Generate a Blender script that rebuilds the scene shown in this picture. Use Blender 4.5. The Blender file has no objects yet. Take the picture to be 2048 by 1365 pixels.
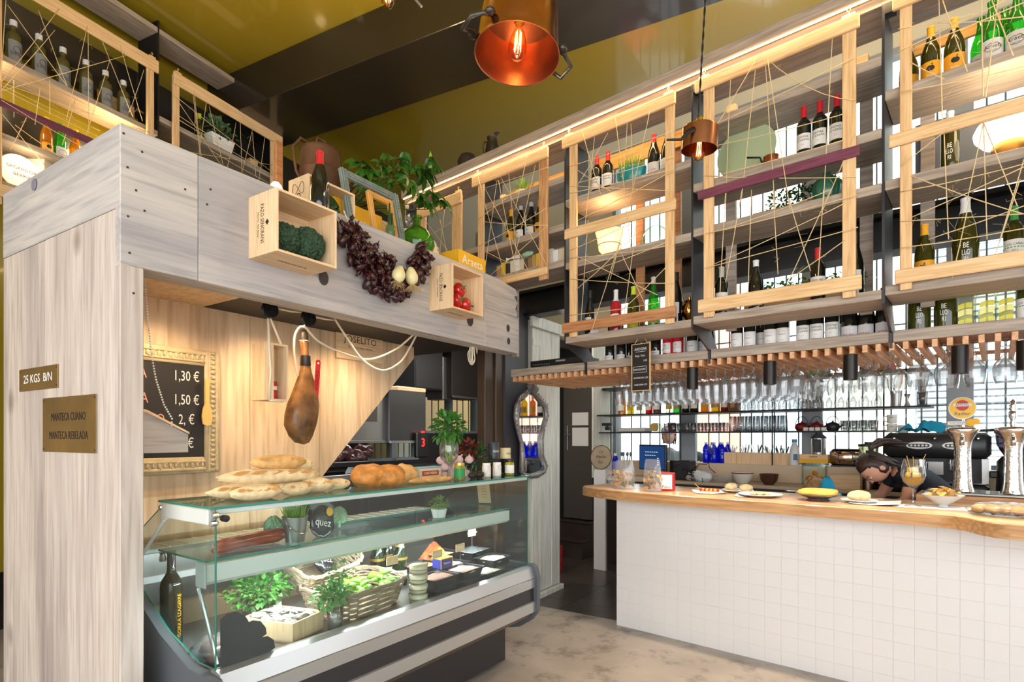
import bpy, math, random
from mathutils import Matrix, Vector
R = random.Random(7)
PI = math.pi
SC = bpy.context.scene
COL = SC.collection
# ------------------------------------------------------------------ camera, world, lights, exposure
FPX, HC = 1130.0, 1.47
cam = bpy.data.objects.new('camera', bpy.data.cameras.new('camera'))
cam.data.sensor_width = 36; cam.data.lens = 36*FPX/2048; cam.data.shift_y = (875-682.5)/2048
cam.data.clip_start = .02; cam.data.clip_end = 200
cam.location = (0, 0, HC); cam.rotation_euler = (PI/2, 0, 0)
COL.objects.link(cam); SC.camera = cam
SC.view_settings.view_transform = 'Standard'; SC.view_settings.look = 'None'
SC.view_settings.gamma = 1; SC.view_settings.use_curve_mapping = False
SC.view_settings.exposure = 0.35
SC.cycles.use_denoising = True
SC.cycles.max_bounces = 10; SC.cycles.transparent_max_bounces = 24; SC.cycles.transmission_bounces = 8
SC.cycles.diffuse_bounces = 3; SC.cycles.glossy_bounces = 4
SC.cycles.caustics_reflective = False; SC.cycles.caustics_refractive = False
SC.cycles.sample_clamp_indirect = 6
wd = bpy.data.worlds.new('overcast_sky'); SC.world = wd; wd.use_nodes = True
bg = wd.node_tree.nodes['Background']; bg.inputs[0].default_value = (.86, .93, 1, 1); bg.inputs[1].default_value = 3.0

def lamp(name, kind, loc, energy, color=(1, 1, 1), aim=None, size=None, sy=None, **kw):
    d = bpy.data.lights.new(name, kind); d.energy = energy; d.color = color
    if kind == 'AREA':
        d.size = size or 1
        if sy: d.shape = 'RECTANGLE'; d.size_y = sy
    elif size: d.shadow_soft_size = size
    for k, v in kw.items(): setattr(d, k, v)
    o = bpy.data.objects.new(name, d); o.location = loc
    if aim: o.rotation_euler = (Vector(aim)-Vector(loc)).to_track_quat('-Z', 'Y').to_euler()
    COL.objects.link(o); return o
WARM, DAY = (1, .66, .34), (1, .97, .95)
# daylight through the glazed shop front behind the camera and the side windows
lamp('shopfront_daylight', 'AREA', (.4, -2.9, 1.9), 95, DAY, (.4, 3, 1.7), 7.0, 3.2)
sun_ = lamp('street_fill_sun', 'SUN', (0, 0, 12), 9, (1, .98, .95), (5.2, 6.1, -1.9)); sun_.data.angle = .6  # sun added to brighten the otherwise overcast street
lamp('passage_fill', 'POINT', (.55, 6.3, 2.4), 7, (1, .92, .82), size=.1)  # fill lamp added to lift the dark steps, no fitting there
lamp('side_window_daylight', 'AREA', (-3.6, -.6, 1.9), 60, DAY, (0, 2.2, 1.2), 2.2, 2.6)

# ------------------------------------------------------------------ local frames of the building
class Fr:
    def __init__(s, ox, oy, ux, uy):
        n = math.hypot(ux, uy); s.o = (ox, oy); s.u = (ux/n, uy/n); s.v = (-s.u[1], s.u[0]); s.ang = math.atan2(uy, ux)
    def W(s, t, w, z=0): return Vector((s.o[0]+s.u[0]*t+s.v[0]*w, s.o[1]+s.u[1]*t+s.v[1]*w, z))
    def at(s, px, py, w):                      # the point of the upright plane at depth w that shows at a pixel -> (t, z)
        a = (px-1024)/FPX; ox = s.o[0]+s.v[0]*w; oy = s.o[1]+s.v[1]*w
        t = (a*oy-ox)/(s.u[0]-a*s.u[1]); return t, HC+(875-py)/FPX*(oy+s.u[1]*t)
    def loc(s, X, Y):
        dx, dy = X-s.o[0], Y-s.o[1]; return dx*s.u[0]+dy*s.u[1], dx*s.v[0]+dy*s.v[1]
def onz(px, py, z): Y = (z-HC)*FPX/(875-py); return (px-1024)/FPX*Y, Y
B = Fr(.815, 4.406, 1321, -1130)               # bar counter face
K = Fr(-1.372, 2.106, 743, 1130)               # kiosk front
D = Fr(-1.068, 2.032, .5755, .8178)            # deli case front glass
S = Fr(-3.4, 4.4, .4226, .9063)                # left wall shelving
_c = K.W(-.079, 0); P = Fr(_c.x, _c.y, .8488, -.5287)   # kiosk side
G = Fr(0, 0, 1, 0)                             # room axes

# ------------------------------------------------------------------ mesh building
class MB:
    def __init__(s): s.v = []; s.f = []; s.m = []; s.M = None; s.k = 0
    def add(s, vs, fs, k=None):
        b = len(s.v)
        if s.M is not None: vs = [tuple(s.M @ Vector(p)) for p in vs]
        s.v += [tuple(p) for p in vs]; s.f += [tuple(i+b for i in f) for f in fs]; s.m += [s.k if k is None else k]*len(fs); return s
    def box(s, x0, x1, y0, y1, z0, z1, k=None, b=0):
        if b <= 0:
            vs = [(x, y, z) for z in (z0, z1) for y in (y0, y1) for x in (x0, x1)]
            return s.add(vs, [(0, 2, 3, 1), (4, 5, 7, 6), (0, 1, 5, 4), (2, 6, 7, 3), (0, 4, 6, 2), (1, 3, 7, 5)], k)
        b = min(b, (x1-x0)/2.01, (z1-z0)/2.01, (y1-y0)/2.01)
        vs = []
        for sx in (0, 1):
            for sy in (0, 1):
                for sz in (0, 1):
                    X, Y, Z = (x0, x1)[sx], (y0, y1)[sy], (z0, z1)[sz]; dx, dy, dz = (b, -b)[sx], (b, -b)[sy], (b, -b)[sz]
                    vs += [(X, Y+dy, Z+dz), (X+dx, Y, Z+dz), (X+dx, Y+dy, Z)]
        i = lambda a, b_, c, n: (a*4+b_*2+c)*3+n
        fs = []
        for a in (0, 1):
            q = [i(a, 0, 0, 0), i(a, 1, 0, 0), i(a, 1, 1, 0), i(a, 0, 1, 0)]; fs.append(q if a else q[::-1])
            q = [i(0, a, 0, 1), i(0, a, 1, 1), i(1, a, 1, 1), i(1, a, 0, 1)]; fs.append(q if a else q[::-1])
            q = [i(0, 0, a, 2), i(1, 0, a, 2), i(1, 1, a, 2), i(0, 1, a, 2)]; fs.append(q if a else q[::-1])
        for a in (0, 1):
            for c in (0, 1):
                q = [i(0, a, c, 2), i(1, a, c, 2), i(1, a, c, 1), i(0, a, c, 1)]; fs.append(q if a == c else q[::-1])
                q = [i(a, 0, c, 0), i(a, 1, c, 0), i(a, 1, c, 2), i(a, 0, c, 2)]; fs.append(q if a == c else q[::-1])
                q = [i(a, c, 0, 1), i(a, c, 1, 1), i(a, c, 1, 0), i(a, c, 0, 0)]; fs.append(q if a == c else q[::-1])
        for a in (0, 1):
            for c in (0, 1):
                for d in (0, 1):
                    q = [i(a, c, d, 0), i(a, c, d, 1), i(a, c, d, 2)]; fs.append(q if (a+c+d) % 2 else q[::-1])
        return s.add(vs, fs, k)
    def prism(s, poly, y0, y1, k=None, ax='y'):                  # polygon in (x,z) (ax y), (y,z) (ax x) or (x,y) (ax z)
        mk = {'y': lambda a, b, c: (a, c, b), 'x': lambda a, b, c: (c, a, b), 'z': lambda a, b, c: (a, b, c)}[ax]
        n = len(poly); vs = [mk(a, b, y0) for a, b in poly]+[mk(a, b, y1) for a, b in poly]
        fs = [tuple(range(n)), tuple(range(2*n-1, n-1, -1))]+[(i, i+n, (i+1) % n+n, (i+1) % n) for i in range(n)]
        ar = sum(poly[i][0]*poly[(i+1) % n][1]-poly[(i+1) % n][0]*poly[i][1] for i in range(n))
        if (ar > 0) == (ax in 'xz'): fs = [f[::-1] for f in fs]
        return s.add(vs, fs, k)
    def lathe(s, prof, n=20, c=(0, 0, 0), k=None, ks=None, rx=1, ry=1):   # profile of (r,z); ks = material per ring
        vs = []; fs = []
        for r, z in prof:
            vs += [(c[0]+r*rx*math.cos(2*PI*i/n), c[1]+r*ry*math.sin(2*PI*i/n), c[2]+z) for i in range(n)]
        for j in range(len(prof)-1):
            g = [(j*n+i, j*n+(i+1) % n, (j+1)*n+(i+1) % n, (j+1)*n+i) for i in range(n)]
            s.add([], []) ; fs.append((g, ks[j] if ks else k))
        b = len(s.v); s.add(vs, [])
        for g, kk in fs: s.f += [tuple(i+b for i in q) for q in g]; s.m += [s.k if kk is None else kk]*n
        return s
    def tube(s, pts, r, n=6, k=None, cap=True, closed=False):
        pts = [Vector(p) for p in pts]; m = len(pts); rr = r if isinstance(r, (list, tuple)) else [r]*m
        vs = []; N = None
        for i, p in enumerate(pts):
            a, b = pts[(i-1) % m if closed else max(i-1, 0)], pts[(i+1) % m if closed else min(i+1, m-1)]
            T = (b-a); T = T.normalized() if T.length > 1e-9 else Vector((0, 0, 1))
            if N is None: N = T.orthogonal().normalized()
            N = (N-T*N.dot(T)); N = N.normalized() if N.length > 1e-6 else T.orthogonal().normalized()
            Bn = T.cross(N)
            vs += [p+(N*math.cos(2*PI*q/n)+Bn*math.sin(2*PI*q/n))*rr[i] for q in range(n)]
        fs = [(j*n+q, j*n+(q+1) % n, ((j+1) % m)*n+(q+1) % n, ((j+1) % m)*n+q) for j in range(m if closed else m-1) for q in range(n)]
        if cap and not closed: fs += [tuple(range(n-1, -1, -1)), tuple(range((m-1)*n, m*n))]
        return s.add(vs, fs, k)
    def ball(s, c, r, n=10, m=7, k=None, jit=0, rnd=R):
        r = r if isinstance(r, (list, tuple)) else (r, r, r); vs = [(c[0], c[1], c[2]-r[2])]; fs = []
        for j in range(1, m):
            a = PI*j/m-PI/2
            for i in range(n):
                q = 1+rnd.uniform(-jit, jit)
                vs.append((c[0]+q*r[0]*math.cos(a)*math.cos(2*PI*i/n), c[1]+q*r[1]*math.cos(a)*math.sin(2*PI*i/n), c[2]+q*r[2]*math.sin(a)))
        vs.append((c[0], c[1], c[2]+r[2])); e = len(vs)-1
        fs += [(0, 1+(i+1) % n, 1+i) for i in range(n)]+[(e, e-n+i, e-n+(i+1) % n) for i in range(n)]
        fs += [(1+j*n+i, 1+j*n+(i+1) % n, 1+(j+1)*n+(i+1) % n, 1+(j+1)*n+i) for j in range(m-2) for i in range(n)]
        return s.add(vs, fs, k)
    def leaf(s, p, d, ln, wd, up=(0, 0, 1), fold=.25, k=None, droop=.2):   # a pointed leaf of four quads
        p = Vector(p); d = Vector(d).normalized(); up = Vector(up); sd = d.cross(up); sd = sd.normalized() if sd.length > 1e-4 else d.orthogonal().normalized()
        nn = sd.cross(d)
        q = lambda a, b, h: p+d*ln*a+sd*wd*b+nn*(h*wd-droop*ln*a*a)
        vs = [q(0, 0, 0), q(.35, -.5, fold), q(.35, 0, 0), q(.35, .5, fold), q(.72, -.36, fold*.7), q(.72, 0, 0), q(.72, .36, fold*.7), q(1, 0, 0)]
        return s.add(vs, [(0, 2, 1), (0, 3, 2), (1, 2, 5, 4), (2, 3, 6, 5), (4, 5, 7), (5, 6, 7)], k)
    def mesh(s, name, mats, smooth=False):
        me = bpy.data.meshes.new(name); me.from_pydata(s.v, [], s.f)
        for m in (mats if isinstance(mats, (list, tuple)) else [mats]): me.materials.append(m)
        if any(s.m): me.polygons.foreach_set('material_index', s.m)
        if smooth: me.polygons.foreach_set('use_smooth', [True]*len(s.f))
        me.update(); return me
    def build(s, name, mats, parent=None, loc=None, rot=None, smooth=False, label=None, auto=None):
        o = bpy.data.objects.new(name, s.mesh(name, mats, smooth or auto is not None)); COL.objects.link(o)
        if auto is not None: o.data.set_sharp_from_angle(angle=auto)
        if parent: o.parent = parent
        if loc is not None: o.location = loc
        if rot is not None: o.rotation_euler = rot
        if label: o['label'] = label
        return o
AUTO = .7
def bx(name, mat, parent, *a, b=0, label=None): return MB().box(*a, b=b).build(name, mat, parent, label=label)
def tag(o, label, cat, group=None, kind=None):
    o['label'] = label
    if cat: o['category'] = cat
    if group: o['group'] = group
    if kind: o['kind'] = kind
    return o
def thing(name, label, cat, F=G, t=0, w=0, z=0, rz=0, group=None, rx=0, ry=0):
    o = bpy.data.objects.new(name, None); o.empty_display_size = .02; COL.objects.link(o)
    o.location = F.W(t, w, z); o.rotation_euler = (rx, ry, F.ang+rz); return tag(o, label, cat, group)
def put(o, F, t, w, z, rz=0, rx=0, ry=0): o.location = F.W(t, w, z); o.rotation_euler = (rx, ry, F.ang+rz); return o
def struct(o): o['kind'] = 'structure'; return o
KIDS = {}
def dup(r, F, t, w, z, rz=0, label=None, group=None, sc=None, rx=0, ry=0):
    c = r.copy(); COL.objects.link(c); put(c, F, t, w, z, rz, rx, ry)
    if r not in KIDS: KIDS[r] = [(a, [b for b in bpy.data.objects if b.parent == a]) for a in bpy.data.objects if a.parent == r]
    for a, sub in KIDS[r]:
        d = a.copy(); COL.objects.link(d); d.parent = c
        for b in sub:
            e = b.copy(); COL.objects.link(e); e.parent = d
    if label: c['label'] = label
    if group: c['group'] = group
    if sc: c.scale = (sc, sc, sc)
    return c
ORD = ['first', 'second', 'third', 'fourth', 'fifth', 'sixth', 'seventh', 'eighth', 'ninth', 'tenth', 'eleventh', 'twelfth', 'thirteenth', 'fourteenth', 'fifteenth', 'sixteenth',
       'seventeenth', 'eighteenth', 'nineteenth', 'twentieth']

# ------------------------------------------------------------------ materials
def lin(c):
    f = lambda x: x/12.92 if x <= .04045 else ((x+.055)/1.055)**2.4
    return tuple(f(v/255) for v in c)+(1,)
MC = {}
def mat(name, rgb=(200, 200, 200), rough=.5, metal=0, emit=0, ergb=None, coat=0, alpha=1, trans=0, ior=1.45, noise=0, nscale=8, bump=0, bscale=60, spec=None, stretch=None):
    if name in MC: return MC[name]
    m = bpy.data.materials.new(name); m.use_nodes = True; nt = m.node_tree; p = nt.nodes['Principled BSDF']
    p.inputs['Base Color'].default_value = lin(rgb); p.inputs['Roughness'].default_value = rough; p.inputs['Metallic'].default_value = metal
    if spec is not None: p.inputs['Specular IOR Level'].default_value = spec
    if emit: p.inputs['Emission Color'].default_value = lin(ergb or rgb); p.inputs['Emission Strength'].default_value = emit
    if coat: p.inputs['Coat Weight'].default_value = coat; p.inputs['Coat Roughness'].default_value = .06
    if trans: p.inputs['Transmission Weight'].default_value = trans; p.inputs['IOR'].default_value = ior
    if alpha < 1: p.inputs['Alpha'].default_value = alpha
    if noise or bump:
        tc = nt.nodes.new('ShaderNodeTexCoord'); mp = nt.nodes.new('ShaderNodeMapping'); nt.links.new(tc.outputs['Object'], mp.inputs[0])
        if stretch: mp.inputs['Scale'].default_value = stretch
    if noise:
        n = nt.nodes.new('ShaderNodeTexNoise'); n.inputs['Scale'].default_value = nscale; n.inputs['Detail'].default_value = 6; nt.links.new(mp.outputs[0], n.inputs['Vector'])
        r = nt.nodes.new('ShaderNodeValToRGB'); c = lin(rgb); r.color_ramp.elements[0].position = .3; r.color_ramp.elements[1].position = .7
        r.color_ramp.elements[0].color = tuple(v*(1-noise) for v in c[:3])+(1,); r.color_ramp.elements[1].color = tuple(min(1, v*(1+noise*.6)) for v in c[:3])+(1,)
        nt.links.new(n.outputs[0], r.inputs[0]); nt.links.new(r.outputs[0], p.inputs['Base Color'])
    if bump:
        n = nt.nodes.new('ShaderNodeTexNoise'); n.inputs['Scale'].default_value = bscale; n.inputs['Detail'].default_value = 4; nt.links.new(mp.outputs[0], n.inputs['Vector'])
        bb = nt.nodes.new('ShaderNodeBump'); bb.inputs['Strength'].default_value = bump; bb.inputs['Distance'].default_value = .01
        nt.links.new(n.outputs[0], bb.inputs['Height']); nt.links.new(bb.outputs[0], p.inputs['Normal'])
    MC[name] = m; return m
def wood(name, c0, c1, c2, axis='x', scale=3, stretch=14, rough=.55, knots=0, kcol=(70, 50, 40), streak=0, scol=(110, 95, 95), coat=0, bump=.15, kscale=1.6):
    if name in MC: return MC[name]
    m = bpy.data.materials.new(name); m.use_nodes = True; nt = m.node_tree; N = nt.nodes.new; L = nt.links.new; p = nt.nodes['Principled BSDF']
    p.inputs['Roughness'].default_value = rough
    if coat: p.inputs['Coat Weight'].default_value = coat; p.inputs['Coat Roughness'].default_value = .15
    tc = N('ShaderNodeTexCoord'); oi = N('ShaderNodeObjectInfo'); ad = N('ShaderNodeVectorMath'); ad.operation = 'MULTIPLY_ADD'
    cx = N('ShaderNodeCombineXYZ')
    for i in range(3): L(oi.outputs['Random'], cx.inputs[i])
    ad.inputs[1].default_value = (13, 17, 11); L(cx.outputs[0], ad.inputs[0]); L(tc.outputs['Object'], ad.inputs[2])
    mp = N('ShaderNodeMapping'); L(ad.outputs[0], mp.inputs[0]); mp.inputs['Scale'].default_value = tuple(1 if a == axis else stretch for a in 'xyz')
    n1 = N('ShaderNodeTexNoise'); n1.inputs['Scale'].default_value = scale; n1.inputs['Detail'].default_value = 7; n1.inputs['Distortion'].default_value = .5; L(mp.outputs[0], n1.inputs['Vector'])
    rp = N('ShaderNodeValToRGB'); e = rp.color_ramp.elements; e[0].position = .32; e[0].color = lin(c0); e[1].position = .7; e[1].color = lin(c2); x = e.new(.5); x.color = lin(c1)
    L(n1.outputs[0], rp.inputs[0]); out = rp.outputs[0]
    def mix(col, fac, src):
        mx = N('ShaderNodeMix'); mx.data_type = 'RGBA'; L(fac, mx.inputs[0]); L(src, mx.inputs[6]); mx.inputs[7].default_value = lin(col); return mx.outputs[2]
    if streak:
        mp2 = N('ShaderNodeMapping'); L(ad.outputs[0], mp2.inputs[0]); mp2.inputs['Scale'].default_value = tuple(.3 if a == axis else 3.4 for a in 'xyz')
        n2 = N('ShaderNodeTexNoise'); n2.inputs['Scale'].default_value = 1.3; n2.inputs['Detail'].default_value = 5; L(mp2.outputs[0], n2.inputs['Vector'])
        r2 = N('ShaderNodeMapRange'); r2.inputs[1].default_value = .46; r2.inputs[2].default_value = .7; r2.inputs[4].default_value = streak; L(n2.outputs[0], r2.inputs[0]); out = mix(scol, r2.outputs[0], out)
    if knots:
        mp3 = N('ShaderNodeMapping'); L(ad.outputs[0], mp3.inputs[0]); mp3.inputs['Scale'].default_value = tuple(.7 if a == axis else 1 for a in 'xyz')
        vo = N('ShaderNodeTexVoronoi'); vo.inputs['Scale'].default_value = kscale; L(mp3.outputs[0], vo.inputs['Vector'])
        r3 = N('ShaderNodeMapRange'); r3.inputs[1].default_value = .03; r3.inputs[2].default_value = .085; r3.inputs[3].default_value = knots; r3.inputs[4].default_value = 0
        L(vo.outputs['Distance'], r3.inputs[0]); out = mix(kcol, r3.outputs[0], out)
    L(out, p.inputs['Base Color'])
    bb = N('ShaderNodeBump'); bb.inputs['Strength'].default_value = bump; bb.inputs['Distance'].default_value = .004; L(n1.outputs[0], bb.inputs['Height']); L(bb.outputs[0], p.inputs['Normal'])
    MC[name] = m; return m
def thin(name, rgb=(250, 252, 252), edge=(120, 130, 135), refl=1.0, rough=.02, body=0, pwr=2.2):   # thin clear glass or film: see-through face-on, darker and mirror-like at the rim
    if name in MC: return MC[name]
    m = bpy.data.materials.new(name); m.use_nodes = True; nt = m.node_tree; N = nt.nodes.new; L = nt.links.new; nt.nodes.remove(nt.nodes['Principled BSDF'])
    lw = N('ShaderNodeLayerWeight'); lw.inputs['Blend'].default_value = .35
    mx = N('ShaderNodeMix'); mx.data_type = 'RGBA'; mx.inputs[6].default_value = lin(rgb); mx.inputs[7].default_value = lin(edge)
    pw = N('ShaderNodeMath'); pw.operation = 'POWER'; pw.inputs[1].default_value = pwr; L(lw.outputs['Facing'], pw.inputs[0]); L(pw.outputs[0], mx.inputs[0])
    tr = N('ShaderNodeBsdfTransparent'); L(mx.outputs[2], tr.inputs[0]); gl = N('ShaderNodeBsdfGlossy'); gl.inputs['Roughness'].default_value = rough
    lf = N('ShaderNodeLayerWeight'); lf.inputs['Blend'].default_value = .5; p5 = N('ShaderNodeMath'); p5.operation = 'POWER'; p5.inputs[1].default_value = 5; L(lf.outputs['Facing'], p5.inputs[0])
    mu = N('ShaderNodeMath'); mu.operation = 'MULTIPLY_ADD'; mu.inputs[1].default_value = .8*refl; mu.inputs[2].default_value = .035*refl; mu.use_clamp = True; L(p5.outputs[0], mu.inputs[0])
    ms = N('ShaderNodeMixShader'); L(mu.outputs[0], ms.inputs[0]); L(tr.outputs[0], ms.inputs[1]); L(gl.outputs[0], ms.inputs[2]); out = ms.outputs[0]
    if body:
        df = N('ShaderNodeBsdfDiffuse'); df.inputs[0].default_value = lin(rgb); m2 = N('ShaderNodeMixShader'); m2.inputs[0].default_value = body; L(out, m2.inputs[1]); L(df.outputs[0], m2.inputs[2]); out = m2.outputs[0]
    L(out, nt.nodes['Material Output'].inputs[0]); MC[name] = m; return m
WHITEWASH_V = wood('whitewashed_boards_upright', (178, 163, 152), (198, 184, 173), (210, 198, 187), 'z', 3, 16, .6, .55, (95, 75, 68), .8, (122, 108, 108))
WHITEWASH_H = wood('whitewashed_boards_level', (166, 160, 157), (188, 182, 177), (202, 193, 184), 'x', 3, 16, .6, .8, (70, 62, 64), .55, (140, 136, 142))
PANELWOOD = wood('warm_wood_panel', (196, 165, 130), (222, 192, 155), (232, 206, 172), 'z', 2.4, 12, .55, .85, (84, 62, 46), .55, (168, 138, 108), kscale=2.1)
PINE_V = wood('planed_pine_upright', (206, 160, 108), (226, 184, 132), (236, 200, 150), 'z', 5, 18, .5, .5, (120, 78, 48), kscale=1.9)
PINE_H = wood('planed_pine_level', (210, 166, 112), (228, 188, 136), (238, 204, 156), 'x', 5, 18, .5, .5, (120, 78, 48), kscale=1.9)
CRATE = wood('crate_pine', (218, 178, 132), (232, 196, 152), (240, 208, 168), 'x', 5, 16, .55, .4, (150, 100, 60))
CRATE_V = wood('crate_pine_ends', (222, 184, 138), (236, 202, 158), (242, 212, 172), 'z', 5, 16, .55)
GREYWOOD = wood('greyed_shelf_wood', (140, 126, 112), (164, 148, 132), (184, 168, 150), 'x', 4, 16, .6, .3, (90, 76, 64))
SLATWOOD = wood('rack_slat_wood', (196, 142, 100), (216, 164, 120), (228, 180, 136), 'y', 4, 14, .5)
OAK = wood('oak_worktop', (176, 128, 82), (200, 150, 100), (214, 168, 118), 'x', 4, 14, .35, .15, (110, 70, 40), coat=.3)
PURPLE = wood('purple_stained_slat', (96, 44, 62), (116, 56, 76), (130, 70, 88), 'x', 5, 16, .5)
BROWNWOOD = wood('brown_slat', (150, 98, 60), (178, 122, 78), (192, 138, 94), 'x', 6, 12, .5, .5, (90, 50, 30))
PALEPLANK = wood('pale_painted_planks', (196, 192, 178), (216, 212, 200), (228, 224, 212), 'z', 3, 14, .6, .3, (140, 124, 100))
STEEL = mat('dark_steel_plate', (62, 62, 66), .42, .6, noise=.25, nscale=5)
BLACKSTEEL = mat('black_steel', (30, 29, 30), .45, .3)
CHROME = mat('chrome', (225, 225, 228), .12, 1)
BRUSHED = mat('brushed_aluminium', (205, 206, 205), .38, .85, noise=.08, nscale=3, stretch=(1, 40, 40))
STAINLESS = mat('stainless_steel', (170, 168, 165), .3, .9, noise=.1, nscale=3)
OLIVE = mat('olive_gloss_paint', (150, 130, 32), .3, coat=1, bump=.04, bscale=5)
BLACKGLOSS = mat('black_gloss_paint', (30, 26, 23), .35, coat=.6)
WHITE = mat('white_paint', (235, 233, 230), .5)
PAPER = mat('white_paper', (240, 238, 232), .7)
GLASS = thin('clear_pane_glass', (246, 252, 250), (150, 175, 170), 1.0)
GLASSEDGE = mat('green_glass_edge', (40, 130, 112), .15, emit=0)
WINEGLASS = thin('clear_wine_glass', (244, 245, 246), (70, 68, 72), 3, .03, .035, 1.6)
FILM = thin('cling_film', (244, 246, 248), (190, 196, 205), 1.6, .12, .08)
BLACKP = mat('black_plastic', (24, 24, 26), .4)
GREYP = mat('dark_grey_plastic', (86, 90, 96), .45)
COPPER = mat('polished_copper', (214, 132, 96), .2, 1, noise=.12, nscale=4)
BRASS = mat('aged_brass', (150, 118, 70), .42, .8, noise=.35, nscale=4)
IRON = mat('worn_iron', (90, 86, 82), .45, .9, noise=.3, nscale=30)
ROPE = mat('cream_rope', (232, 218, 190), .8)
TWINE = mat('jute_twine', (222, 196, 148), .85)
CHALK = mat('chalk', (225, 222, 215), .9)
CHALKPINK = mat('pink_chalk', (214, 150, 138), .9)
BOARD = mat('black_chalkboard', (30, 27, 26), .6)
GREENLEAF = mat('green_leaves', (58, 110, 36), .5, noise=.35, nscale=14)
DARKLEAF = mat('dark_green_leaves', (34, 74, 26), .4, noise=.35, nscale=14)
LIMELEAF = mat('fresh_light_green_leaves', (128, 168, 48), .5, noise=.25, nscale=14)
YELLOWBOX = mat('yellow_card', (236, 178, 30), .55)
GOLD = mat('gold_foil', (200, 164, 90), .35, .8)
FL = {}
def text(s, size, material, parent, name='lettering', loc=(0, 0, 0), rot=(PI/2, 0, 0), bend=0, depth=.0006, align='CENTER', sx=1, label=None):
    """lettering as thin raised mesh; bend > 0 wraps it round an upright cylinder of that radius, facing -y"""
    key = (s, size, bend, align, sx, depth)
    if key not in FL:
        cu = bpy.data.curves.new('lettering', 'FONT'); cu.body = s; cu.size = size; cu.align_x = align; cu.align_y = 'CENTER'; cu.resolution_u = 2; cu.space_line = .95
        if depth and not bend: cu.extrude = depth
        ob = bpy.data.objects.new('lettering', cu); me = bpy.data.meshes.new_from_object(ob); bpy.data.objects.remove(ob)
        for v in me.vertices:
            v.co.x *= sx
            if bend:
                a = v.co.x/bend; v.co = Vector((bend*math.sin(a), -bend*math.cos(a), v.co.y))
        FL[key] = me
    me = FL[key].copy() if FL[key].users else FL[key]
    me.materials.clear(); me.materials.append(material)
    o = bpy.data.objects.new(name, me); COL.objects.link(o); o.parent = parent; o.location = loc
    o.rotation_euler = (0, 0, rot) if bend and not isinstance(rot, tuple) else ((0, 0, 0) if bend else rot)
    if label: o['label'] = label
    return o
INK = mat('black_ink', (32, 28, 26), .7); INKBROWN = mat('burnt_brown_ink', (90, 62, 44), .7); INKWHITE = mat('white_ink', (238, 236, 230), .6); INKRED = mat('red_ink', (190, 40, 50), .6)
# ------------------------------------------------------------------ the setting
CEIL = 5.16; WW = 2.2
# floor: grey concrete in front, dark tiles in the gap behind
CONC = mat('worn_concrete', (172, 162, 152), .35, noise=.22, nscale=2.2, bump=.06, bscale=30)
nt = CONC.node_tree; p_ = nt.nodes['Principled BSDF']
_n = nt.nodes.new('ShaderNodeTexNoise'); _n.inputs['Scale'].default_value = 3.1; _n.inputs['Detail'].default_value = 9; _n.inputs['Roughness'].default_value = .75
_r = nt.nodes.new('ShaderNodeMapRange'); _r.inputs[1].default_value = .52; _r.inputs[2].default_value = .68; _r.inputs[4].default_value = .75
_m = nt.nodes.new('ShaderNodeMix'); _m.data_type = 'RGBA'; _m.inputs[7].default_value = lin((70, 62, 56))
_src = p_.inputs['Base Color'].links[0].from_socket
nt.links.new([n for n in nt.nodes if n.type == 'MAPPING'][0].outputs[0], _n.inputs['Vector']); nt.links.new(_n.outputs[0], _r.inputs[0]); nt.links.new(_r.outputs[0], _m.inputs[0]); nt.links.new(_src, _m.inputs[6]); nt.links.new(_m.outputs[2], p_.inputs['Base Color'])
fl = struct(MB().box(-7, 9, -3.2, 13, -.12, 0).build('floor', mat('floor_screed', (60, 56, 52), .7)))
SLAB = MB()
x0, y0 = onz(1075, 1213, 0); x1, y1 = onz(1233, 1243, 0)
dxy = Vector((x1-x0, y1-y0)).normalized(); pa = Vector((x0, y0))-dxy*7; pb = Vector((x1, y1))+dxy*7
Lf = Fr(x0, y0, dxy.x, dxy.y)
# concrete laid in bays parted by a thin joint
jt = [Lf.loc(*onz(x, y, 0)) for x, y in ((1140, 1195), (1020, 1300))]
for a, b in ((-7, -.36), (-.352, 9)):
    q = MB().box(a, b, -9, -.004, 0, .006).build('concrete_bay', CONC, fl, Lf.W(0, 0), (0, 0, Lf.ang))
TILED = mat('dark_floor_tile', (78, 70, 65), .3, noise=.3, nscale=3)
for i in range(-5, 7):
    for j in range(0, 9):
        q = K.W(.3+i*.6+1.5, -3+j*.6)
        MBt = MB().box(.003, .597, .003, .597, 0, .005)
        c = K.W(2.9+i*.6, -2.4+j*.6, 0); lt, lw_ = Lf.loc(c.x, c.y)
        cc = [Lf.loc(*K.W(2.9+i*.6+a*.6, -2.4+j*.6+b*.6, 0)[:2])[1] for a in (0, 1) for b in (0, 1)]
        if max(cc) < .02 or lt < -2.5 or lt > 2.2: continue
        if min(cc) < 0:                                       # tiles cut along the edge of the concrete
            poly = [(.003, .003), (.597, .003), (.597, .597), (.003, .597)]; out = []
            dist = lambda p_: Lf.loc(*K.W(2.9+i*.6+p_[0], -2.4+j*.6+p_[1], 0)[:2])[1]
            for k in range(4):
                a, b = poly[k], poly[(k+1) % 4]; da, db = dist(a), dist(b)
                if da >= 0: out.append(a)
                if (da < 0) != (db < 0): f_ = da/(da-db); out.append((a[0]+(b[0]-a[0])*f_, a[1]+(b[1]-a[1])*f_))
            if len(out) < 3: continue
            MBt = MB().prism(out, 0, .005, ax='z')
        MBt.build('floor_tile', TILED, fl, c, (0, 0, K.ang))
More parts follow.
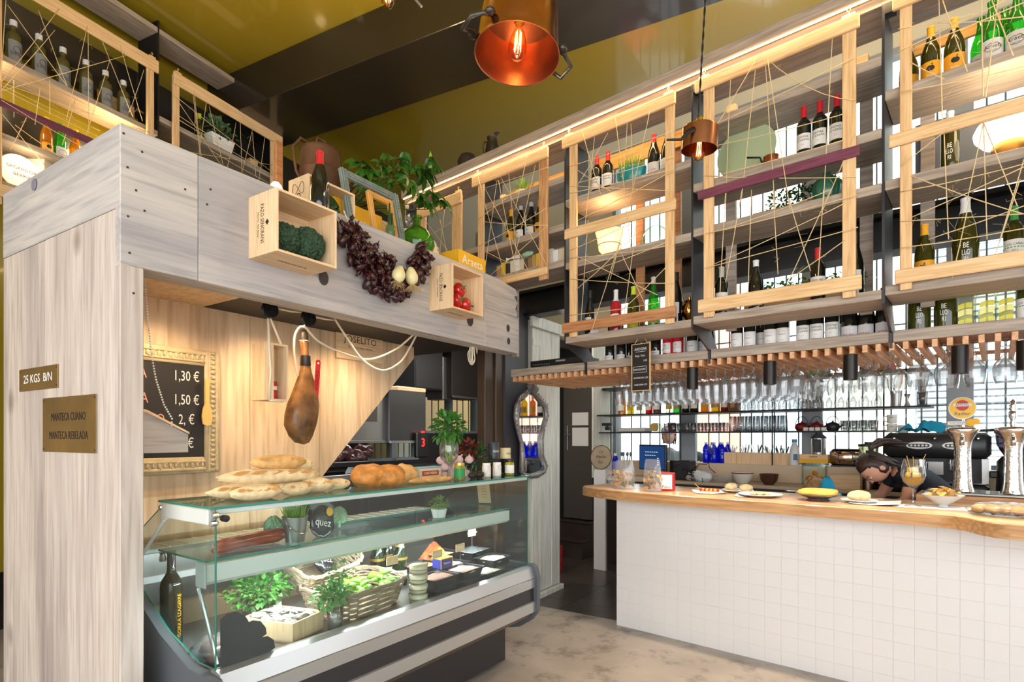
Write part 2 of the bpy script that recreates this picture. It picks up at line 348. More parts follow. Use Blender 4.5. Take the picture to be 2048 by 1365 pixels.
# ceiling with its black downstand beam
ce = struct(MB().prism([(-8, -3.2), (9, -3.2)]+[tuple(B.W(t, WW+.2)[:2]) for t in (6.5, -9)], CEIL, CEIL+.1, ax='z').build('ceiling', OLIVE))
bf = Fr(.456*3.79, .89*3.79, .89, -.456)
struct(MB().box(-8, 8, 0, .71, CEIL-.41, CEIL-.002, b=.004).build('trim_1', BLACKGLOSS, None, bf.W(0, 0), (0, 0, bf.ang)))
# left wall, behind the shelving
wl = struct(MB().box(-6.2, 8, .42, .52, 0, CEIL-.002).build('wall_left', OLIVE, None, S.W(0, 0), (0, 0, S.ang)))
struct(MB().box(-1.2, 8, .3, .419, 3.72, 3.98).build('trim_2', BLACKGLOSS, None, S.W(0, 0), (0, 0, S.ang)))
struct(MB().box(-1.2, 8, .3, .419, 4.42, 4.78).build('trim_3', BLACKGLOSS, None, S.W(0, 0), (0, 0, S.ang)))
# white tiles low on the left wall
TILEW = mat('white_wall_tile', (228, 224, 222), .22)
tme = MB().box(0, .145, -.008, 0, 0, .145, b=.003).mesh('wall_tile', TILEW)
for i in range(-11, 3):
    for j in range(5, 16):
        o = bpy.data.objects.new('wall_tile', tme); COL.objects.link(o); o.parent = wl
        o.location = S.W(i*.15, .42, j*.15-.3); o.rotation_euler = (0, 0, S.ang)
struct(MB().box(-1.8, 1, .395, .419, 0, .44).build('baseboard_left', BLACKGLOSS, None, S.W(0, 0), (0, 0, S.ang)))
# walls behind the camera: a glazed shop front
wf = MB(); wf.box(-7, -3.4, -3.2, -3.05, 0, CEIL); wf.box(4.2, 9, -3.2, -3.05, 0, CEIL); wf.box(-3.4, 4.2, -3.2, -3.05, 3.6, CEIL); wf.box(-3.4, 4.2, -3.2, -3.05, 0, .25)
struct(wf.build('wall_front', WHITE))
struct(MB().box(-7, -6.9, -3.05, -1, 0, CEIL).box(5.9, 6, -3.05, 1.2, 0, CEIL).build('wall_right', WHITE))
# window wall behind the bar
GREYFRAME = mat('grey_window_paint', (150, 156, 162), .45); PLASTER = mat('pale_plaster', (214, 210, 190), .6)
wb = MB(); wb.box(-3.4, -1.32, WW, WW+.2, 0, CEIL); wb.box(-9, -3.4, WW, WW+.2, 2.7, CEIL); wb.box(-1.32, 4.6, WW, WW+.2, 0, 1.02); wb.box(-1.32, 4.6, WW, WW+.2, 4.95, CEIL)
wb = struct(wb.build('wall_back', PLASTER, None, B.W(0, 0), (0, 0, B.ang)))
edges = [-1.32, -.35, .9, 2.02, 3.2, 4.6]
bar_me = MB().tube([(0, 0, 1.02), (0, 0, 4.95)], .008, 6).mesh('window_bar', mat('bar_grey', (120, 132, 142), .5))
for i in range(5):
    a, b = edges[i], edges[i+1]
    wn = struct(MB().box(a, a+.05, WW-.02, WW+.1, 1.02, 4.95).box(b-.05, b, WW-.02, WW+.1, 1.02, 4.95).box(a+.05, b-.05, WW-.02, WW+.1, 1.02, 1.07).box(a+.05, b-.05, WW-.02, WW+.1, 4.89, 4.95)
                .box(a+.05, b-.05, WW-.01, WW+.09, 2.72, 2.79).build('window_%d' % (i+1), GREYFRAME, None, B.W(0, 0), (0, 0, B.ang)))
    for z0, z1 in ((1.07, 2.72), (2.79, 4.89)):
        MB().box(a+.05, b-.05, WW+.03, WW+.036, z0, z1).build('pane', GLASS, wn)
    n = int((b-a-.1)/.125)
    for k in range(1, n+1):
        o = bpy.data.objects.new('window_bar', bar_me); COL.objects.link(o); o.parent = wn; o.location = (a+.05+k*(b-a-.1)/(n+1), WW+.14, 0)
    for z in (1.75, 2.5, 3.5): MB().tube([(a, WW+.14, z), (b, WW+.14, z)], .007, 6).build('bar_rail', mat('bar_grey'), wn)
for i in range(1, 5):
    struct(MB().box(edges[i]-.09, edges[i]+.09, WW-.06, WW-.02, 1.02, 4.25, b=.005).build('trim_%d' % (i+3), GREYFRAME, None, B.W(0, 0), (0, 0, B.ang)))
# steel I-beam that runs behind the hanging shelves
ib = MB(); ib.prism([(0, 2.55), (.16, 2.55), (.16, 2.575), (.09, 2.58), (.09, 2.75), (.16, 2.755), (.16, 2.78), (0, 2.78), (0, 2.755), (.07, 2.75), (.07, 2.58), (0, 2.575)], -1.4, 4.2, ax='x')
struct(ib.build('trim_9', BLACKSTEEL, None, B.W(0, .02), (0, 0, B.ang)))
# the white planked wall end that carries the mirror, and the dark door beside it
st = 3.34
we = MB().box(st, 3.82, .37, .5, 0, 2.52); we = struct(we.build('wall_end', PALEPLANK, None, K.W(0, 0), (0, 0, K.ang)))
for a, b in ((st, 3.47), (3.474, 3.69), (3.694, 3.82)):
    MB().box(a, b, .335, .37, .05, 2.5, b=.004).build('plank', PALEPLANK, we)
for a, b, z0, z1 in ((st+.002, 3.468, 2.3, 2.36),):
    MB().box(a, b, .33, .336, z0, z1, b=.004).build('plank', PALEPLANK, we)
MB().box(st-.05, 3.9, .3, .335, 2.46, 2.56, b=.004).build('rail', PALEPLANK, we)
MB().box(st-.02, 3.86, .29, .335, 0, .05, b=.006).build('skirting', PALEPLANK, we)
MB().box(3.82, 3.86, .335, .5, 0, 2.5, b=.006).build('corner_board', PALEPLANK, we)
# dark lining between the counter opening and the planked wall
for n_, px0, px1, mt in (('wall_1', 1003, 1034, mat('charcoal_paint', (66, 64, 68), .55)), ):
    a, b = K.at(px0, 875, .42)[0], K.at(px1, 875, .36)[0]
    struct(MB().box(a, st-.001, .38, .5, 0, 2.62).build(n_, mt, None, K.W(0, 0), (0, 0, K.ang)))
BROWNP = mat('dark_brown_lining', (70, 52, 34), .4)
a, b, c = K.at(966, 875, .44)[0], K.at(984, 875, .44)[0], K.at(1003, 875, .42)[0]
struct(MB().box(a, b-.003, .42, .5, 0, 2.6, b=.004).build('trim_10', BROWNP, None, K.W(0, 0), (0, 0, K.ang)))
struct(MB().box(b, c, .4, .5, 0, 2.6, b=.004).build('trim_11', BROWNP, None, K.W(0, 0), (0, 0, K.ang)))
# ------------------------------------------------------------------ door, steps, kitchen shell
DARKDOOR = mat('dark_taupe_door', (82, 76, 70), .45)
d1 = struct(MB().box(-1.98, -1.56, 2.08, 2.12, .44, 2.2, b=.004).build('door_1', DARKDOOR, None, B.W(0, 0), (0, 0, B.ang)))
MB().tube([(-1.93, 2.06, 1.5), (-1.93, 2.04, 1.5), (-1.85, 2.04, 1.5)], .008, 6).build('door_handle', STAINLESS, d1)
MB().box(-1.945, -1.915, 2.074, 2.08, 1.3, 1.62, b=.002).build('door_plate', STAINLESS, d1)
for z0, z1 in ((1.62, 1.78), (1.36, 1.59)):
    tag(MB().box(-1.84, -1.6, 2.074, 2.079, z0, z1).build('notice', PAPER, None, B.W(0, 0), (0, 0, B.ang)), 'white printed notice taped to dark door, %s of the two' % ('upper' if z0 > 1.6 else 'lower'), 'notice', 'notices on the dark door')
struct(MB().box(-3.6, -1.56, 2.125, 2.19, 0, 2.6).build('wall_2', mat('black_void_sheet', (18, 17, 17), .6), None, B.W(0, 0), (0, 0, B.ang)))  # black sheet standing in for the dark void beside the door
STEPT = mat('dark_step_tile', (66, 56, 50), .35, noise=.25, nscale=4)
stp = tag(MB().box(-2.6, -1.5, 1.78, 2.1, 0, .2).box(-2.6, -1.5, 1.98, 2.1, .2, .4).build('steps', STEPT, None, B.W(0, 0), (0, 0, B.ang)), 'two dark tiled steps up to dark door', 'steps')
MB().box(-2.6, -1.5, 1.765, 1.98, .2, .225, b=.005).build('tread', STEPT, stp); MB().box(-2.6, -1.5, 1.965, 2.1, .4, .425, b=.005).build('tread', STEPT, stp)
pk = struct(MB().box(-1.56, -1.32, 2.17, 2.199, 0, 2.6).build('trim_12', PALEPLANK, None, B.W(0, 0), (0, 0, B.ang)))
for k in range(2): MB().box(-1.555+k*.12, -1.438+k*.12, 2.15, 2.17, 1.0, 2.6, b=.004).build('plank', PALEPLANK, pk)
MB().box(-1.322, -1.3, 1.72, 2.17, 1.0, 2.6).build('side_plank', PALEPLANK, pk)

# ------------------------------------------------------------------ wooden kiosk: side wall, front beam, diagonal panel
ZB, ZT = 2.10, 2.607
ks = thing('wooden_kiosk', 'big whitewashed wooden kiosk with a deep front beam over the deli case', 'kiosk', K, 0, 0, 0)
Kl = lambda F, t, w: K.loc(*F.W(t, w)[:2])
def kb(name, m, *a, b=.003): return MB().box(*a, b=b).build(name, m, ks)
sx = K.at(397, 420, 0)[0]
kb('beam_board', WHITEWASH_H, -.079, sx-.001, 0, .04, ZB, ZT); kb('beam_board', WHITEWASH_H, sx+.001, 2.16, .001, .04, ZB, ZT)
kb('beam_board', WHITEWASH_H, 2.161, 2.593, .001, .04, ZB, ZB+.27)
MB().prism([(2.161, ZB+.271), (2.56, ZB+.271), (2.575, ZB+.3), (2.545, ZB+.33), (2.575, ZB+.38), (2.53, ZB+.42), (2.585, ZB+.44), (2.55, ZB+.48), (2.3, ZT), (2.161, ZT)], .002, .04).build('beam_board', WHITEWASH_H, ks)
kb('beam_soffit', WHITEWASH_H, -.079, 2.59, .041, .13, ZB, ZB+.03)
kb('corner_post', WHITEWASH_V, -.079, 0, 0, .05, 0, ZB-.001)
kb('kiosk_roof', GREYWOOD, -.05, 2.59, .041, 1.1, ZT-.05, ZT-.015)
# side wall, in the direction of the kiosk side
sd = Matrix.Rotation(P.ang-K.ang, 4, 'Z'); o_ = Kl(P, 0, 0); Ms = Matrix.Translation((o_[0], o_[1], 0)) @ sd
def sideb(name, m, *a):
    q = MB(); q.M = None; q.box(*a, b=.003); o = q.build(name, m, ks); o.matrix_local = Ms; return o
sideb('side_board', WHITEWASH_H, -1.135, -.002, .0, .035, ZT-.3, ZT)
sideb('side_board', WHITEWASH_V, -1.135, -.66, .002, .035, 0, ZT-.302); sideb('side_board', WHITEWASH_V, -.659, -.002, .001, .035, 0, ZT-.302)
kn = MB().lathe([(.0, 0), (.024, 0), (.026, .004), (.02, .006), (0, .005)], 14).build('knot_plug', mat('grey_plug', (130, 124, 134), .6), ks)
_t, _z = P.at(70, 370, 0); kn.matrix_local = Ms @ Matrix.Translation((_t, -.001, _z)) @ Matrix.Rotation(PI/2, 4, 'X')
# nails and knot holes of the beam and side
NAIL = mat('rusted_nail', (58, 40, 30), .7)
nm = MB()
for px, py in ((247, 267), (284, 304), (255, 335), (272, 381), (256, 433), (289, 422), (259, 506), (370, 379), (421, 379), (414, 409), (267, 587)):
    t, z = K.at(px, py, 0); nm.box(t-.0035, t+.0035, -.002, .002, z-.0035, z+.0035)
nm.build('nail_heads', NAIL, ks)['kind'] = 'stuff'
KNOT = mat('dark_knot', (62, 52, 54), .7)
for px, py, r in ((647, 556, .03), (940, 640, .035), (1016, 657, .022), (1017, 683, .02)):
    t, z = K.at(px, py, 0); MB().lathe([(0, 0), (r*.55, 0), (r, .0006)], 14, ry=1.25).build('knot', KNOT, ks, (t, -.0008, z), (PI/2, 0, 0))
# back panel with its diagonal edge
WP = .75
pts = [K.at(x, y, WP) for x, y in ((828, 650), (828, 717), (636, 965), (345, 1117))]
tl, tr = K.at(240, 700, WP)[0]-.3, pts[0][0]
d_ = (pts[2][1]-pts[1][1])/(pts[2][0]-pts[1][0])
zlow = .55; tlow = pts[1][0]+(zlow-pts[1][1])/d_
seams = [tl]+[K.at(x, 800, WP)[0] for x in (500, 640)]+[tr]
for i in range(3):
    a, b = seams[i]+.0015, seams[i+1]-.0015
    zd = lambda t: max(.3, pts[1][1]+(t-pts[1][0])*d_) if t > tlow-.4 else .3
    poly = [(a, 2.2), (a, zd(a)), (b, zd(b)), (b, 2.2)]
    MB().prism(poly[::-1], WP, WP+.03).build('back_panel', PANELWOOD, ks)
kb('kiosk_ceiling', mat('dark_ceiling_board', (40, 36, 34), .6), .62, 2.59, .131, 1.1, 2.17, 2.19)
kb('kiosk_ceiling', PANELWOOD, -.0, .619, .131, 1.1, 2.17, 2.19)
# warm downlights inside the kiosk
for s_ in (.35, .95, 1.5): lamp('kiosk_downlight', 'SPOT', K.W(s_, .4, 2.16), 26, (1, .72, .42), K.W(s_, .62, 1.0), .06, spot_size=2.4, spot_blend=.8)
# brass plates on the kiosk side
for wds, pxs, lab in ((['25 KGS  B/N'], ((40, 742), (117, 727), (117, 774), (40, 786)), 'small brass stencil plate reading 25 KGS B/N on the whitewashed side'),
                (['MANTECA CUANO', 'MANTECA REBELADA'], ((86, 799), (194, 787), (194, 905), (88, 906)), 'larger brass stencil plate with two cut-out lines on the whitewashed side')):
    q = [P.at(x, y, 0) for x, y in pxs]; t0, t1 = (q[0][0]+q[3][0])/2, (q[1][0]+q[2][0])/2; z0, z1 = (q[2][1]+q[3][1])/2, (q[0][1]+q[1][1])/2
    pl = thing('brass_plate', lab, 'plate', P, (t0+t1)/2, 0, (z0+z1)/2, group='brass plates on the kiosk')
    w_, h_ = t1-t0, z1-z0
    MB().box(-w_/2, w_/2, -.003, -.0004, -h_/2, h_/2, b=.0008).build('plate', BRASS, pl)
    for a in (-1, 1):
        for c in (-1, 1): MB().lathe([(0, .002), (.004, .001), (.005, 0)], 8).build('screw', NAIL if w_ > .14 else CHROME, pl, (a*(w_/2-.012), -.003, c*(h_/2-.012)), (PI/2, 0, 0))
    for i, s_ in enumerate(wds):
        text(s_, .052 if len(wds) == 1 else .046, INKWHITE if len(wds) == 1 else INK, pl, loc=(0, -.0036, 0 if len(wds) == 1 else (.03 if i == 0 else -.045)), sx=(1.1 if len(wds) == 1 else .8), depth=.0003)

# ------------------------------------------------------------------ bar counter
ctr = thing('bar_counter', 'curved bar counter with white tiled front and thick oak worktop', 'counter', B, 0, 0, 0)
BODY = MB().box(0, 3.3, .0022, .1, 0, .998).box(0, .06, .1, .5, 0, .998).box(.06, 3.3, .1, .55, .9, .998)
BODY.build('carcass', mat('grout_white', (226, 222, 218), .6), ctr)
CT = mat('white_counter_tile', (232, 228, 225), .25)
tm = MB().box(.0005, .0995, 0, .004, .0005, .0995, b=.0012).mesh('tile', CT)
for i in range(24):
    for j in range(10):
        o = bpy.data.objects.new('tile', tm); COL.objects.link(o); o.parent = ctr
        o.location = (i*.1, R.uniform(-.0004, .0004), j*.1-.002); o.rotation_euler = (R.uniform(-.004, .004), 0, R.uniform(-.004, .004))
MB().box(2.4, 3.3, 0, .0115, 0, .998).build('tiled_return', CT, ctr)
wt = [(-.33, .13), (-.34, .06), (-.3, -.02), (-.2, -.085), (-.08, -.13), (.06, -.165), (.22, -.19), (.45, -.2), (2.02, -.2), (2.08, -.215), (2.14, -.27), (2.19, -.36), (2.24, -.41), (2.3, -.43), (3.3, -.43), (3.3, .5), (-.28, .5)]
def offset_poly(poly, d):
    out = []
    for i, p in enumerate(poly):
        a, b = Vector(poly[i-1]), Vector(poly[(i+1) % len(poly)]); n = (b-a).normalized(); out.append((p[0]-n.y*d, p[1]+n.x*d))
    return out
tp = MB(); ip = offset_poly(wt, .004); n = len(wt)
tp.add([(x, y, 1.0) for x, y in wt]+[(x, y, 1.066) for x, y in wt]+[(x, y, 1.07) for x, y in ip],
       [tuple(range(n-1, -1, -1))]+[(i, (i+1) % n, (i+1) % n+n, i+n) for i in range(n)]+[(i+n, (i+1) % n+n, (i+1) % n+2*n, i+2*n) for i in range(n)])
tp.build('worktop_edge', OAK, ctr, auto=.5)
# top surface of oak staves, each a piece
OAKT = [wood('oak_stave_%d' % i, c0, c1, c2, 'x', 4, 12, .28, .1, (130, 84, 50), coat=.4) for i, (c0, c1, c2) in enumerate((((214, 164, 116), (226, 180, 132), (236, 194, 150)), ((196, 144, 104), (210, 160, 118), (222, 174, 130)), ((222, 176, 128), (234, 192, 146), (242, 206, 164))))]
def clip(poly, nx, ny, c):                               # keep nx*x+ny*y <= c
    out = []
    for i in range(len(poly)):
        a, b = poly[i], poly[(i+1) % len(poly)]; da, db = nx*a[0]+ny*a[1]-c, nx*b[0]+ny*b[1]-c
        if da <= 0: out.append(a)
        if (da < 0) != (db < 0) and da != db: f_ = da/(da-db); out.append((a[0]+(b[0]-a[0])*f_, a[1]+(b[1]-a[1])*f_))
    return out
y = -.43; row = 0
while y < .5:
    x = -.4+(row % 3)*-.2
    while x < 3.3:
        ln = R.uniform(.45, .8)
        q = ip
        for nx, ny, c in ((-1, 0, -x), (1, 0, x+ln-.0012), (0, -1, -y), (0, 1, y+.0925)): q = clip(q, nx, ny, c) if len(q) > 2 else []
        if len(q) > 2:
            # drop pieces cut to slivers by the curve
            ar = abs(sum(q[i][0]*q[(i+1) % len(q)][1]-q[(i+1) % len(q)][0]*q[i][1] for i in range(len(q))))/2
            if ar > .0005: MB().prism(q, 1.062, 1.0705+R.uniform(0, .0004), ax='z').build('stave', R.choice(OAKT), ctr)
        x += ln
    y += .094; row += 1
# inner shelf of the bar, a little lower, and the tray under the taps
MB().box(.1, 3.3, .5, .85, .93, .96, b=.004).build('inner_shelf', OAK, ctr)
MB().box(.1, 3.3, .55, .85, .3, .93).build('inner_carcass', mat('bar_inside', (90, 80, 72), .6), ctr)

# ------------------------------------------------------------------ back counter under the window
bk = thing('back_counter', 'long back counter under the window behind the bar', 'counter', B, 0, 0, 0)
MB().box(-1.1, 3.6, 1.52, 2.17, .0, 1.0).build('carcass', mat('fridge_dark', (52, 48, 46), .4), bk)
MB().box(-1.14, 3.6, 1.5, 2.18, 1.0, 1.03, b=.004).build('worktop', mat('back_worktop', (200, 178, 152), .5), bk)
MB().box(-1.1, 3.6, 1.96, 2.19, 1.031, 1.2, b=.004).build('ledge', mat('back_ledge_wood', (212, 190, 162), .5), bk)
tm2 = MB().box(0, .139, -.01, 0, 0, .139, b=.002).mesh('tile', CT)
MB().box(-1.14, -1.0, 1.497, 1.53, 0, 1.1).build('tiled_end', mat('grout_white'), bk)
for j in range(8):
    o = bpy.data.objects.new('tile', tm2); COL.objects.link(o); o.parent = bk; o.location = (-1.14, 1.497, j*.139-.02+.02)
MB().box(-1.15, -1.139, 1.49, 2.1, 0, 1.1).build('side_lining', WHITE, bk)
MB().box(-.985, -.55, 1.5, 1.519, .1, .93, b=.003).build('fridge_door', mat('fridge_brown', (44, 36, 32), .35), bk)
MB().tube([(-.95, 1.49, .8), (-.95, 1.47, .8), (-.6, 1.47, .8), (-.6, 1.49, .8)], .008, 6).build('fridge_handle', CHROME, bk)

# ------------------------------------------------------------------ deli display case
LD = 2.03
dc = thing('deli_case', 'glass deli display case with grey rails and dark base under the beam', 'display case', D, 0, 0, 0)
DARKB = mat('dark_case_panel', (44, 42, 44), .35); RAIL = mat('silver_rail', (196, 197, 196), .32, .75); LINER = mat('steel_liner', (150, 148, 146), .28, .85)
MB().box(.1, 1.9, .085, .9, .04, .3).build('base_panel', DARKB, dc)
for a in (.2, 1.83): MB().lathe([(.0, 0), (.022, 0), (.022, .012), (.014, .016), (.014, .05)], 10, (a, .16, 0)).build('foot', BLACKP, dc)
MB().prism([(-.02, .3), (.2, .25), (.95, .25), (.95, .35), (.1, .38), (-.055, .345)], .0, LD, ax='x').build('underside', mat('bronze_underside', (92, 80, 66), .45), dc)
MB().prism([(-.06, .34), (-.06, .405), (-.045, .41), (.0, .41), (0, .34)], 0, LD, ax='x').build('lower_rail', RAIL, dc)
MB().prism([(-.05, .411), (-.048, .495), (.0, .495), (0, .411)], 0, LD, ax='x').build('dark_band', DARKB, dc)
MB().prism([(-.055, .496), (-.058, .552), (-.05, .556), (0, .556), (0, .496)], 0, LD, ax='x').build('middle_rail', RAIL, dc)
MB().prism([(-.054, .558), (-.035, .622), (.0, .63), (.03, .625), (.03, .558)], 0, LD, ax='x').build('upper_rail', RAIL, dc)
MB().box(.01, LD-.01, .03, .8, .585, .6).build('well_floor', LINER, dc)
MB().prism([(.72, .6), (.82, .7), (.82, .93), (.86, .93), (.86, .58), (.72, .58)], .01, LD-.01, ax='x').build('well_back', LINER, dc)
MB().box(.01, LD-.01, .8, .819, .8, .83).build('back_light_rail', mat('white_rail', (235, 238, 238), .4), dc)
MB().box(.01, LD-.01, .84, .95, .3, .9).build('rear_body', DARKB, dc)
MB().box(.01, LD-.01, .82, 1.0, .93, .95, b=.004).build('rear_ledge', mat('pale_glass_ledge', (176, 190, 186), .2), dc)
for k in range(22): MB().box(.03+k*.09, .037+k*.09, .83, .99, .95, .9525).build('ledge_line', WHITE, dc)
for a, nm_ in ((-.035, 'end_cap'), (LD, 'end_cap')):
    poly = [(-.07, .33), (-.075, .56), (-.05, .61), (.0, .615), (.12, .62), (.35, .7), (.6, .83), (.85, .92), (.97, .93), (.97, .27), (.12, .25), (.0, .28)] if a < 0 else [(-.075, .34), (-.08, .56), (-.06, .63), (-.03, .645), (.03, .64), (.9, .66), (.97, .66), (.97, .27), (.14, .2), (.06, .22), (-.03, .28)]
    MB().prism(poly, a, a+.035, ax='x').build(nm_, GREYP, dc, auto=.6)
HT = 1.22
def pane(name, x0, x1, y0, y1, z0, z1, thinax):
    q = MB().box(x0, x1, y0, y1, z0, z1); ks_ = {'z': [0, 1], 'y': [2, 3], 'x': [4, 5]}[thinax]; q.m = [0 if i in ks_ else 1 for i in range(6)]
    return q.build(name, [GLASS, GLASSEDGE], dc)
pane('front_glass', 0, LD, -.004, .004, .628, HT-.01, 'y')
pane('top_glass', -.02, LD+.02, -.012, .4, HT-.008, HT, 'z')
pane('shelf_glass', .03, LD-.02, .13, .52, .995, 1.003, 'z')
GE = MB().prism([(.0, .63), (.0, HT-.01), (.39, HT-.01), (.84, .95), (.6, .83), (.35, .7), (.12, .63)], 0, .006, ax='x')
GE.m = [0, 0]+[1]*7
GE.build('end_glass', [GLASS, GLASSEDGE], dc, (0, 0, 0)); GE2 = MB().prism([(.0, .645), (.0, HT-.01), (.39, HT-.01), (.84, .95), (.84, .665)], 0, .006, ax='x'); GE2.m = [0, 0]+[1]*5; GE2.build('end_glass', [GLASS, GLASSEDGE], dc, (LD-.006, 0, 0))
BAR = mat('pale_grey_extrusion', (214, 218, 212), .35)
MB().prism([(.13, .985), (.13, .92), (.15, .905), (.19, .905), (.19, .985)], .03, LD-.02, ax='x').build('light_bar', BAR, dc)
MB().box(.026, .034, .125, .2, .895, .992, b=.004).build('bar_end', mat('bar_end_grey', (170, 172, 172), .4), dc)
MB().box(.05, LD-.05, .191, .2, .93, .95).build('light_strip', mat('cold_led', (235, 245, 255), .5, emit=10), dc)
MB().prism([(.36, HT-.012), (.36, HT-.075), (.39, HT-.08), (.4, HT-.06), (.4, HT-.012)], -.01, LD, ax='x').build('rear_top_bar', BAR, dc)
MB().box(-.012, .012, .03, .37, HT-.07, HT-.012, b=.004).build('side_top_bar', BAR, dc)
MB().box(.0, LD, .0, .016, HT-.03, HT-.009, b=.003).build('front_top_bar', BAR, dc)
for y_, z_ in ((-.012, HT-.03), (.0, HT-.06), (.4, HT-.03)):
    MB().lathe([(0, -.012), (.009, -.012), (.011, -.008), (.011, .008), (.009, .012), (0, .012)], 12).build('glass_clamp', CHROME, dc, (-.004, y_, z_), (0, PI/2, 0))
MB().lathe([(0, -.02), (.01, -.02), (.013, -.012), (.013, .01), (0, .012)], 12).build('glass_clamp', BLACKP, dc, (.03, -.012, HT-.045), (PI/2, 0, 0))
MB().tube([(.018, .155, .9), (.035, .05, .63)], .008, 8).build('strut', CHROME, dc); MB().tube([(-.005, .38, HT-.08), (-.005, .6, .96)], .007, 8).build('strut', BAR, dc)
MB().lathe([(0, 0), (.012, 0), (.014, .01), (.01, .03), (.014, .035), (0, .04)], 10).build('shelf_clip', CHROME, dc, (.035, .49, .955))
lamp('deli_strip_light', 'AREA', D.W(1.0, .2, .89), 16, (.93, .97, 1), D.W(1.0, .36, .6), 1.9, .03)
# ------------------------------------------------------------------ the long hanging shelf over the bar
SW0, SW1, RW = -.58, -.31, -.31                       # shelf front and back, rack front
hs = thing('hanging_shelf', 'long steel and grey wood shelf unit hung over the bar with a slatted glass rack', 'shelf', B, 0, 0, 0)
def hb(name, m, *a, b=.002): return MB().box(*a, b=b).build(name, m, hs)
PT = [-1.86, -.92, -.08, .855, 1.826, 2.85]
for i, t in enumerate(PT):
    if i < 2: poly = [(SW0, 2.58), (SW0, 3.6), (SW1, 3.6), (SW1, 2.58)]
    else: poly = [(SW0, 2.13), (SW0, 3.6), (SW1+.02, 3.6), (SW1+.02, 2.14), (SW1+.17, 2.0), (SW1+.17, 1.94), (RW-.008, 1.94), (RW-.008, 2.02)]
    MB().prism(poly[::-1], t-.006, t+.006, ax='x').build('side_plate', STEEL, hs)
    MB().box(t-.006, t+.05, SW0, SW0+.05, 3.55, 3.6).build('top_bracket', BLACKSTEEL, hs)
hb('cornice', GREYWOOD, -1.9, 3.0, SW0-.02, SW0+.02, 3.66, 3.735, b=.004); hb('cornice_board', GREYWOOD, -1.9, 3.0, SW0+.021, SW1+.02, 3.61, 3.66)
hb('light_strip', mat('warm_led', (255, 214, 150), .5, emit=4, ergb=(255, 206, 140)), -1.88, 2.98, SW0-.012, SW0-.003, 3.649, 3.657, b=0)
lamp('cornice_strip_light', 'AREA', B.W(.3, SW0-.05, 3.63), 17, (1, .7, .38), B.W(.3, SW0+.05, 2.0), 5.2, .05)
lamp('ceiling_fill', 'AREA', B.W(.3, SW0+.3, 3.78), 60, (1, .72, .42), B.W(.3, SW0+.3, 5.0), 5.2, .1)  # upward fill added over the cornice to lighten the ceiling
zat = lambda x, y, w=SW0: B.at(x, y, w)[1]
sec = {0: (2.97, 2.62), 1: (zat(944, 430), zat(944, 514), zat(1118, 535)), 2: (3.105, 2.66, 2.135), 3: (zat(1600, 190), 2.945, 2.675, 2.15), 4: (3.12, 2.68, 2.165)}
SHZ = {k: [z+.048 for z in v] for k, v in sec.items()}
for k, v in sec.items():
    for z in v: hb('shelf_board', GREYWOOD, PT[k]+.007, PT[k+1]-.007, SW0-.004, SW1+.02, z, z+.048, b=.003)
for k, tt in ((2, .62), (3, .98), (3, 1.71), (4, 1.98), (2, .35), (1, -.8), (1, -.2), (4, 2.5)):      # back uprights
    hb('upright', GREYWOOD if k != 2 else BROWNWOOD, tt-.03, tt+.03, SW1+.022, SW1+.05, 2.14, 3.5)
LEDPINE = wood('led_lit_pine', (214, 150, 70), (232, 172, 88), (240, 190, 110), 'x', 5, 14, .5)  # yellow of the LED light is put into this wood colour
for k, z, h in ((1, 3.45, .07), (2, 3.4, .11), (2, SHZ[2][1], .07), (3, 3.36, .045), (4, 3.44, .055)):
    hb('back_rail', LEDPINE, PT[k]+.1, PT[k+1]-.05, SW1-.0, SW1+.02, z, z+h)
hb('back_panel', mat('slate_back_panel', (104, 108, 112), .6), PT[4]+.1, PT[5]-.02, SW1+.052, SW1+.06, 2.74, 3.1)
hb('back_rail', PURPLE, PT[4]+.05, PT[5]-.05, SW1-.0, SW1+.02, SHZ[4][1]+.01, SHZ[4][1]+.08)
# lower bottle shelf and the slats of the glass rack
for a, b in ((-.82, -.09), (-.072, .847), (.863, 1.818), (1.834, 2.842)):
    hb('rack_board', GREYWOOD, a, b, RW, RW+.025, 1.972, 2.032, b=.003); hb('rack_top', SLATWOOD, a, b, RW+.026, .1, 1.98, 1.99)
RACKZ = 1.99
smesh = MB().box(-.012, .012, RW+.002, .585, 1.93, 1.97, b=.001).mesh('slat', SLATWOOD)
t0s = B.at(1811, 690, RW)[0]; dts = (B.at(1996, 660, RW)[0]-t0s)/6
SL = []
k = int((t0s+.80)/dts); t = t0s-k*dts
while t < 2.85:
    o = bpy.data.objects.new('slat', smesh); COL.objects.link(o); o.parent = hs; o.location = (t, 0, 0); SL.append(t); t += dts
hb('slat_bearer', SLATWOOD, -.82, 2.842, -.05, -.02, 1.9701, 1.9719, b=0); hb('slat_bearer', SLATWOOD, -.82, 2.842, .54, .575, 1.9705, 1.99, b=.001)
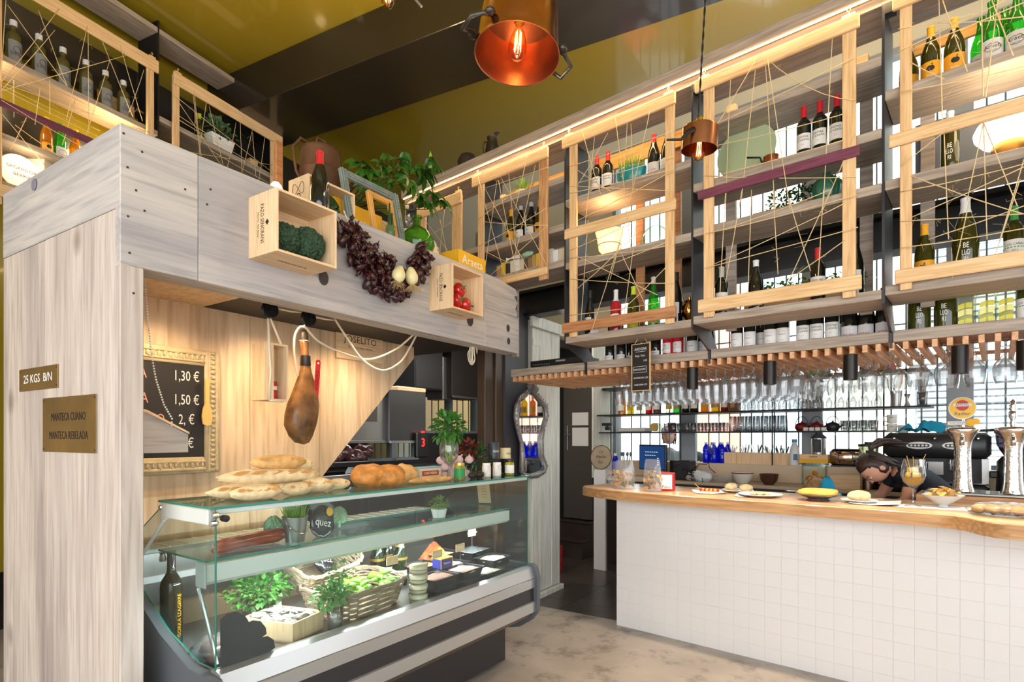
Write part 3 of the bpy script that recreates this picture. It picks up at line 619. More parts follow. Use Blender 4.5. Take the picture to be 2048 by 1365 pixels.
# black tube spotlights under the rack
SPOTS = []
for px, lab in ((1275, 'black tube spotlight under the rack, half hidden behind the small wine chalkboard'), (1385, 'black tube spotlight under the rack, first right of the small wine chalkboard'),
                (1540, 'black tube spotlight under the rack, third from the left in the row'), (1701, 'black tube spotlight under the rack, fourth from the left in the row'),
                (1920, 'black tube spotlight under the rack above the first chrome beer tap'), (2052, 'black tube spotlight cut by the right edge of the picture')):
    t = B.at(px, 750, RW+.06)[0]; t = min(SL, key=lambda q: abs(q+dts/2-t))+dts/2
    s_ = thing('tube_spotlight', lab, 'spotlight', B, B.at(px, 750, RW+.06)[0], RW+.06, 1.93, group='tube spotlights under the glass rack')
    MB().lathe([(0, 0), (.036, 0), (.036, -.002), (.036, -.14), (.033, -.14), (.031, -.12), (0, -.12)], 24).build('tube', mat('satin_black_metal', (34, 30, 28), .35, .5), s_, auto=.6)
    MB().lathe([(0, -.121), (.03, -.121)], 16).build('lamp', mat('warm_spot_lens', (255, 190, 110), .4, emit=14, ergb=(255, 180, 100)), s_)
    p = B.W(B.at(px, 750, RW+.06)[0], RW+.06, 1.78); lamp('tube_spot_light', 'SPOT', p, 20, (1, .8, .58), p-Vector((0, 0, 1)), .03, spot_size=1.7, spot_blend=.7)

# ------------------------------------------------------------------ wooden frames strung with twine
def lattice(F, w, label, stiles, top, bottom, strings, mid=None, midm=None, group='twine frames on the shelves', botm=None, stm=None, zb=None, hooks=True, sw=None):
    """stiles: two (x0,x1) pixel spans; top/bottom/mid: ((xl, ytop, ybot), (xr, ytop, ybot))"""
    at = F.at; xm = lambda r, e: at(r[e][0], r[e][1], w)[0]
    zz = lambda r: (sum(at(q[0], q[2], w)[1] for q in r)/2, sum(at(q[0], q[1], w)[1] for q in r)/2)
    tz0, tz1 = zz(top); b0, b1 = zz(bottom)
    T0, T1 = xm(top, 0), xm(top, 1)
    th = thing('twine_frame', label, 'frame', F, (T0+T1)/2, w, b0, group=group); c = (T0+T1)/2
    if tz1-tz0 < .05: tz0 = tz1-.05
    MB().box(T0-c, T1-c, -.03, -.0105, tz0-b0, tz1-b0, b=.004).build('top_rail', PINE_H, th)
    MB().box(xm(bottom, 0)-c, xm(bottom, 1)-c, -.03, -.0105, 0, b1-b0, b=.004).build('bottom_rail', botm or PINE_H, th)
    ss = []
    for i, (x0, x1) in enumerate(stiles):
        a, b = at(x0, 500, w)[0], at(x1, 500, w)[0]; ss.append((a+b)/2-c)
        MB().box(a-c, b-c, -.01, .012, (zb or -.03), tz1-b0-.02, b=.003).build('stile', stm if stm and i == 1 else PINE_V, th)
    if mid:
        m0, m1 = zz(mid); MB().box(xm(mid, 0)-c, xm(mid, 1)-c, -.03, -.0105, m0-b0, m1-b0, b=.004).build('cross_slat', midm or PINE_H, th)
    if hooks:
        for a in (T0-c+.05, T1-c-.05):
            MB().box(a-.03, a+.03, -.02, .0, tz1-b0-.002, tz1-b0+.02, b=.003).tube([(a, -.01, tz1-b0+.02), (a, -.01, tz1-b0+.035)], .002, 5).tube([(a+.008*math.cos(q), -.01, tz1-b0+.043+.008*math.sin(q)) for q in [i*PI/4 for i in range(8)]], .0018, 5, closed=True).build('hook_block', PINE_H, th)
    mb = MB()
    for i, s_ in enumerate(strings):
        (xa, ya), (xb, yb) = s_[:2]; dw = -.014 if i % 3 else -.032
        ta, za = at(xa, ya, w+dw); tb, z2 = at(xb, yb, w+dw)
        ps = []
        sag = R.uniform(0, .01)+(.05 if len(s_) > 2 else 0)
        for q in range(7):
            f_ = q/6; ps.append((ta+(tb-ta)*f_-c, dw+R.uniform(-.002, .002), za+(z2-za)*f_-b0-sag*4*f_*(1-f_)+R.uniform(-.001, .001)))
        mb.tube(ps, .0023, 5)
        for q in range(3):                                     # loose fibres
            p = Vector(ps[R.randint(1, 5)]); mb.tube([p, p+Vector((R.uniform(-.02, .02), R.uniform(-.01, .01), R.uniform(-.02, .02))), p+Vector((R.uniform(-.04, .04), R.uniform(-.01, .01), R.uniform(-.04, .04)))], .0006, 3)
    mb.build('twine', TWINE, th, smooth=True); return th
FW = SW0-.02
S4 = lambda s: [((s[i], s[i+1]), (s[i+2], s[i+3])) for i in range(0, len(s), 4)]
lattice(B, FW, 'twine strung frame at the far left of the bar shelf, partly behind the potted plant', ((842, 852), (905, 924)), ((838, 425, 446), (927, 377, 402)), ((838, 600, 612), (925, 566, 580)),
        S4([880, 440, 905, 560, 860, 470, 924, 430, 850, 520, 924, 500, 890, 410, 870, 590, 850, 440, 924, 540]))
lattice(B, FW, 'twine strung frame with turquoise paint spots on its right upright', ((957, 968), (1079, 1096)), ((948, 358, 377), (1100, 295, 318)), ((975, 566, 577), (1098, 534, 551)),
        S4([956, 355, 1014, 566, 993, 338, 1093, 530, 1016, 329, 1032, 500, 1054, 312, 1030, 420, 971, 376, 1096, 335, 971, 379, 1058, 544, 957, 438, 1012, 397, 957, 493, 1093, 416, 970, 444, 1096, 451,
            972, 504, 1054, 541, 975, 555, 1096, 451, 994, 361, 968, 552, 997, 361, 1036, 560, 1071, 330, 1021, 550]), stm=wood('paint_spotted_pine', (170, 120, 78), (200, 150, 100), (220, 172, 122), 'z', 5, 18, .55, .6, (60, 130, 150), kscale=3.2))
lattice(B, FW, 'twine strung frame with dark stained bottom rail and a pale cross slat', ((1140, 1154), (1331, 1349)), ((1128, 283, 303), (1354, 182, 208)), ((1128, 649, 669), (1355, 613, 636)),
        S4([1165, 266, 1201, 388, 1191, 254, 1170, 454, 1216, 266, 1156, 370, 1231, 237, 1248, 372, 1256, 229, 1247, 358, 1262, 248, 1266, 380, 1300, 220, 1267, 373, 1140, 334, 1348, 262, 1140, 372, 1348, 382,
            1156, 366, 1349, 313, 1156, 341, 1221, 382, 1140, 387, 1349, 338, 1349, 340, 1156, 441, 1139, 502, 1280, 440, 1139, 517, 1348, 490, 1154, 512, 1315, 590, 1139, 558, 1348, 567, 1153, 552, 1330, 486,
            1153, 579, 1277, 463, 1239, 499, 1306, 642, 1161, 663, 1176, 440, 1182, 667, 1240, 480, 1139, 631, 1348, 600, 1348, 517, 1241, 623, 1248, 372, 1262, 500, 1267, 373, 1220, 560, 1247, 640, 1275, 430]),
        mid=((1133, 458, 479), (1355, 403, 424)), botm=BROWNWOOD)
lattice(B, FW, 'wide twine strung frame crossed by a purple slat', ((1408, 1428), (1685, 1712)), ((1393, 167, 188), (1721, 30, 62)), ((1399, 602, 627), (1725, 551, 581)),
        S4([1515, 113, 1430, 255, 1513, 114, 1483, 398, 1530, 118, 1550, 419, 1535, 118, 1580, 419, 1462, 135, 1451, 407, 1665, 70, 1646, 419, 1428, 250, 1709, 114, 1430, 292, 1690, 228,
            1408, 352, 1714, 354, 1428, 353, 1688, 280, 1711, 266, 1646, 419, 1451, 380, 1438, 617, 1484, 380, 1451, 565, 1503, 380, 1495, 612, 1546, 380, 1556, 549, 1577, 396, 1621, 542, 1647, 380, 1634, 593,
            1661, 380, 1558, 604, 1410, 468, 1716, 389, 1430, 464, 1660, 380, 1428, 529, 1690, 407, 1410, 537, 1716, 455, 1585, 555, 1690, 481])+[((1526, 110), (1712, 201), 1)],
        mid=((1399, 385, 404), (1721, 294, 313)), midm=PURPLE)
lattice(B, FW, 'twine strung frame at the right picture edge with a pale cross slat', ((1800, 1824), (2060, 2092)), ((1786, -2, 32), (2110, -150, -108)), ((1791, 545, 573), (2110, 491, 522)),
        S4([1885, 0, 1934, 142, 1877, -30, 1885, 250, 1962, -60, 1966, 192, 1984, 0, 2027, 110, 2006, -80, 1971, 194, 1798, 103, 2013, 0, 1820, 100, 2060, 0, 1797, 58, 1949, 28, 1875, 46, 2060, 32, 1800, 183, 2060, 130,
            1822, 125, 1886, 157, 1967, 245, 1934, 402, 1967, 245, 2035, 413, 1967, 245, 1974, 479, 1888, 267, 1897, 479, 1801, 332, 1930, 230, 1800, 384, 2060, 325, 1823, 352, 2060, 432, 1824, 434, 2060, 328,
            1801, 443, 2060, 427, 1857, 479, 2060, 408, 2048, 318, 2000, 479, 1938, 404, 1904, 556, 2040, 359, 1979, 542, 1802, 496, 2060, 455]),
        mid=((1779, 274, 299), (2110, 181, 212)))

# ------------------------------------------------------------------ tall shelving on the left wall
ls = thing('bottle_shelving', 'tall steel and grey wood shelving on the olive left wall', 'shelf', S, 0, 0, 0)
def lb(name, m, *a, b=.002): return MB().box(*a, b=b).build(name, m, ls)
for t in (-1.6, .655, 2.03):
    pl_ = lb('side_plate', BLACKSTEEL, t-.006, t+.006, 0, .28, 2.9, 5.15 if t > 1 else 5.158)
    mb = MB()
    for z in [3.2+.12*q for q in range(17)]: mb.box(t-.02, t-.007, .05, .056, z, z+.006)
    mb.build('shelf_pins', STEEL, ls)['kind'] = 'stuff'
lb('top_board', GREYWOOD, -1.59, .648, 0, .26, 5.045, 5.09); lb('top_board', GREYWOOD, .663, 1.62, 0, .26, 5.045, 5.09)
for z in (4.13, 3.575, 3.235): lb('shelf_board', GREYWOOD, -1.59, .648, 0, .27, z, z+.045, b=.003)
lb('shelf_board', GREYWOOD, .663, 2.023, 0, .27, 4.27, 4.32, b=.003); lb('shelf_board', GREYWOOD, .663, 2.023, 0, .27, 3.55, 3.6, b=.003)
lb('back_rail', PINE_H, .3, .6, .25, .268, 4.2, 4.42); lb('back_rail', PINE_V, 1.2, 1.26, .272, .29, 4.0, 4.7)
lattice(S, -.03, 'twine strung frame with a purple slat on the left wall shelving above the kiosk corner', ((-6, 3), (293, 307)), ((-10, -75, -44), (314, 127, 152)), ((-10, 470, 495), (314, 390, 410)),
        S4([12, 0, 2, 160, 15, 10, 134, 172, 77, 20, 134, 172, 118, 18, 2, 165, 110, 60, 2, 182, 2, 182, 268, 106, 175, 52, 133, 240, 176, 52, 178, 270, 198, 65, 266, 234, 240, 90, 285, 242, 220, 120, 167, 285, 288, 140, 258, 225,
            2, 170, 200, 262, 2, 176, 210, 280, 28, 160, 28, 235, 80, 175, 70, 250, 2, 225, 90, 330, 60, 220, 20, 300, 2, 200, 175, 300, 100, 160, 100, 230, 2, 165, 300, 265, 30, 250, 130, 320, 150, 200, 125, 290]),
        mid=((-8, 196, 216), (192, 283, 292)), midm=PURPLE, zb=-.05, group='twine frames on the wall shelving')
lattice(S, -.03, 'narrower twine strung frame on the wall shelving above the kiosk front', ((345, 358), (541, 553)), ((344, 151, 172), (562, 268, 292)), ((344, 345, 362), (562, 415, 430)),
        S4([348, 190, 545, 345, 348, 190, 470, 370, 385, 178, 400, 310, 388, 180, 402, 312, 414, 195, 398, 305, 418, 212, 446, 330, 472, 245, 455, 335, 480, 230, 484, 345, 505, 260, 484, 346, 505, 265, 512, 355, 530, 272, 518, 360,
            348, 225, 470, 300, 358, 240, 545, 350, 350, 300, 545, 330, 420, 300, 545, 370]), group='twine frames on the wall shelving', zb=-.05)
# ------------------------------------------------------------------ bottles
def gl_(name, rgb, rough=.07, tr=.0):
    if name in MC: return MC[name]
    m = mat(name, rgb, rough, coat=.6)
    if tr:
        nt = m.node_tree; p = nt.nodes['Principled BSDF']; t = nt.nodes.new('ShaderNodeBsdfTransparent'); t.inputs[0].default_value = lin(tuple(min(255, int(c*1.5)+30) for c in rgb))
        s = nt.nodes.new('ShaderNodeMixShader'); s.inputs[0].default_value = 1-tr; nt.links.new(t.outputs[0], s.inputs[1]); nt.links.new(p.outputs[0], s.inputs[2]); nt.links.new(s.outputs[0], nt.nodes['Material Output'].inputs[0])
    return m
DARKG = gl_('dark_bottle_glass', (22, 22, 16)); OLIVEG = gl_('olive_bottle_glass', (64, 62, 14), .07, .3); GREENG = gl_('green_bottle_glass', (40, 130, 40), .06, .45)
ROSEG = gl_('rose_wine_glass', (190, 40, 50), .07, .25); CLEARG = thin('clear_bottle_glass', (235, 238, 225), (90, 95, 80), 1.5, .03, .12); AMBERG = gl_('amber_liquor', (200, 110, 20), .07, .35)
LABELW = mat('white_label', (232, 228, 222), .6); LABELY = mat('orange_yellow_label', (232, 160, 30), .55); LABELG = mat('grey_white_label', (215, 214, 212), .6)
CAP = {k: mat('cap_'+k, v, .4) for k, v in dict(red=(196, 34, 40), orangered=(214, 70, 40), yellow=(240, 170, 30), white=(225, 224, 222), black=(26, 24, 26), green=(60, 150, 60), lime=(190, 210, 40), silver=(190, 188, 184)).items()}
SHAPE = {  # radius, profile (r factor, z), neck radius, capsule from z
 'bordeaux': (.0375, [(0, .0), (.94, .0), (1, .006), (1, .192), (.93, .205), (.62, .222), (.42, .234), (.385, .25), (.385, .29), (.42, .291), (.42, .299), (0, .3)]),
 'burgundy': (.042, [(0, .0), (.94, .0), (1, .006), (1, .14), (.95, .165), (.8, .195), (.58, .22), (.42, .242), (.36, .26), (.35, .288), (.39, .289), (.39, .298), (0, .3)]),
 'cider': (.0405, [(0, .0), (.94, .0), (1, .006), (1, .155), (.9, .18), (.68, .21), (.46, .24), (.36, .27), (.36, .29), (.42, .291), (.42, .304), (0, .305)]),
 'gin': (.037, [(0, .0), (.94, .0), (1, .006), (1, .17), (.97, .185), (.8, .2), (.5, .21), (.4, .218), (.4, .24), (.46, .241), (.46, .275), (0, .276)]),
 'slim': (.037, [(0, .0), (.94, .0), (1, .006), (1, .15), (.93, .18), (.75, .215), (.52, .25), (.37, .28), (.36, .325), (.4, .326), (.4, .336), (0, .337)]),
 'magnum': (.052, [(0, .0), (.94, .0), (1, .008), (1, .18), (.96, .21), (.78, .26), (.52, .3), (.36, .33), (.33, .37), (.36, .371), (.36, .384), (0, .385)]),
 'square': (.043, [(0, .0), (1, .0), (1, .17), (.9, .195), (.5, .21), (.36, .23), (.36, .29), (0, .291)]),
 'champagne': (.044, [(0, .0), (.94, .0), (1, .008), (1, .15), (.96, .17), (.78, .205), (.52, .24), (.38, .265), (.35, .29), (.4, .291), (.42, .302), (.38, .31), (0, .315)]),
}
def bottle(shape, glass, cap=None, capz=.24, lab=None, labm=LABELW, lettering=(), span=2.3, name='wine_bottle', liquid=None, art=None):
    rad, pr = SHAPE[shape]; H_ = pr[-1][1]
    th = thing(name, 'wine bottle on a shelf', 'bottle')
    MB().lathe([(r*rad, z) for r, z in pr], 22 if shape != 'square' else 8).build('glass_body', glass, th, auto=.6)
    if cap:
        def rr(z):
            for (r0, z0), (r1, z1) in zip(pr, pr[1:]):
                if z0 <= z <= z1 and z1 > z0: return r0+(r1-r0)*(z-z0)/(z1-z0)
            return pr[-2][0]
        zs = [capz]+[z for r, z in pr if z > capz+.002 and r > 0]
        MB().lathe([(rr(z)*rad+.0009, z) for z in zs]+[(rr(zs[-1])*rad*.8, H_+.0012), (0, H_+.0014)], 18).build('capsule', cap, th, auto=.6)
    rl = rad+.0008
    for i, (z0, z1, mm) in enumerate([(lab[0], lab[1], labm)] if lab else []):
        q = MB(); n = 14; f = lambda a, z, r: (r*math.sin(a), -r*math.cos(a), z)
        vs = [f(-span/2+span*j/n, z, r) for r in (rl, rl-.0006) for z in (z0, z1) for j in range(n+1)]; m_ = n+1
        q.add(vs, [(j, j+1, m_+j+1, m_+j) for j in range(n)]+[(2*m_+j+1, 2*m_+j, 3*m_+j, 3*m_+j+1) for j in range(n)]); q.build('label', mm, th, smooth=True)
    for s_, size, mm, z, sx in lettering: text(s_, size, mm, th, loc=(0, 0, z), bend=rl+.0006, sx=sx)
    if art == 'apple':
        q = MB(); zc, rr_ = (lab[0]+lab[1])/2+.008, .015
        pts = [(rr_*1.08*math.cos(a)*(1-.18*abs(math.sin(a*1)))*(1.06), rr_*(math.sin(a)-(.25 if False else 0))-(.004*math.exp(-(math.cos(a)/.25)**2) if math.sin(a) > 0 else -.003*math.exp(-(math.cos(a)/.3)**2))) for a in [i*2*PI/28 for i in range(28)]]
        lf = [(.002+.009*u+.0, rr_+.002+.004*u+.0035*math.sin(PI*u)*s) for s, us in ((1, [0, .3, .6, 1]), (-1, [.7, .4])) for u in us]
        for P_ in (pts, lf):
            vs = [((rl+.0009)*math.sin(x/rl), -(rl+.0009)*math.cos(x/rl), zc+z) for x, z in P_]; q.add(vs, [tuple(range(len(vs)))])
        q.build('apple_emblem', INK, th)
    if art == 'ring':
        zc = (lab[0]+lab[1])/2+.012; MB().tube([((rl+.0006)*math.sin(.009*math.cos(a)/rl), -(rl+.0006)*math.cos(.009*math.cos(a)/rl), zc+.009*math.sin(a)) for a in [i*PI/10 for i in range(20)]], .0006, 4, closed=True).build('ring_emblem', mat('faint_grey_ink', (170, 170, 172), .6), th)
    if art == 'mountain':
        zc = lab[1]-.022; MB().tube([((rl+.0006)*math.sin(x/rl), -(rl+.0006)*math.cos(x/rl), zc+z) for x, z in ((-.02, -.006), (-.01, .001), (-.004, .0), (.002, .006), (.01, .0), (.02, -.006))], .0007, 4).build('mountain_emblem', mat('faint_grey_ink', (170, 170, 172), .6), th)
    if art == 'heart':
        zc = (lab[0]+lab[1])/2; MB().tube([((rl+.0008)*math.sin(x/rl), -(rl+.0008)*math.cos(x/rl), zc+z) for x, z in [(.026*math.cos(a)*(1+.12*math.cos(2*a)), .021*math.sin(a)-.006*math.exp(-(math.cos(a)/.3)**2)*(1 if math.sin(a) > 0 else 0)) for a in [i*PI/12 for i in range(24)]]], .0016, 5, closed=True).build('apple_outline', mat('bronze_ink', (150, 124, 84), .5), th)
    return th
PROTO_USED = set()
def row(proto, F, items, group, rz=0):
    """items: (t, w, z, label)"""
    for t, w, z, lab in items:
        if proto not in PROTO_USED: PROTO_USED.add(proto); put(proto, F, t, w, z, R.uniform(-.12, .12)+rz); proto['label'] = lab; proto['group'] = group
        else: dup(proto, F, t, w, z, R.uniform(-.15, .15)+rz, lab, group)
def bx_(px, w=-.46): return B.at(px, 300, w)[0]
WB = 'wine bottles on the hanging shelf'
pG = bottle('bordeaux', DARKG, CAP['red'], .236, (.055, .14), LABELW, [('Gomez', .02, INK, .122, 1), ('Cruzado', .02, INK, .105, 1), ('RIOJA', .006, INKRED, .078, 1)])
row(pG, B, [(bx_(1194), -.46, SHZ[2][0], 'red capped white label bottle, left of the pair beside the turquoise planter'), (bx_(1216), -.46, SHZ[2][0], 'red capped white label bottle, right of the pair beside the turquoise planter'),
            (bx_(1608), -.46, SHZ[3][1], 'red capped white label bottle, left of the three right of the green plate'), (bx_(1640), -.46, SHZ[3][1], 'red capped white label bottle, middle of the three right of the green plate'),
            (bx_(1674), -.46, SHZ[3][1], 'red capped white label bottle, right of the three, beside the wide frame upright'), (bx_(1636), -.46, SHZ[3][3], 'red capped bottle standing alone behind the bottom rail of the wide twine frame'),
            (bx_(1606, -.2), -.2, RACKZ, 'scripted white label bottle on the lower rack shelf, left of three'), (bx_(1634, -.2), -.2, RACKZ, 'scripted white label bottle on the lower rack shelf, middle of three'),
            (bx_(1664, -.2), -.2, RACKZ, 'scripted white label bottle on the lower rack shelf, right of three')], WB)
pA = bottle('burgundy', DARKG, CAP['red'], .245, (.03, .105), LABELG, [('artuke', .021, INKRED, .058, 1), ('2013', .006, INK, .042, 1)], art='ring')
row(pA, B, [(bx_(1308), -.46, SHZ[2][0], 'red capped grey label bottle right of the turquoise planter'), (bx_(1335), -.46, SHZ[2][0], 'red capped grey label bottle behind the frame upright right of the turquoise planter'),
            (bx_(1700, -.2), -.2, RACKZ, 'grey label bottle with red lettering on the lower shelf, left of three'), (bx_(1733, -.2), -.2, RACKZ, 'grey label bottle with red lettering on the lower shelf, middle of three'),
            (bx_(1768, -.2), -.2, RACKZ, 'grey label bottle with red lettering on the lower shelf, right of three beside steel plate')], WB)
pM = bottle('bordeaux', DARKG, CAP['silver'], .236, (.03, .14), LABELW, [('MENDIETA', .0085, INK, .1, 1), ('Rioja', .011, mat('faint_grey_ink'), .068, 1)], art='mountain', span=2.6)
row(pM, B, [(bx_(1443), -.46, SHZ[3][3], 'silver capped white label bottle behind the left end of the wide frame rail')]+
    [(bx_(x, -.2), -.2, RACKZ, '%s of the four mountain label bottles on the lower shelf' % n_) for x, n_ in ((1474, 'first'), (1500, 'second'), (1541, 'third'), (1566, 'fourth'))]+
    [(bx_(1524, -.12), -.12, RACKZ, 'mountain label bottle standing back between the front pairs on the lower shelf'), (bx_(1675, -.12), -.12, RACKZ, 'pale label bottle standing back beside the scripted ones on the lower shelf')], WB)
pY = bottle('burgundy', OLIVEG, CAP['yellow'], .243, (.03, .115), LABELY, [('Basalar', .012, INKWHITE, .048, 1)], art='apple', span=2.7)
row(pY, B, [(bx_(1862), -.46, SHZ[4][0], 'yellow capped bottle with an apple label, left of the pair top right'), (bx_(1909), -.46, SHZ[4][0], 'yellow capped bottle with an apple label, right of the pair top right'),
            (bx_(1818, -.4), -.4, SHZ[4][0], 'apple label bottle half hidden behind the upright of the right frame'), (bx_(1849), -.46, SHZ[4][2], 'yellow capped apple label bottle low behind the right frame bottom rail'),
            (bx_(1019), -.44, SHZ[1][1], 'slender yellow capped apple label bottle, leftmost in the paint spotted frame'), (bx_(1077), -.44, SHZ[1][1], 'yellow capped apple label bottle beside the paint spotted upright')], WB)
pW = bottle('burgundy', DARKG, CAP['silver'], .262, (.03, .1), LABELW, [('LAS MERCEDES', .009, INK, .05, 1), ('Rio', .016, INK, .078, 1)])
row(pW, B, [(bx_(1040), -.45, SHZ[1][1], 'dark bottle with white label and silver cap, second from left in the spotted frame'), (bx_(1061), -.45, SHZ[1][1], 'dark bottle with white label and silver cap, third from left in the spotted frame'),
            (bx_(1418, -.2), -.2, RACKZ, 'dark bottle with small white label beside the steel plate on the lower shelf')], WB)
pC = bottle('cider', GREENG, None, 0, (.035, .115), LABELG, [('Araeta', .026, INK, .08, 1), ('Sagardoa', .008, INK, .062, 1)], art='heart', span=2.5, name='cider_bottle')
row(pC, B, [(bx_(1984), -.47, SHZ[4][0], 'green cider bottle with grey label, left of the front pair top right'), (bx_(2034), -.47, SHZ[4][0], 'green cider bottle with grey label, right of the front pair at the picture edge'),
            (bx_(1962, -.36), -.37, SHZ[4][0], 'green cider bottle standing behind, left of the labelled pair'), (bx_(2010, -.36), -.37, SHZ[4][0], 'green cider bottle standing behind, between the labelled pair')], 'green cider bottles')
BEL = [('BE', .03, INKWHITE, .125, .62), ('LLO', .03, INKWHITE, .097, .5), ('RI', .03, INKWHITE, .069, .6)]
pB = bottle('bordeaux', OLIVEG, CAP['white'], .24, None, LABELW, BEL)
row(pB, B, [(bx_(1900), -.46, SHZ[4][1], 'olive bottle with tall white lettering and white cap behind the cross slat')], WB)
pBm = bottle('magnum', OLIVEG, CAP['white'], .31, None, LABELW, [('BE', .036, INKWHITE, .15, .62), ('LLO', .036, INKWHITE, .117, .5), ('RI', .036, INKWHITE, .084, .6)])
row(pBm, B, [(bx_(1931), -.46, SHZ[4][2], 'big dark bottle with white cap and tall white lettering behind the bottom rail'), (bx_(1838, -.2), -.2, RACKZ, 'big olive bottle with tall white lettering on the lower shelf, left of two'), (bx_(1892, -.2), -.2, RACKZ, 'big olive bottle with tall white lettering on the lower shelf, right of two')], WB)
pL = bottle('bordeaux', OLIVEG, CAP['green'], .236, (.03, .145), LABELW, [('LUIS CAÑAS', .014, INK, .122, .9), ('2013', .011, INK, .095, 1)])
MB().lathe([(.0386, .107), (.0386, .112)], 20).build('green_stripe', CAP['green'], pL)
row(pL, B, [(bx_(2028), -.46, SHZ[4][2], 'green capped bottle with white and green label behind the right bottom rail'), (bx_(2052, -.2), -.2, RACKZ, 'white and green label bottle at the right picture edge on the lower shelf')], WB)
pR = bottle('bordeaux', ROSEG, CAP['white'], .22, (.06, .13), LABELW, [('6', .022, INKRED, .112, 1), ('FINCA ROSADO', .009, INKRED, .09, 1)], name='rose_wine_bottle', span=2.0)
row(pR, B, [(bx_(1232), -.46, SHZ[2][2], 'pink wine bottle with white cap behind the dark stained rail'), (bx_(1336, -.2), -.2, RACKZ, 'pink wine bottle on the lower shelf, left of two right of the small chalkboard'), (bx_(1357, -.2), -.2, RACKZ, 'pink wine bottle on the lower shelf, right of two right of the small chalkboard')], WB)
pO = bottle('burgundy', OLIVEG, CAP['lime'], .243, (.02, .07), mat('lime_label', (200, 210, 40), .5), [], span=2.6)
row(pO, B, [(bx_(1267), -.46, SHZ[2][2], 'olive bottle with a lime yellow cap and label behind the dark stained rail'), (S.at(398, 200, .12)[0], -99, 0, 'x')][:1], WB)
row(pO, S, [(S.at(399, 200, .14)[0], .14, 4.32, 'lime capped bottle on the wall shelving above the kiosk front, left of two'), (S.at(443, 200, .14)[0], .14, 4.32, 'lime capped bottle on the wall shelving above the kiosk front, right of two')], 'bottles on the wall shelving')
pE = bottle('slim', GREENG, CAP['silver'], .29, (.03, .09), mat('old_gold_label', (206, 186, 120), .5), [('VINO', .012, INKBROWN, .06, 1)], span=2.4)
row(pE, B, [(bx_(1307), -.46, SHZ[2][2], 'slim green bottle with a round cream label behind the dark stained rail')], WB)
pD = bottle('slim', DARKG, CAP['black'], .28, (.07, .14), LABELG, [('VERMUT', .01, INK, .1, 1)], span=1.7)
row(pD, B, [(bx_(1353), -.46, SHZ[2][2], 'tall dark bottle with grey label right of the dark framed twine upright'), (bx_(1177), -.44, SHZ[2][2], 'tall dark bottle in the corner left of the small white box'), (bx_(1712), -.46, SHZ[3][3], 'dark bottle half hidden behind the right upright of the wide frame')], WB)
pK = bottle('burgundy', DARKG, CAP['white'], .262, (.03, .095), LABELW, [('a', .02, INKRED, .08, 1)])
row(pK, B, [(bx_(1512), -.46, SHZ[3][3], 'dark sloping bottle with a white cap behind the wide frame bottom rail')], WB)
pP = bottle('bordeaux', DARKG, CAP['black'], .236, (.045, .125), LABELG, [('MUSEO', .011, INK, .09, 1)], span=2.4)
MB().lathe([(.0383, .004), (.0383, .042)], 20).build('purple_band', mat('purple_band', (74, 50, 130), .4), pP)
row(pP, B, [(bx_(1385, -.2), -.2, RACKZ, 'dark bottle with grey label over a purple band on the lower shelf, front'), (bx_(1402, -.13), -.13, RACKZ, 'dark bottle with grey label over a purple band on the lower shelf, set back')], WB)
pF = bottle('bordeaux', DARKG, CAP['black'], .236, (.012, .085), LABELW, [('Santa Rosa', .012, INK, .072, 1)], span=2.4)
MB().ball((0, -.0385, .045), (.011, .002, .008), 8, 6).build('fruit_emblem', INK, pF)
row(pF, B, [(bx_(x, w), w, RACKZ, l) for x, w, l in ((1220, -.2, 'short label bottle on the lower shelf, first left of the small chalkboard'), (1243, -.2, 'short label bottle on the lower shelf, second from the left'), (1258, -.11, 'short label bottle standing back left of the small chalkboard'), (1274, -.2, 'short label bottle partly behind the small chalkboard'), (1290, -.11, 'dark bottle hidden behind the small chalkboard, set back'), (1312, -.2, 'dark bottle right behind the edge of the small chalkboard'))], WB)
pS = bottle('square', CLEARG, CAP['white'], .24, None, LABELW, [], name='square_wine_bottle')
q = MB()
for z0, rgb in ((.03, 0), (.075, 1), (.11, 0)):
    vs = [(x, -.0412, z0+.02*math.sin(PI*(x+.045)/.11)+h) for h in (0, .03 if rgb else .026) for x in [-.028+.056*i/8 for i in range(9)]]; q.add(vs, [(i, i+1, i+10, i+9) for i in range(8)], rgb)
q.build('yellow_bands', [mat('yellow_band', (224, 214, 60), .4), mat('pale_yellow_band', (238, 232, 140), .4)], pS); MB().box(-.026, .026, -.026, .026, .008, .12).build('wine', mat('white_wine', (232, 224, 90), .1, trans=.3), pS)
row(pS, B, [(bx_(x, -.2), -.2, RACKZ, '%s of the three clear bottles with curved yellow bands on the lower shelf' % n_) for x, n_ in ((1930, 'left'), (1971, 'middle'), (2013, 'right'))], WB, PI/8*0)
pN = bottle('gin', gl_('smoky_spirit_glass', (120, 112, 60), .05, .5), CAP['white'], .241, (.03, .15), thin('printed_label', (225, 225, 220), (200, 200, 200), .6, .3, .25), [('Silver', .03, mat('navy_ink', (40, 50, 90), .5), .075, 1)], name='gin_bottle', span=2.2); pN.scale = (1.28,)*3
MB().tube([(.0385*math.sin(.018*math.cos(a)/.0385), -.0385*math.cos(.018*math.cos(a)/.0385), .1+.018*math.sin(a)) for a in [i*PI/8 for i in range(16)]], .0016, 4, closed=True).build('ring_emblem', mat('navy_ink'), pN)
row(pN, S, [(S.at(x, 200, .13)[0], .13, 4.175, 'white capped clear bottle on the wall shelving, %s from the left of six' % ORD[i]) for i, x in enumerate((27, 78, 126, 172, 211, 247))]+
    [(S.at(103, 300, .13)[0], .13, 3.28, 'white capped clear bottle low on the wall shelving right of the round plate'), (S.at(135, 300, .13)[0], .13, 3.28, 'white capped clear bottle peeping over the kiosk corner')], 'white capped bottles on the wall shelving')
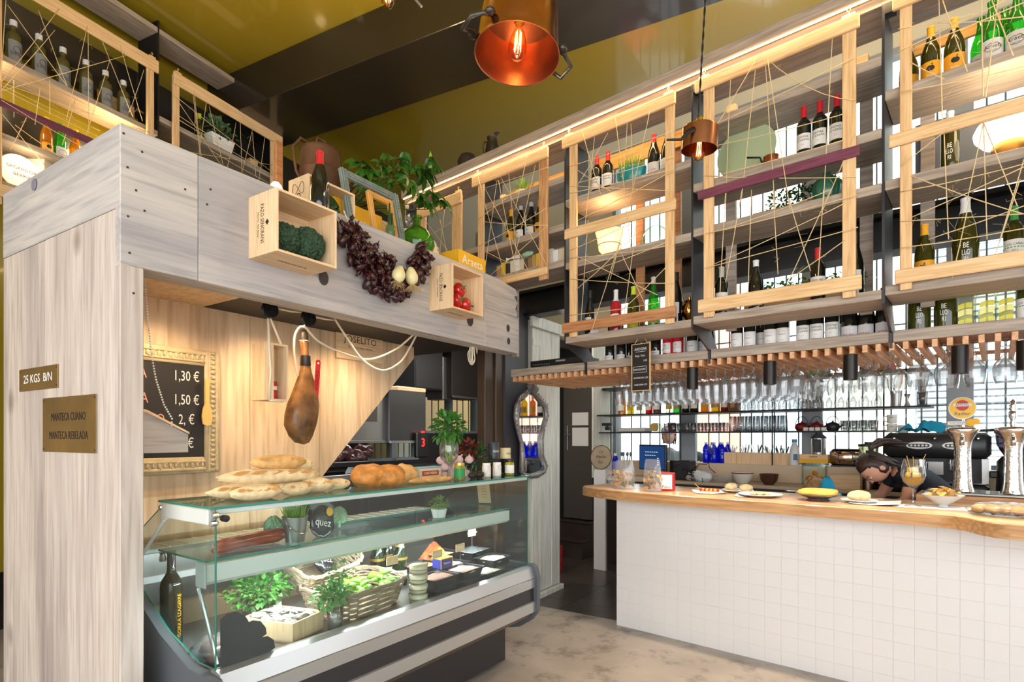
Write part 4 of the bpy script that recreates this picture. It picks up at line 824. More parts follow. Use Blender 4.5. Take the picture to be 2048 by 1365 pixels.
pV = bottle('cider', gl_('amber_cider_glass', (196, 120, 20), .07, .4), CAP['yellow'], .25, (.03, .1), LABELY, [], name='cider_bottle', art='apple')
row(pV, S, [(S.at(93, 220, .13)[0], .13, 3.62, 'amber yellow capped bottle left of the green one behind the purple slat'), (S.at(151, 220, .13)[0], .13, 3.62, 'amber yellow capped bottle right of the green one behind the purple slat')], 'bottles on the wall shelving')
pX = bottle('cider', gl_('bright_green_glass', (40, 170, 30), .06, .45), CAP['green'], .27, (.03, .11), LABELG, [], name='cider_bottle', art='heart')
row(pX, S, [(S.at(121, 220, .13)[0], .13, 3.62, 'bright green bottle between two amber bottles behind the purple slat')], 'bottles on the wall shelving')
# ------------------------------------------------------------------ odds and ends on the bar shelf
from mathutils import noise as NZ
def blob(mb, c, r, n=16, m=12, amp=.12, fr=2.0, seed=0, shape=None, k=None, rot=None):
    """a rounded lump with wavy skin; shape(unit vector) scales the radius"""
    b0 = len(mb.v); r = r if isinstance(r, (list, tuple)) else (r, r, r); q = MB().ball((0, 0, 0), 1, n, m); vs = []
    for v in q.v:
        u = Vector(v); f = 1+amp*NZ.noise(u*fr+Vector((seed*3.7, seed*1.3, seed*2.1)))*2
        if shape: f *= shape(u)
        p = Vector((u.x*r[0]*f, u.y*r[1]*f, u.z*r[2]*f))
        if rot is not None: p = rot @ p
        vs.append(p+Vector(c))
    return mb.add(vs, q.f, k)
def one(mb, name, m, label, cat, F, t, w, z, rz=0, group=None, auto=None, smooth=False, rx=0, ry=0):
    o = mb.build(name, m, None, smooth=smooth, auto=auto); put(o, F, t, w, z, rz, rx, ry); return tag(o, label, cat, group)
TEAL = mat('turquoise_glaze', (30, 140, 140), .3, coat=.4)
g = thing('turquoise_planter', 'oval turquoise planter of fresh grass on the top bar shelf', 'planter', B, bx_(1262), -.45, SHZ[2][0])
MB().lathe([(.05, 0), (.085, .03), (.105, .08), (.108, .12), (.1, .12), (.095, .08), (0, .07)], 24, ry=.62).build('pot', TEAL, g, auto=.6)
def grass(parent, n, rx, ry, z, h, m, wd=.004, lean=.35, name='grass'):
    q = MB()
    for i in range(n):
        a, d = R.uniform(0, 2*PI), math.sqrt(R.random()); p = (rx*d*math.cos(a), ry*d*math.sin(a), z)
        q.leaf(p, (R.uniform(-lean, lean), R.uniform(-lean, lean), 1), h*R.uniform(.6, 1.1), wd, (R.uniform(-1, 1), R.uniform(-1, 1), .1), .1, droop=R.uniform(-.1, .35))
    o = q.build(name, m, parent); o['kind'] = 'stuff'; return o
grass(g, 150, .085, .05, .1, .13, LIMELEAF)
# round basket lamp and the clear demijohn
g = thing('basket_lamp', 'glowing cream paper lamp in a thin wire base behind the pale cross slat', 'lamp', B, bx_(1216), -.44, SHZ[2][1])
MB().lathe([(.03, .02), (.075, .07), (.088, .16), (.1, .2)], 9).build('shade', mat('lit_cream_shade', (255, 226, 170), .6, emit=1.6, ergb=(255, 206, 130)), g)
MB().tube([(.055*math.cos(a), .055*math.sin(a), .005) for a in [i*PI/10 for i in range(20)]], .003, 5, closed=True).tube([(.08*math.cos(a), .08*math.sin(a), .1) for a in [i*PI/10 for i in range(20)]], .003, 5, closed=True).tube([(.055, 0, .005), (.08, 0, .1)], .003, 5).tube([(-.055, 0, .005), (-.08, 0, .1)], .003, 5).build('wire_base', mat('golden_wire', (190, 140, 70), .4, .8), g)
lamp('basket_lamp_light', 'POINT', B.W(bx_(1216), -.46, SHZ[2][1]+.3), 2.2, WARM, size=.05)
def demijohn(label, F, t, w, z, sc, gm):
    d = thing('demijohn', label, 'bottle', F, t, w, z, group='round glass demijohns')
    MB().lathe([(0, 0), (.07, 0), (.105, .015), (.125, .07), (.12, .12), (.085, .17), (.04, .2), (.027, .215), (.026, .262), (.034, .263), (.034, .28), (.026, .281)], 28).build('glass_body', gm, d, auto=.8); d.scale = (sc,)*3; return d
demijohn('clear bulging glass demijohn with a green neck behind the frame upright', B, bx_(1306), -.42, SHZ[2][1], .78, thin('demijohn_clear', (222, 240, 232), (70, 120, 100), 1.5, .03, .06))
one(MB().box(-.03, .03, -.02, .02, 0, .055, b=.002), 'small_box', mat('glossy_white_card', (226, 232, 238), .3), 'small shiny white box on the shelf beside the pink bottle', 'box', B, bx_(1199), -.52, SHZ[2][2], .4)
g = thing('copper_urn', 'small shiny copper urn on the shelf beside the steel plate', 'urn', B, bx_(1371), -.4, SHZ[2][2])
MB().lathe([(0, 0), (.03, 0), (.034, .01), (.022, .03), (.05, .07), (.055, .11), (.035, .14), (.03, .15), (.034, .155), (.01, .165), (.012, .18), (0, .185)], 18).build('body', mat('golden_copper', (220, 160, 90), .15, 1), g, auto=.8)
# big pale green plate, copper pan
g = thing('green_plate', 'large pale green embossed plate leaning upright on the shelf of the wide frame', 'plate', B, bx_(1487), -.44, SHZ[3][1]+.012, rx=-.16)
GP = mat('celadon_glaze', (170, 182, 142), .4, bump=.25, bscale=45)
q = MB().lathe([(0, .014), (.12, .012), (.15, .004), (.185, .002), (.195, .006), (.192, .012), (.15, .01), (.12, .018), (0, .02)], 40); q.v = [(x, -z, y+.19) for x, y, z in q.v]; q.f = [f[::-1] for f in q.f]; q.build('dish', GP, g, auto=.8)
q = MB()
for i in range(64): a = i*2*PI/64; q.ball((.178*math.cos(a), -.008, .19+.178*math.sin(a)), .0048, 5, 4)
q.build('rim_beads', GP, g); g.scale = (.88,)*3
def pan(name, label, F, t, w, z, r, h, hang, rz=0):
    g = thing(name, label, 'pan', F, t, w, z, rz)
    MB().lathe([(0, h), (r*.98, h), (r, h-.004), (r, 0), (r-.002, 0), (r-.003, h-.005), (0, h-.004)] if hang else [(0, 0), (r*.97, 0), (r, .004), (r, h), (r-.002, h), (r-.003, .004), (0, .003)], 28).build('bowl', COPPER, g, auto=.6); return g
g = pan('copper_saucepan', 'small copper saucepan with black handle in front of the pale green plate', B, bx_(1547), -.5, SHZ[3][1], .042, .062, False)
MB().tube([(-.04, 0, .045), (-.052, -.004, .05), (-.06, -.006, .075), (-.13, -.01, .095)], [.006, .006, .005, .006], 6).build('handle', BLACKP, g, smooth=True)
# green ribbed vase, box planters
g = thing('ribbed_vase', 'dark green ribbed pumpkin vase on the shelf right of the leafy planter', 'vase', B, bx_(1655), -.47, SHZ[3][2])
q = MB().lathe([(0, 0), (.05, 0), (.068, .03), (.074, .075), (.066, .115), (.04, .14), (.02, .15), (.018, .165), (.0, .166)], 36)
q.v = [(x*(1+.05*math.cos(12*math.atan2(y, x))*min(1, z/.02)*(1 if z < .14 else 0)), y*(1+.05*math.cos(12*math.atan2(y, x))*(1 if z < .14 else 0)), z) for x, y, z in q.v]
q.build('body', mat('deep_green_glaze', (40, 96, 74), .3, coat=.4), g, auto=1.2)
def bush(parent, n, c, r, m, ln=.03, wd=.02, name='foliage', seed=1):
    q = MB(); rnd = random.Random(seed)
    for i in range(n):
        u = Vector((rnd.gauss(0, 1), rnd.gauss(0, 1), rnd.gauss(.25, 1))).normalized(); d = rnd.random()**.45
        p = Vector((c[0]+u.x*r[0]*d, c[1]+u.y*r[1]*d, c[2]+u.z*r[2]*d))
        q.leaf(p, u+Vector((rnd.uniform(-.6, .6), rnd.uniform(-.6, .6), rnd.uniform(-.5, .5))), ln*rnd.uniform(.7, 1.3), wd, (rnd.uniform(-.5, .5), rnd.uniform(-.5, .5), 1), .2)
    o = q.build(name, m, parent); o['kind'] = 'stuff'; return o
for px, zz, ln, lab, sd in ((1600, SHZ[3][2], .5, 'long brown wooden planter of small leaved plants on the third shelf of the wide frame', 3), (1600, SHZ[3][3], .6, 'long wooden planter of light green leaves behind the bottles of the wide frame', 5)):
    t = bx_(px, -.38); g = thing('shelf_planter', lab, 'planter', B, t, -.36, zz, group='planters on the hanging shelf')
    q = MB()
    for a in (-.05, .04): q.box(-ln/2, ln/2, a, a+.01, 0, .07)
    q.box(-ln/2, -ln/2+.01, -.04, .04, 0, .07).box(ln/2-.01, ln/2, -.04, .04, 0, .07).box(-ln/2, ln/2, -.04, .04, 0, .01).build('box', BROWNWOOD if sd == 3 else PINE_H, g)
    for j in range(3 if sd == 3 else 4): bush(g, 140, ((-.1, .02, .12)[j] if sd == 3 else (-.2, -.06, .08, .22)[j], 0, .11), (.1, .05, .07), DARKLEAF if sd == 3 else GREENLEAF, .026, .016, seed=sd*7+j)
for px, lab in ((1469, 'small pine offcut standing on the top shelf above the green plate'), (1728, 'small pine offcut on the top shelf beside the wide frame upright')):
    one(MB().box(-.028, .028, -.02, .02, 0, .075, b=.003), 'pine_block', PINE_H, lab, 'block', B, bx_(px), -.5, SHZ[3][0])
for px, lab in ((1018, 'small pine offcut left of the potted succulent'), (1006, 'dark edged pine offcut in the corner of the spotted frame')):
    one(MB().box(-.025, .025, -.02, .02, 0, .09 if px < 1010 else .07, b=.003), 'pine_block', PINE_H, lab, 'block', B, bx_(px), -.45, SHZ[1][0])
g = thing('potted_succulent', 'spiky green succulent in a round stone pot in the spotted frame', 'plant', B, bx_(1044), -.45, SHZ[1][0])
MB().lathe([(0, 0), (.04, 0), (.06, .02), (.066, .045), (.06, .06), (.052, .06), (0, .052)], 20).build('pot', mat('pale_stone', (186, 172, 150), .7), g, auto=.7)
q = MB()
for i in range(34):
    a, e = i*2.4, .25+.9*i/34; q.leaf((.012*math.cos(a), .012*math.sin(a), .055), (math.cos(a)*(1.25-e), math.sin(a)*(1.25-e), e), .11, .013, (0, 0, 1), .3, droop=-.1)
q.build('leaves', LIMELEAF, g)
# white lamp with a brass foot
g = thing('table_lamp', 'glowing white shaded lamp with a brass foot on the right shelf', 'lamp', B, bx_(2020), -.45, SHZ[4][1])
MB().lathe([(0, 0), (.068, 0), (.068, .07), (.055, .09), (0, .09)], 24).build('foot', mat('brushed_brass', (196, 150, 80), .35, .9), g, auto=.6)
MB().lathe([(.06, .075), (.1, .09), (.128, .125), (.132, .15), (.118, .18), (.08, .2), (0, .205)], 28).build('shade', mat('lit_white_shade', (255, 246, 228), .5, emit=3.2, ergb=(255, 240, 210)), g, smooth=True)
lamp('table_lamp_light', 'POINT', B.W(bx_(2020), -.55, SHZ[4][1]+.25), 2.5, (1, .8, .55), size=.08)
# fish ornament, books, grey boxes, goblets
g = thing('fish_ornament', 'pale green and white wooden fish lying above the row of books', 'ornament', B, bx_(1040, -.56), -.54, SHZ[1][2]+.125)
blob(MB(), (.055, 0, 0), (.06, .015, .02), 14, 9, 0).build('head', mat('celadon_paint', (150, 190, 160), .4), g, smooth=True)
MB().lathe([(.02, -.008), (.021, 0), (.02, .008)], 14, ry=.75).build('dark_band', BLACKP, g, (.0, 0, 0), (0, PI/2, 0))
MB().prism([(-.0, .018), (-.12, .003), (-.16, .014), (-.15, 0), (-.16, -.014), (-.12, -.003), (0, -.018)], -.006, .006).build('tail', WHITE, g)
MB().ball((.09, -.014, .004), .003, 6, 4).build('eye', BLACKP, g)
x = bx_(1005, -.44); nb = 0
BK = [mat('book_%d' % i, c, .6) for i, c in enumerate(((190, 150, 90), (222, 214, 200), (96, 80, 66), (230, 190, 60), (236, 232, 226), (150, 120, 84), (60, 52, 50), (214, 200, 170)))]
PAGES = mat('book_pages', (232, 222, 200), .8)
while x < bx_(1134, -.44):
    w_ = R.uniform(.034, .058); h_ = R.uniform(.105, .135); ct = ['brown', 'cream', 'dark', 'yellow', 'white', 'tan', 'black', 'buff'][(nb*3) % 8]
    g = thing('book', '%s spined book, %s from the left in the row behind the spotted frame' % (ct, ORD[min(nb, 19)]), 'book', B, x+w_/2, -.44, SHZ[1][2], group='books on the hanging shelf')
    MB().box(-w_/2, -w_/2+.002, -.07, .05, 0, h_).box(w_/2-.002, w_/2, -.07, .05, 0, h_).box(-w_/2+.002, w_/2-.002, -.07, -.068, 0, h_).build('cover', BK[(nb*3) % 8], g); MB().box(-w_/2+.002, w_/2-.002, -.067, .048, .003, h_-.003).build('pages', PAGES, g)
    x += w_+.003; nb += 1
for px, lab, z, h_ in ((972, 'upper grey loudspeaker box in the corner by the steel plate', SHZ[1][1], .2), (975, 'lower grey loudspeaker box at the corner of the beam', SHZ[1][2], .12)):
    g = thing('speaker_box', lab, 'speaker', B, bx_(px, -.4), -.42, z); MB().box(-.05, .05, -.06, .08, 0, h_, b=.005).build('case', mat('slate_grey', (120, 124, 134), .5), g); MB().box(-.04, .04, -.064, -.061, .02, h_-.02, b=.001).build('grille', GREYP, g)
for i, (px, dy, mt, lab) in enumerate(((920, .0, CHROME, 'silver goblet left of the pair on the far shelf'), (936, .03, CHROME, 'silver goblet right of the pair by the steel plate'), (928, .1, mat('ruby_lacquer', (130, 20, 30), .2, coat=.6), 'deep red goblet standing behind the silver ones'))):
    g = thing('goblet', lab, 'goblet', B, bx_(px, -.45), -.48+dy, SHZ[0][1]+.0, group='goblets on the far shelf')
    MB().lathe([(0, 0), (.04, 0), (.042, .004), (.01, .015), (.008, .09), (.02, .1), (.045, .13), (.05, .18), (.046, .22), (.042, .22), (.045, .18), (.04, .135), (0, .105)], 18).build('cup', mt, g, auto=.8)
# on the cornice: pitcher, dark dish, striped vase with a green candle
CT_ = 3.735
g = thing('pewter_pitcher', 'small dark pewter pitcher on top of the long shelf', 'pitcher', B, bx_(985, -.5), -.5, 3.735)
MB().lathe([(0, 0), (.05, 0), (.055, .01), (.06, .05), (.05, .1), (.04, .14), (.046, .165), (.043, .165), (.037, .14), (0, .13)], 20).build('body', mat('old_pewter', (70, 64, 58), .35, .9), g, auto=.8)
MB().leaf((.03, 0, .15), (1, 0, .6), .06, .05, (0, 0, 1), .5, droop=0).build('spout', mat('old_pewter'), g)
MB().tube([(-.05, 0, .14), (-.085, 0, .16), (-.105, 0, .13), (-.1, 0, .08), (-.06, 0, .03)], .005, 6).build('handle', mat('old_pewter'), g, smooth=True)
one(MB().lathe([(0, .0), (.075, 0), (.085, .06), (.06, .11), (.02, .13), (0, .132)], 20), 'dark_dome', mat('dark_bread_crust', (40, 28, 18), .6), 'dark rounded pot lid on top of the long shelf left of the pitcher', 'lid', B, bx_(935, -.5), -.5, 3.735, auto=.8)
g = thing('striped_vase', 'small black and white striped vase at the end of the long shelf', 'vase', B, bx_(858, -.5), -.5, 3.735)
MB().lathe([(0, 0), (.045, 0), (.06, .03), (.055, .07), (.03, .09), (.0, .09)], 18, ks=[0, 1, 0, 1, 0]).build('body', [mat('vase_black', (40, 40, 44), .3), WHITE], g, auto=.8)
g = thing('green_knife', 'upright knife with a bright green blade and black handle on the shelf end', 'knife', B, bx_(866, -.54), -.57, 3.735)
MB().box(-.012, .012, -.008, .008, 0, .1, b=.003).build('handle', BLACKP, g); MB().prism([(-.014, .1), (.014, .1), (.012, .22), (0, .25), (-.016, .21)], -.003, .003).build('blade', mat('lime_blade', (140, 210, 60), .4), g)
# black hi-fi unit at the rack end
g = thing('stereo_unit', 'flat black stereo amplifier on the left end of the glass rack', 'amplifier', B, bx_(1128, -.2)-.02, -.18, 2.033)
MB().box(-.26, .26, -.1, .12, .006, .055, b=.004).build('case', BLACKP, g); MB().box(.0, .09, -.104, -.101, .03, .042).build('display', mat('dim_display', (150, 150, 140), .4), g)
q = MB()
for i in range(9): q.lathe([(0, 0), (.006, 0), (.006, .006), (0, .006)], 8, (-.22+i*.022, .02, .1)) if i < 8 else None
q.v = [(x, -z, y) for x, y, z in q.v]; q.build('knobs', GREYP, g)
for a in (-.22, .22): MB().box(a-.01, a+.01, -.06, .08, 0, .006).build('foot', BLACKP, g)
# chalk menu that hangs under the shelf
t_, z_ = B.at(1282, 735, -.42); g = thing('wine_menu', 'small black chalkboard wine menu hung by a string in front of the glass rack', 'chalkboard', B, t_, -.42, z_, -.1)
MB().box(-.068, .068, -.004, .004, -.155, .155, b=.002).build('board', BOARD, g)
MB().box(-.073, -.068, -.006, .006, -.16, .16).box(.068, .073, -.006, .006, -.16, .16).box(-.068, .068, -.006, .006, -.16, -.155).box(-.068, .068, -.006, .006, .155, .16).build('frame', PINE_H, g)
MB().tube([(-.05, 0, .16), (0, .0, .235), (.05, 0, .16)], .002, 5).tube([(0, 0, .235), (0, .0, 2.15-z_)], .002, 5).build('string', TWINE, g)
for s_, sz, zz, x_ in (('ARDOAK', .026, .122, 0), ('Rioja  Gtxa', .019, .077, -.005), ('1,40', .018, .043, .035), ('TXAKOLINAK', .018, -.015, -.012), ('SAGARDOA 2,50', .017, -.072, 0), ('GURE SIDRA 2,20', .015, -.118, 0)): text(s_, sz, CHALK, g, loc=(x_, -.0045, zz), depth=.0002, sx=.9)
q = MB(); q.box(-.06, .045, -.0046, -.0042, .004, .006).box(-.06, .045, -.0046, -.0042, -.036, -.034).box(-.06, -.058, -.0046, -.0042, -.036, .006).box(.043, .045, -.0046, -.0042, -.036, .006).box(-.04, .04, -.0046, -.0042, .104, .106); q.build('chalk_lines', CHALK, g)

# ------------------------------------------------------------------ left wall shelving odds and ends
g = thing('globe_lamp', 'glowing openwork globe lamp on the wall shelving at the kiosk corner', 'lamp', S, S.at(214, 250, .12)[0], .12, 3.62)
MB().lathe([(0, 0), (.04, 0), (.04, .02), (0, .02)], 14).build('foot', BLACKSTEEL, g)
MB().ball((0, 0, .11), .09, 16, 10).build('globe', mat('lit_amber_glass', (255, 200, 110), .4, emit=5, ergb=(255, 190, 100)), g, smooth=True)
q = MB()
for i in range(8): a = i*PI/4; q.tube([(.093*math.cos(a)*math.cos(e), .093*math.sin(a)*math.cos(e), .11+.093*math.sin(e)) for e in [-1.4+j*.4 for j in range(8)]], .003, 4)
q.build('wire_cage', BLACKSTEEL, g)
lamp('globe_lamp_light', 'POINT', S.W(S.at(214, 250, .12)[0], .02, 3.92), 9, (1, .72, .36), size=.06)
lamp('shelf_lamp_light', 'POINT', S.W(-.55, .05, 3.98), 5, (1, .72, .36), size=.06)
g = thing('lit_disc', 'round white backlit disc with dark writing low on the wall shelving', 'sign', S, S.at(45, 330, .1)[0], .1, 3.28, rx=-.12)
q = MB().lathe([(0, 0), (.135, 0), (.14, .006), (.135, .012), (0, .012)], 32); q.v = [(x, -z, y+.14) for x, y, z in q.v]; q.f = [f[::-1] for f in q.f]; q.build('disc', mat('lit_disc_face', (250, 240, 220), .6, emit=.3, ergb=(255, 230, 190)), g, auto=.6)
for i, s_ in enumerate(('SAGARDOA', 'BERRIA')): text(s_, .035, INKBROWN, g, loc=(0, -.0135, .17-.05*i), depth=.0002)
g = thing('paper_box', 'warm lit open card box leaning on the wall shelving', 'box', S, S.at(92, 300, .15)[0], .17, 3.28, .5)
MB().box(-.09, .09, -.06, .06, 0, .3, b=.004).build('card', mat('kraft_white', (236, 222, 196), .7), g)
lamp('disc_lamp_light', 'POINT', S.W(S.at(45, 330, .1)[0], -.02, 3.5), 1.4, (1, .76, .44), size=.05)
g = thing('white_planter', 'white box planter of small leaves behind the narrow twine frame', 'planter', S, S.at(440, 280, .06)[0], .07, 4.32)
q = MB(); q.add([(-.1, -.05, 0), (.1, -.05, 0), (.1, .05, 0), (-.1, .05, 0), (-.13, -.06, .12), (.13, -.06, .12), (.13, .06, .12), (-.13, .06, .12), (0, 0, .1)], [(3, 2, 1, 0), (0, 1, 5, 4), (1, 2, 6, 5), (2, 3, 7, 6), (3, 0, 4, 7), (4, 5, 8), (5, 6, 8), (6, 7, 8), (7, 4, 8)]); q.build('pot', WHITE, g)
bush(g, 170, (0, 0, .19), (.17, .08, .11), mat('grey_green_leaves', (92, 120, 78), .5, noise=.3), .045, .03, seed=9)
one(MB().box(-.05, .05, -.03, .03, 0, .14, b=.004), 'pine_block', PINE_V, 'upright pine offcut on the wall shelving right of the white planter', 'block', S, S.at(507, 310, .15)[0], .17, 4.32)
# ------------------------------------------------------------------ crates fixed to the beam and things on top of it
RZ = ZT-.015                                            # top of the kiosk roof
def crate(label, F, t, w, z, W_, D_, H_, rz=0, stamp=None, group='pine wine crates on the kiosk'):
    g = thing('wine_crate', label, 'crate', F, t, w, z, rz, group=group); e = .011
    MB().box(0, e, -D_, 0, 0, H_, b=.001).build('side_board', CRATE_V, g); MB().box(W_-e, W_, -D_, 0, 0, H_, b=.001).build('side_board', CRATE_V, g)
    MB().box(e, W_-e, -D_, 0, 0, e, b=.001).build('bottom_board', CRATE, g); MB().box(e, W_-e, -D_, 0, H_-e, H_, b=.001).build('top_board', CRATE, g)
    MB().box(e, W_-e, -e, -.001, e, H_-e).build('back_board', CRATE, g)
    if stamp:
        text(stamp, .034, INK, g, loc=(-.0004, -D_*.5, H_*.5), rot=(PI/2, PI/2, -PI/2), depth=.0002, sx=.62); text('Albariño  Rias Baixas', .013, INKBROWN, g, loc=(-.0004, -D_*.36, H_*.5), rot=(PI/2, PI/2, -PI/2), depth=.0002)
        MB().lathe([(0, 0), (.013, 0), (.013, .0006), (0, .0006)], 4).build('stamp_mark', INK, g, (-.0002, -D_*.68, H_*.5), (0, -PI/2, 0))
        text('malasaventura', .026, INKBROWN, g, loc=(W_*.5, -D_*.45, -.0004), rot=(PI, 0, 0), depth=.0002)
    return g
crate('open pine wine crate of broccoli fixed to the front beam', K, .415, 0, 2.245, .31, .2, .265, stamp='PAZO SENORANS')
crate('open pine wine crate of red peppers fixed to the right part of the beam', K, 1.584, 0, 2.235, .305, .18, .265, stamp='PAZO SENORANS')
BROC = mat('broccoli_green', (50, 78, 52), .8, noise=.4, nscale=40, bump=.9, bscale=120)
for i, (dx, dz, r, lab) in enumerate(((.088, .085, .07, 'broccoli head on the left in the pine crate, cut by its side'), (.205, .09, .08, 'larger broccoli head on the right in the pine crate'))):
    g = thing('broccoli', lab, 'vegetable', K, .415+.012+dx, -.11, 2.257, group='broccoli heads in the crate')
    q = MB(); rnd = random.Random(i); blob(q, (0, 0, dz), (r*.95, r*.8, r*.85), 20, 14, .05, 3, i)
    for j in range(330):
        u = Vector((rnd.gauss(0, 1), rnd.gauss(0, 1), rnd.gauss(0, 1))).normalized(); rr = r*rnd.uniform(.09, .15)
        q.ball((u.x*r*.95, u.y*r*.8, dz+u.z*r*.86), rr, 6, 4, jit=.2, rnd=rnd)
    q.build('head', BROC, g, smooth=True); MB().tube([(0, 0, 0), (0, 0, dz*.7)], [.022, .03], 10).build('stalk', mat('broccoli_stalk', (120, 150, 90), .6), g)
REDP = mat('red_pepper_skin', (190, 22, 22), .16, coat=.5, noise=.2, nscale=6)
for i, (dx, dy, dz, r, lab) in enumerate(((.16, -.1, .135, .046, 'red bell pepper on top of the other two in the crate'), (.11, -.12, .058, .044, 'red bell pepper lower left in the crate'), (.205, -.11, .052, .046, 'red bell pepper lower right in the crate'))):
    g = thing('red_pepper', lab, 'vegetable', K, 1.584+dx, dy, 2.246+dz, group='red peppers in the crate', rx=1.2+.2*i, rz=.5*i)
    q = MB(); blob(q, (0, 0, 0), (r, r, r*1.0), 20, 14, .05, 1.5, i, shape=lambda u: (1-.28*max(0, u.z)**6)*(1+.07*math.cos(4*math.atan2(u.y, u.x))*(1-abs(u.z)))); q.build('body', REDP, g, smooth=True)
    MB().lathe([(.014, .0), (.012, .006), (.005, .01), (.005, .026), (0, .027)], 8, (0, 0, r*.7)).build('stem', GREENLEAF, g, smooth=True)
# string of dried peppers and two onions
g = thing('dried_pepper_string', 'swag of dark dried red peppers hung along the beam', 'peppers', K, 1.2, -.02, 2.4)
DRY = mat('dried_pepper_skin', (54, 14, 16), .3, noise=.5, nscale=14, bump=.8, bscale=50, coat=.25)
pm = []
for i in range(6):
    q = MB(); rnd = random.Random(40+i)
    blob(q, (0, 0, -.03), (.016, .012, .034), 9, 8, .35, 2.6, i, shape=lambda u: 1-.4*max(0, -u.z)); q.tube([(0, 0, -.002), (.002, 0, .008), (.004, .002, .02)], .0022, 4); pm.append(q.mesh('dried_pepper', DRY, True))
path = [K.at(x, y, -.03) for x, y in ((690, 460), (720, 500), (745, 545), (775, 575), (805, 572), (830, 540), (845, 508))]
def along(path, f):
    f *= len(path)-1; i = min(int(f), len(path)-2); f -= i; return tuple(path[i][j]+(path[i+1][j]-path[i][j])*f for j in (0, 1))
for i in range(240):
    f = R.random(); t, z = along(path, f); wd = (.06+.045*math.sin(PI*min(1, f*1.5)))*(1 if f < .7 else .75)
    o = bpy.data.objects.new('dried_pepper', R.choice(pm)); COL.objects.link(o); o.parent = g; o.location = (t-1.2+R.uniform(-wd, wd), R.uniform(-.055, -.005), z-2.4+R.uniform(-wd, wd)*.9+.02)
    o.rotation_euler = (R.uniform(-.9, .9), R.uniform(-1.2, 1.2), R.uniform(0, 6.3)); s_ = R.uniform(.85, 1.35); o.scale = (s_,)*3
t, z = path[0]; MB().tube([(t-1.2, 0, z-2.4+.1), (t-1.2+.02, -.02, z-2.4+.03)], .003, 5).build('hanging_cord', ROPE, g)
ON = mat('onion_skin', (226, 214, 160), .35, noise=.15, nscale=5, stretch=(3, 3, 1))
for i, (px, py, lab) in enumerate(((797, 551, 'pale onion with long roots, left of the two hung on the peppers'), (823, 555, 'pale round onion with roots, right of the two hung on the peppers'))):
    t, z = K.at(px, py, -.1); g = thing('onion', lab, 'vegetable', K, t, -.1, z, group='onions hung on the beam', ry=.35-.5*i)
    q = MB(); blob(q, (0, 0, 0), (.038, .036, .044), 16, 12, .03, 1.5, i, shape=lambda u: 1+.35*max(0, u.z)**8); q.build('bulb', ON, g, smooth=True)
    q = MB(); rnd = random.Random(60+i)
    for j in range(70):
        a = rnd.uniform(0, 6.3); p = Vector((.008*math.cos(a), .008*math.sin(a), -.04)); d = Vector((math.cos(a)*rnd.uniform(.2, 1), math.sin(a)*rnd.uniform(.2, 1)-.2, -.7)); ps = [p]
        for s_ in range(4): p = p+d*.014+Vector((rnd.uniform(-.006, .006), rnd.uniform(-.006, .006), rnd.uniform(-.004, .004))); ps.append(p)
        q.tube(ps, .0008, 3, cap=False)
    o = q.build('roots', mat('onion_roots', (206, 176, 124), .8), g); o['kind'] = 'stuff'
# on the roof of the kiosk
c2 = crate('open pine wine crate standing on the beam below the watering can', K, .795, .26, RZ, .3, .16, .2)
text('CRG', .05, INK, c2, loc=(-.0004, -.08, .07), rot=(PI/2, PI/2, -PI/2), depth=.0002)
MB().tube([(-.0006, -.08+.045*math.cos(a), .14+.03*math.sin(a*2)) for a in [i*PI/12 for i in range(24)]], .0014, 4, closed=True).build('scroll_mark', INK, c2)
ARTI = mat('artichoke_green', (92, 122, 66), .55, noise=.3, nscale=20); ARTID = mat('dark_artichoke_green', (38, 70, 34), .4, noise=.3, nscale=20)
def artichoke(label, F, t, w, z, sc=1, m=None, rx=0, group=None, cat='vegetable'):
    g = thing('artichoke', label, cat, F, t, w, z, rx=rx, group=group); q = MB()
    q.ball((0, 0, .045), (.03, .03, .036), 10, 7); q.build('heart', m or ARTI, g)
    q = MB()
    for i in range(64):
        f = i/63; a = i*2.4; e = -.9+1.9*f; rr = .034*math.cos(e*.9); p = (rr*math.cos(a), rr*math.sin(a), .045+.036*math.sin(e)-.008)
        q.leaf(p, (math.cos(a)*(.55-.5*f), math.sin(a)*(.55-.5*f), 1), .034, .03, (-math.cos(a), -math.sin(a), .3), -.3, droop=-.5)
    q.build('bracts', m or ARTI, g); MB().tube([(0, 0, -.012), (0, 0, .02)], .009, 8).build('stalk', m or ARTI, g); g.scale = (sc,)*3; return g
artichoke('dark green artichoke inside the crate behind the red waxed bottle', K, .97, .18, RZ+.02, 1.5, ARTID)
pWax = bottle('burgundy', DARKG, CAP['red'], .235, None, name='wine_bottle'); put(pWax, K, K.at(640, 380, -.08)[0], -.08, 2.511); tag(pWax, 'big dark bottle with red sealing wax standing on the broccoli crate', 'bottle'); pWax.scale = (1.03,)*3
b_ = thing('base_crate', 'low pine box under the rusty watering can behind the crate', 'crate', K, 1.07, .4, RZ); MB().box(-.2, .2, -.13, .13, 0, .2, b=.003).build('box', CRATE, b_)
RUST = mat('rusty_iron', (104, 70, 46), .75, .3, noise=.45, nscale=7)
wc = thing('watering_can', 'rusty old watering can with a long bent spout on top of the kiosk', 'watering can', K, 1.1, .4, RZ+.2)
MB().lathe([(0, 0), (.115, 0), (.118, .006), (.116, .01), (.112, .19), (.116, .195), (.112, .2), (.106, .31), (.112, .315), (.108, .32), (.0, .335)], 28).build('body', RUST, wc, auto=.7)
MB().tube([(.1, 0, .04), (.2, 0, .16), (.31, -.0, .315), (.36, 0, .315), (.46, .02, .275)], [.022, .019, .017, .016, .016], 10).build('spout', RUST, wc, smooth=True); MB().tube([(.11, 0, .2), (.23, 0, .2)], .005, 6).build('spout_brace', RUST, wc)
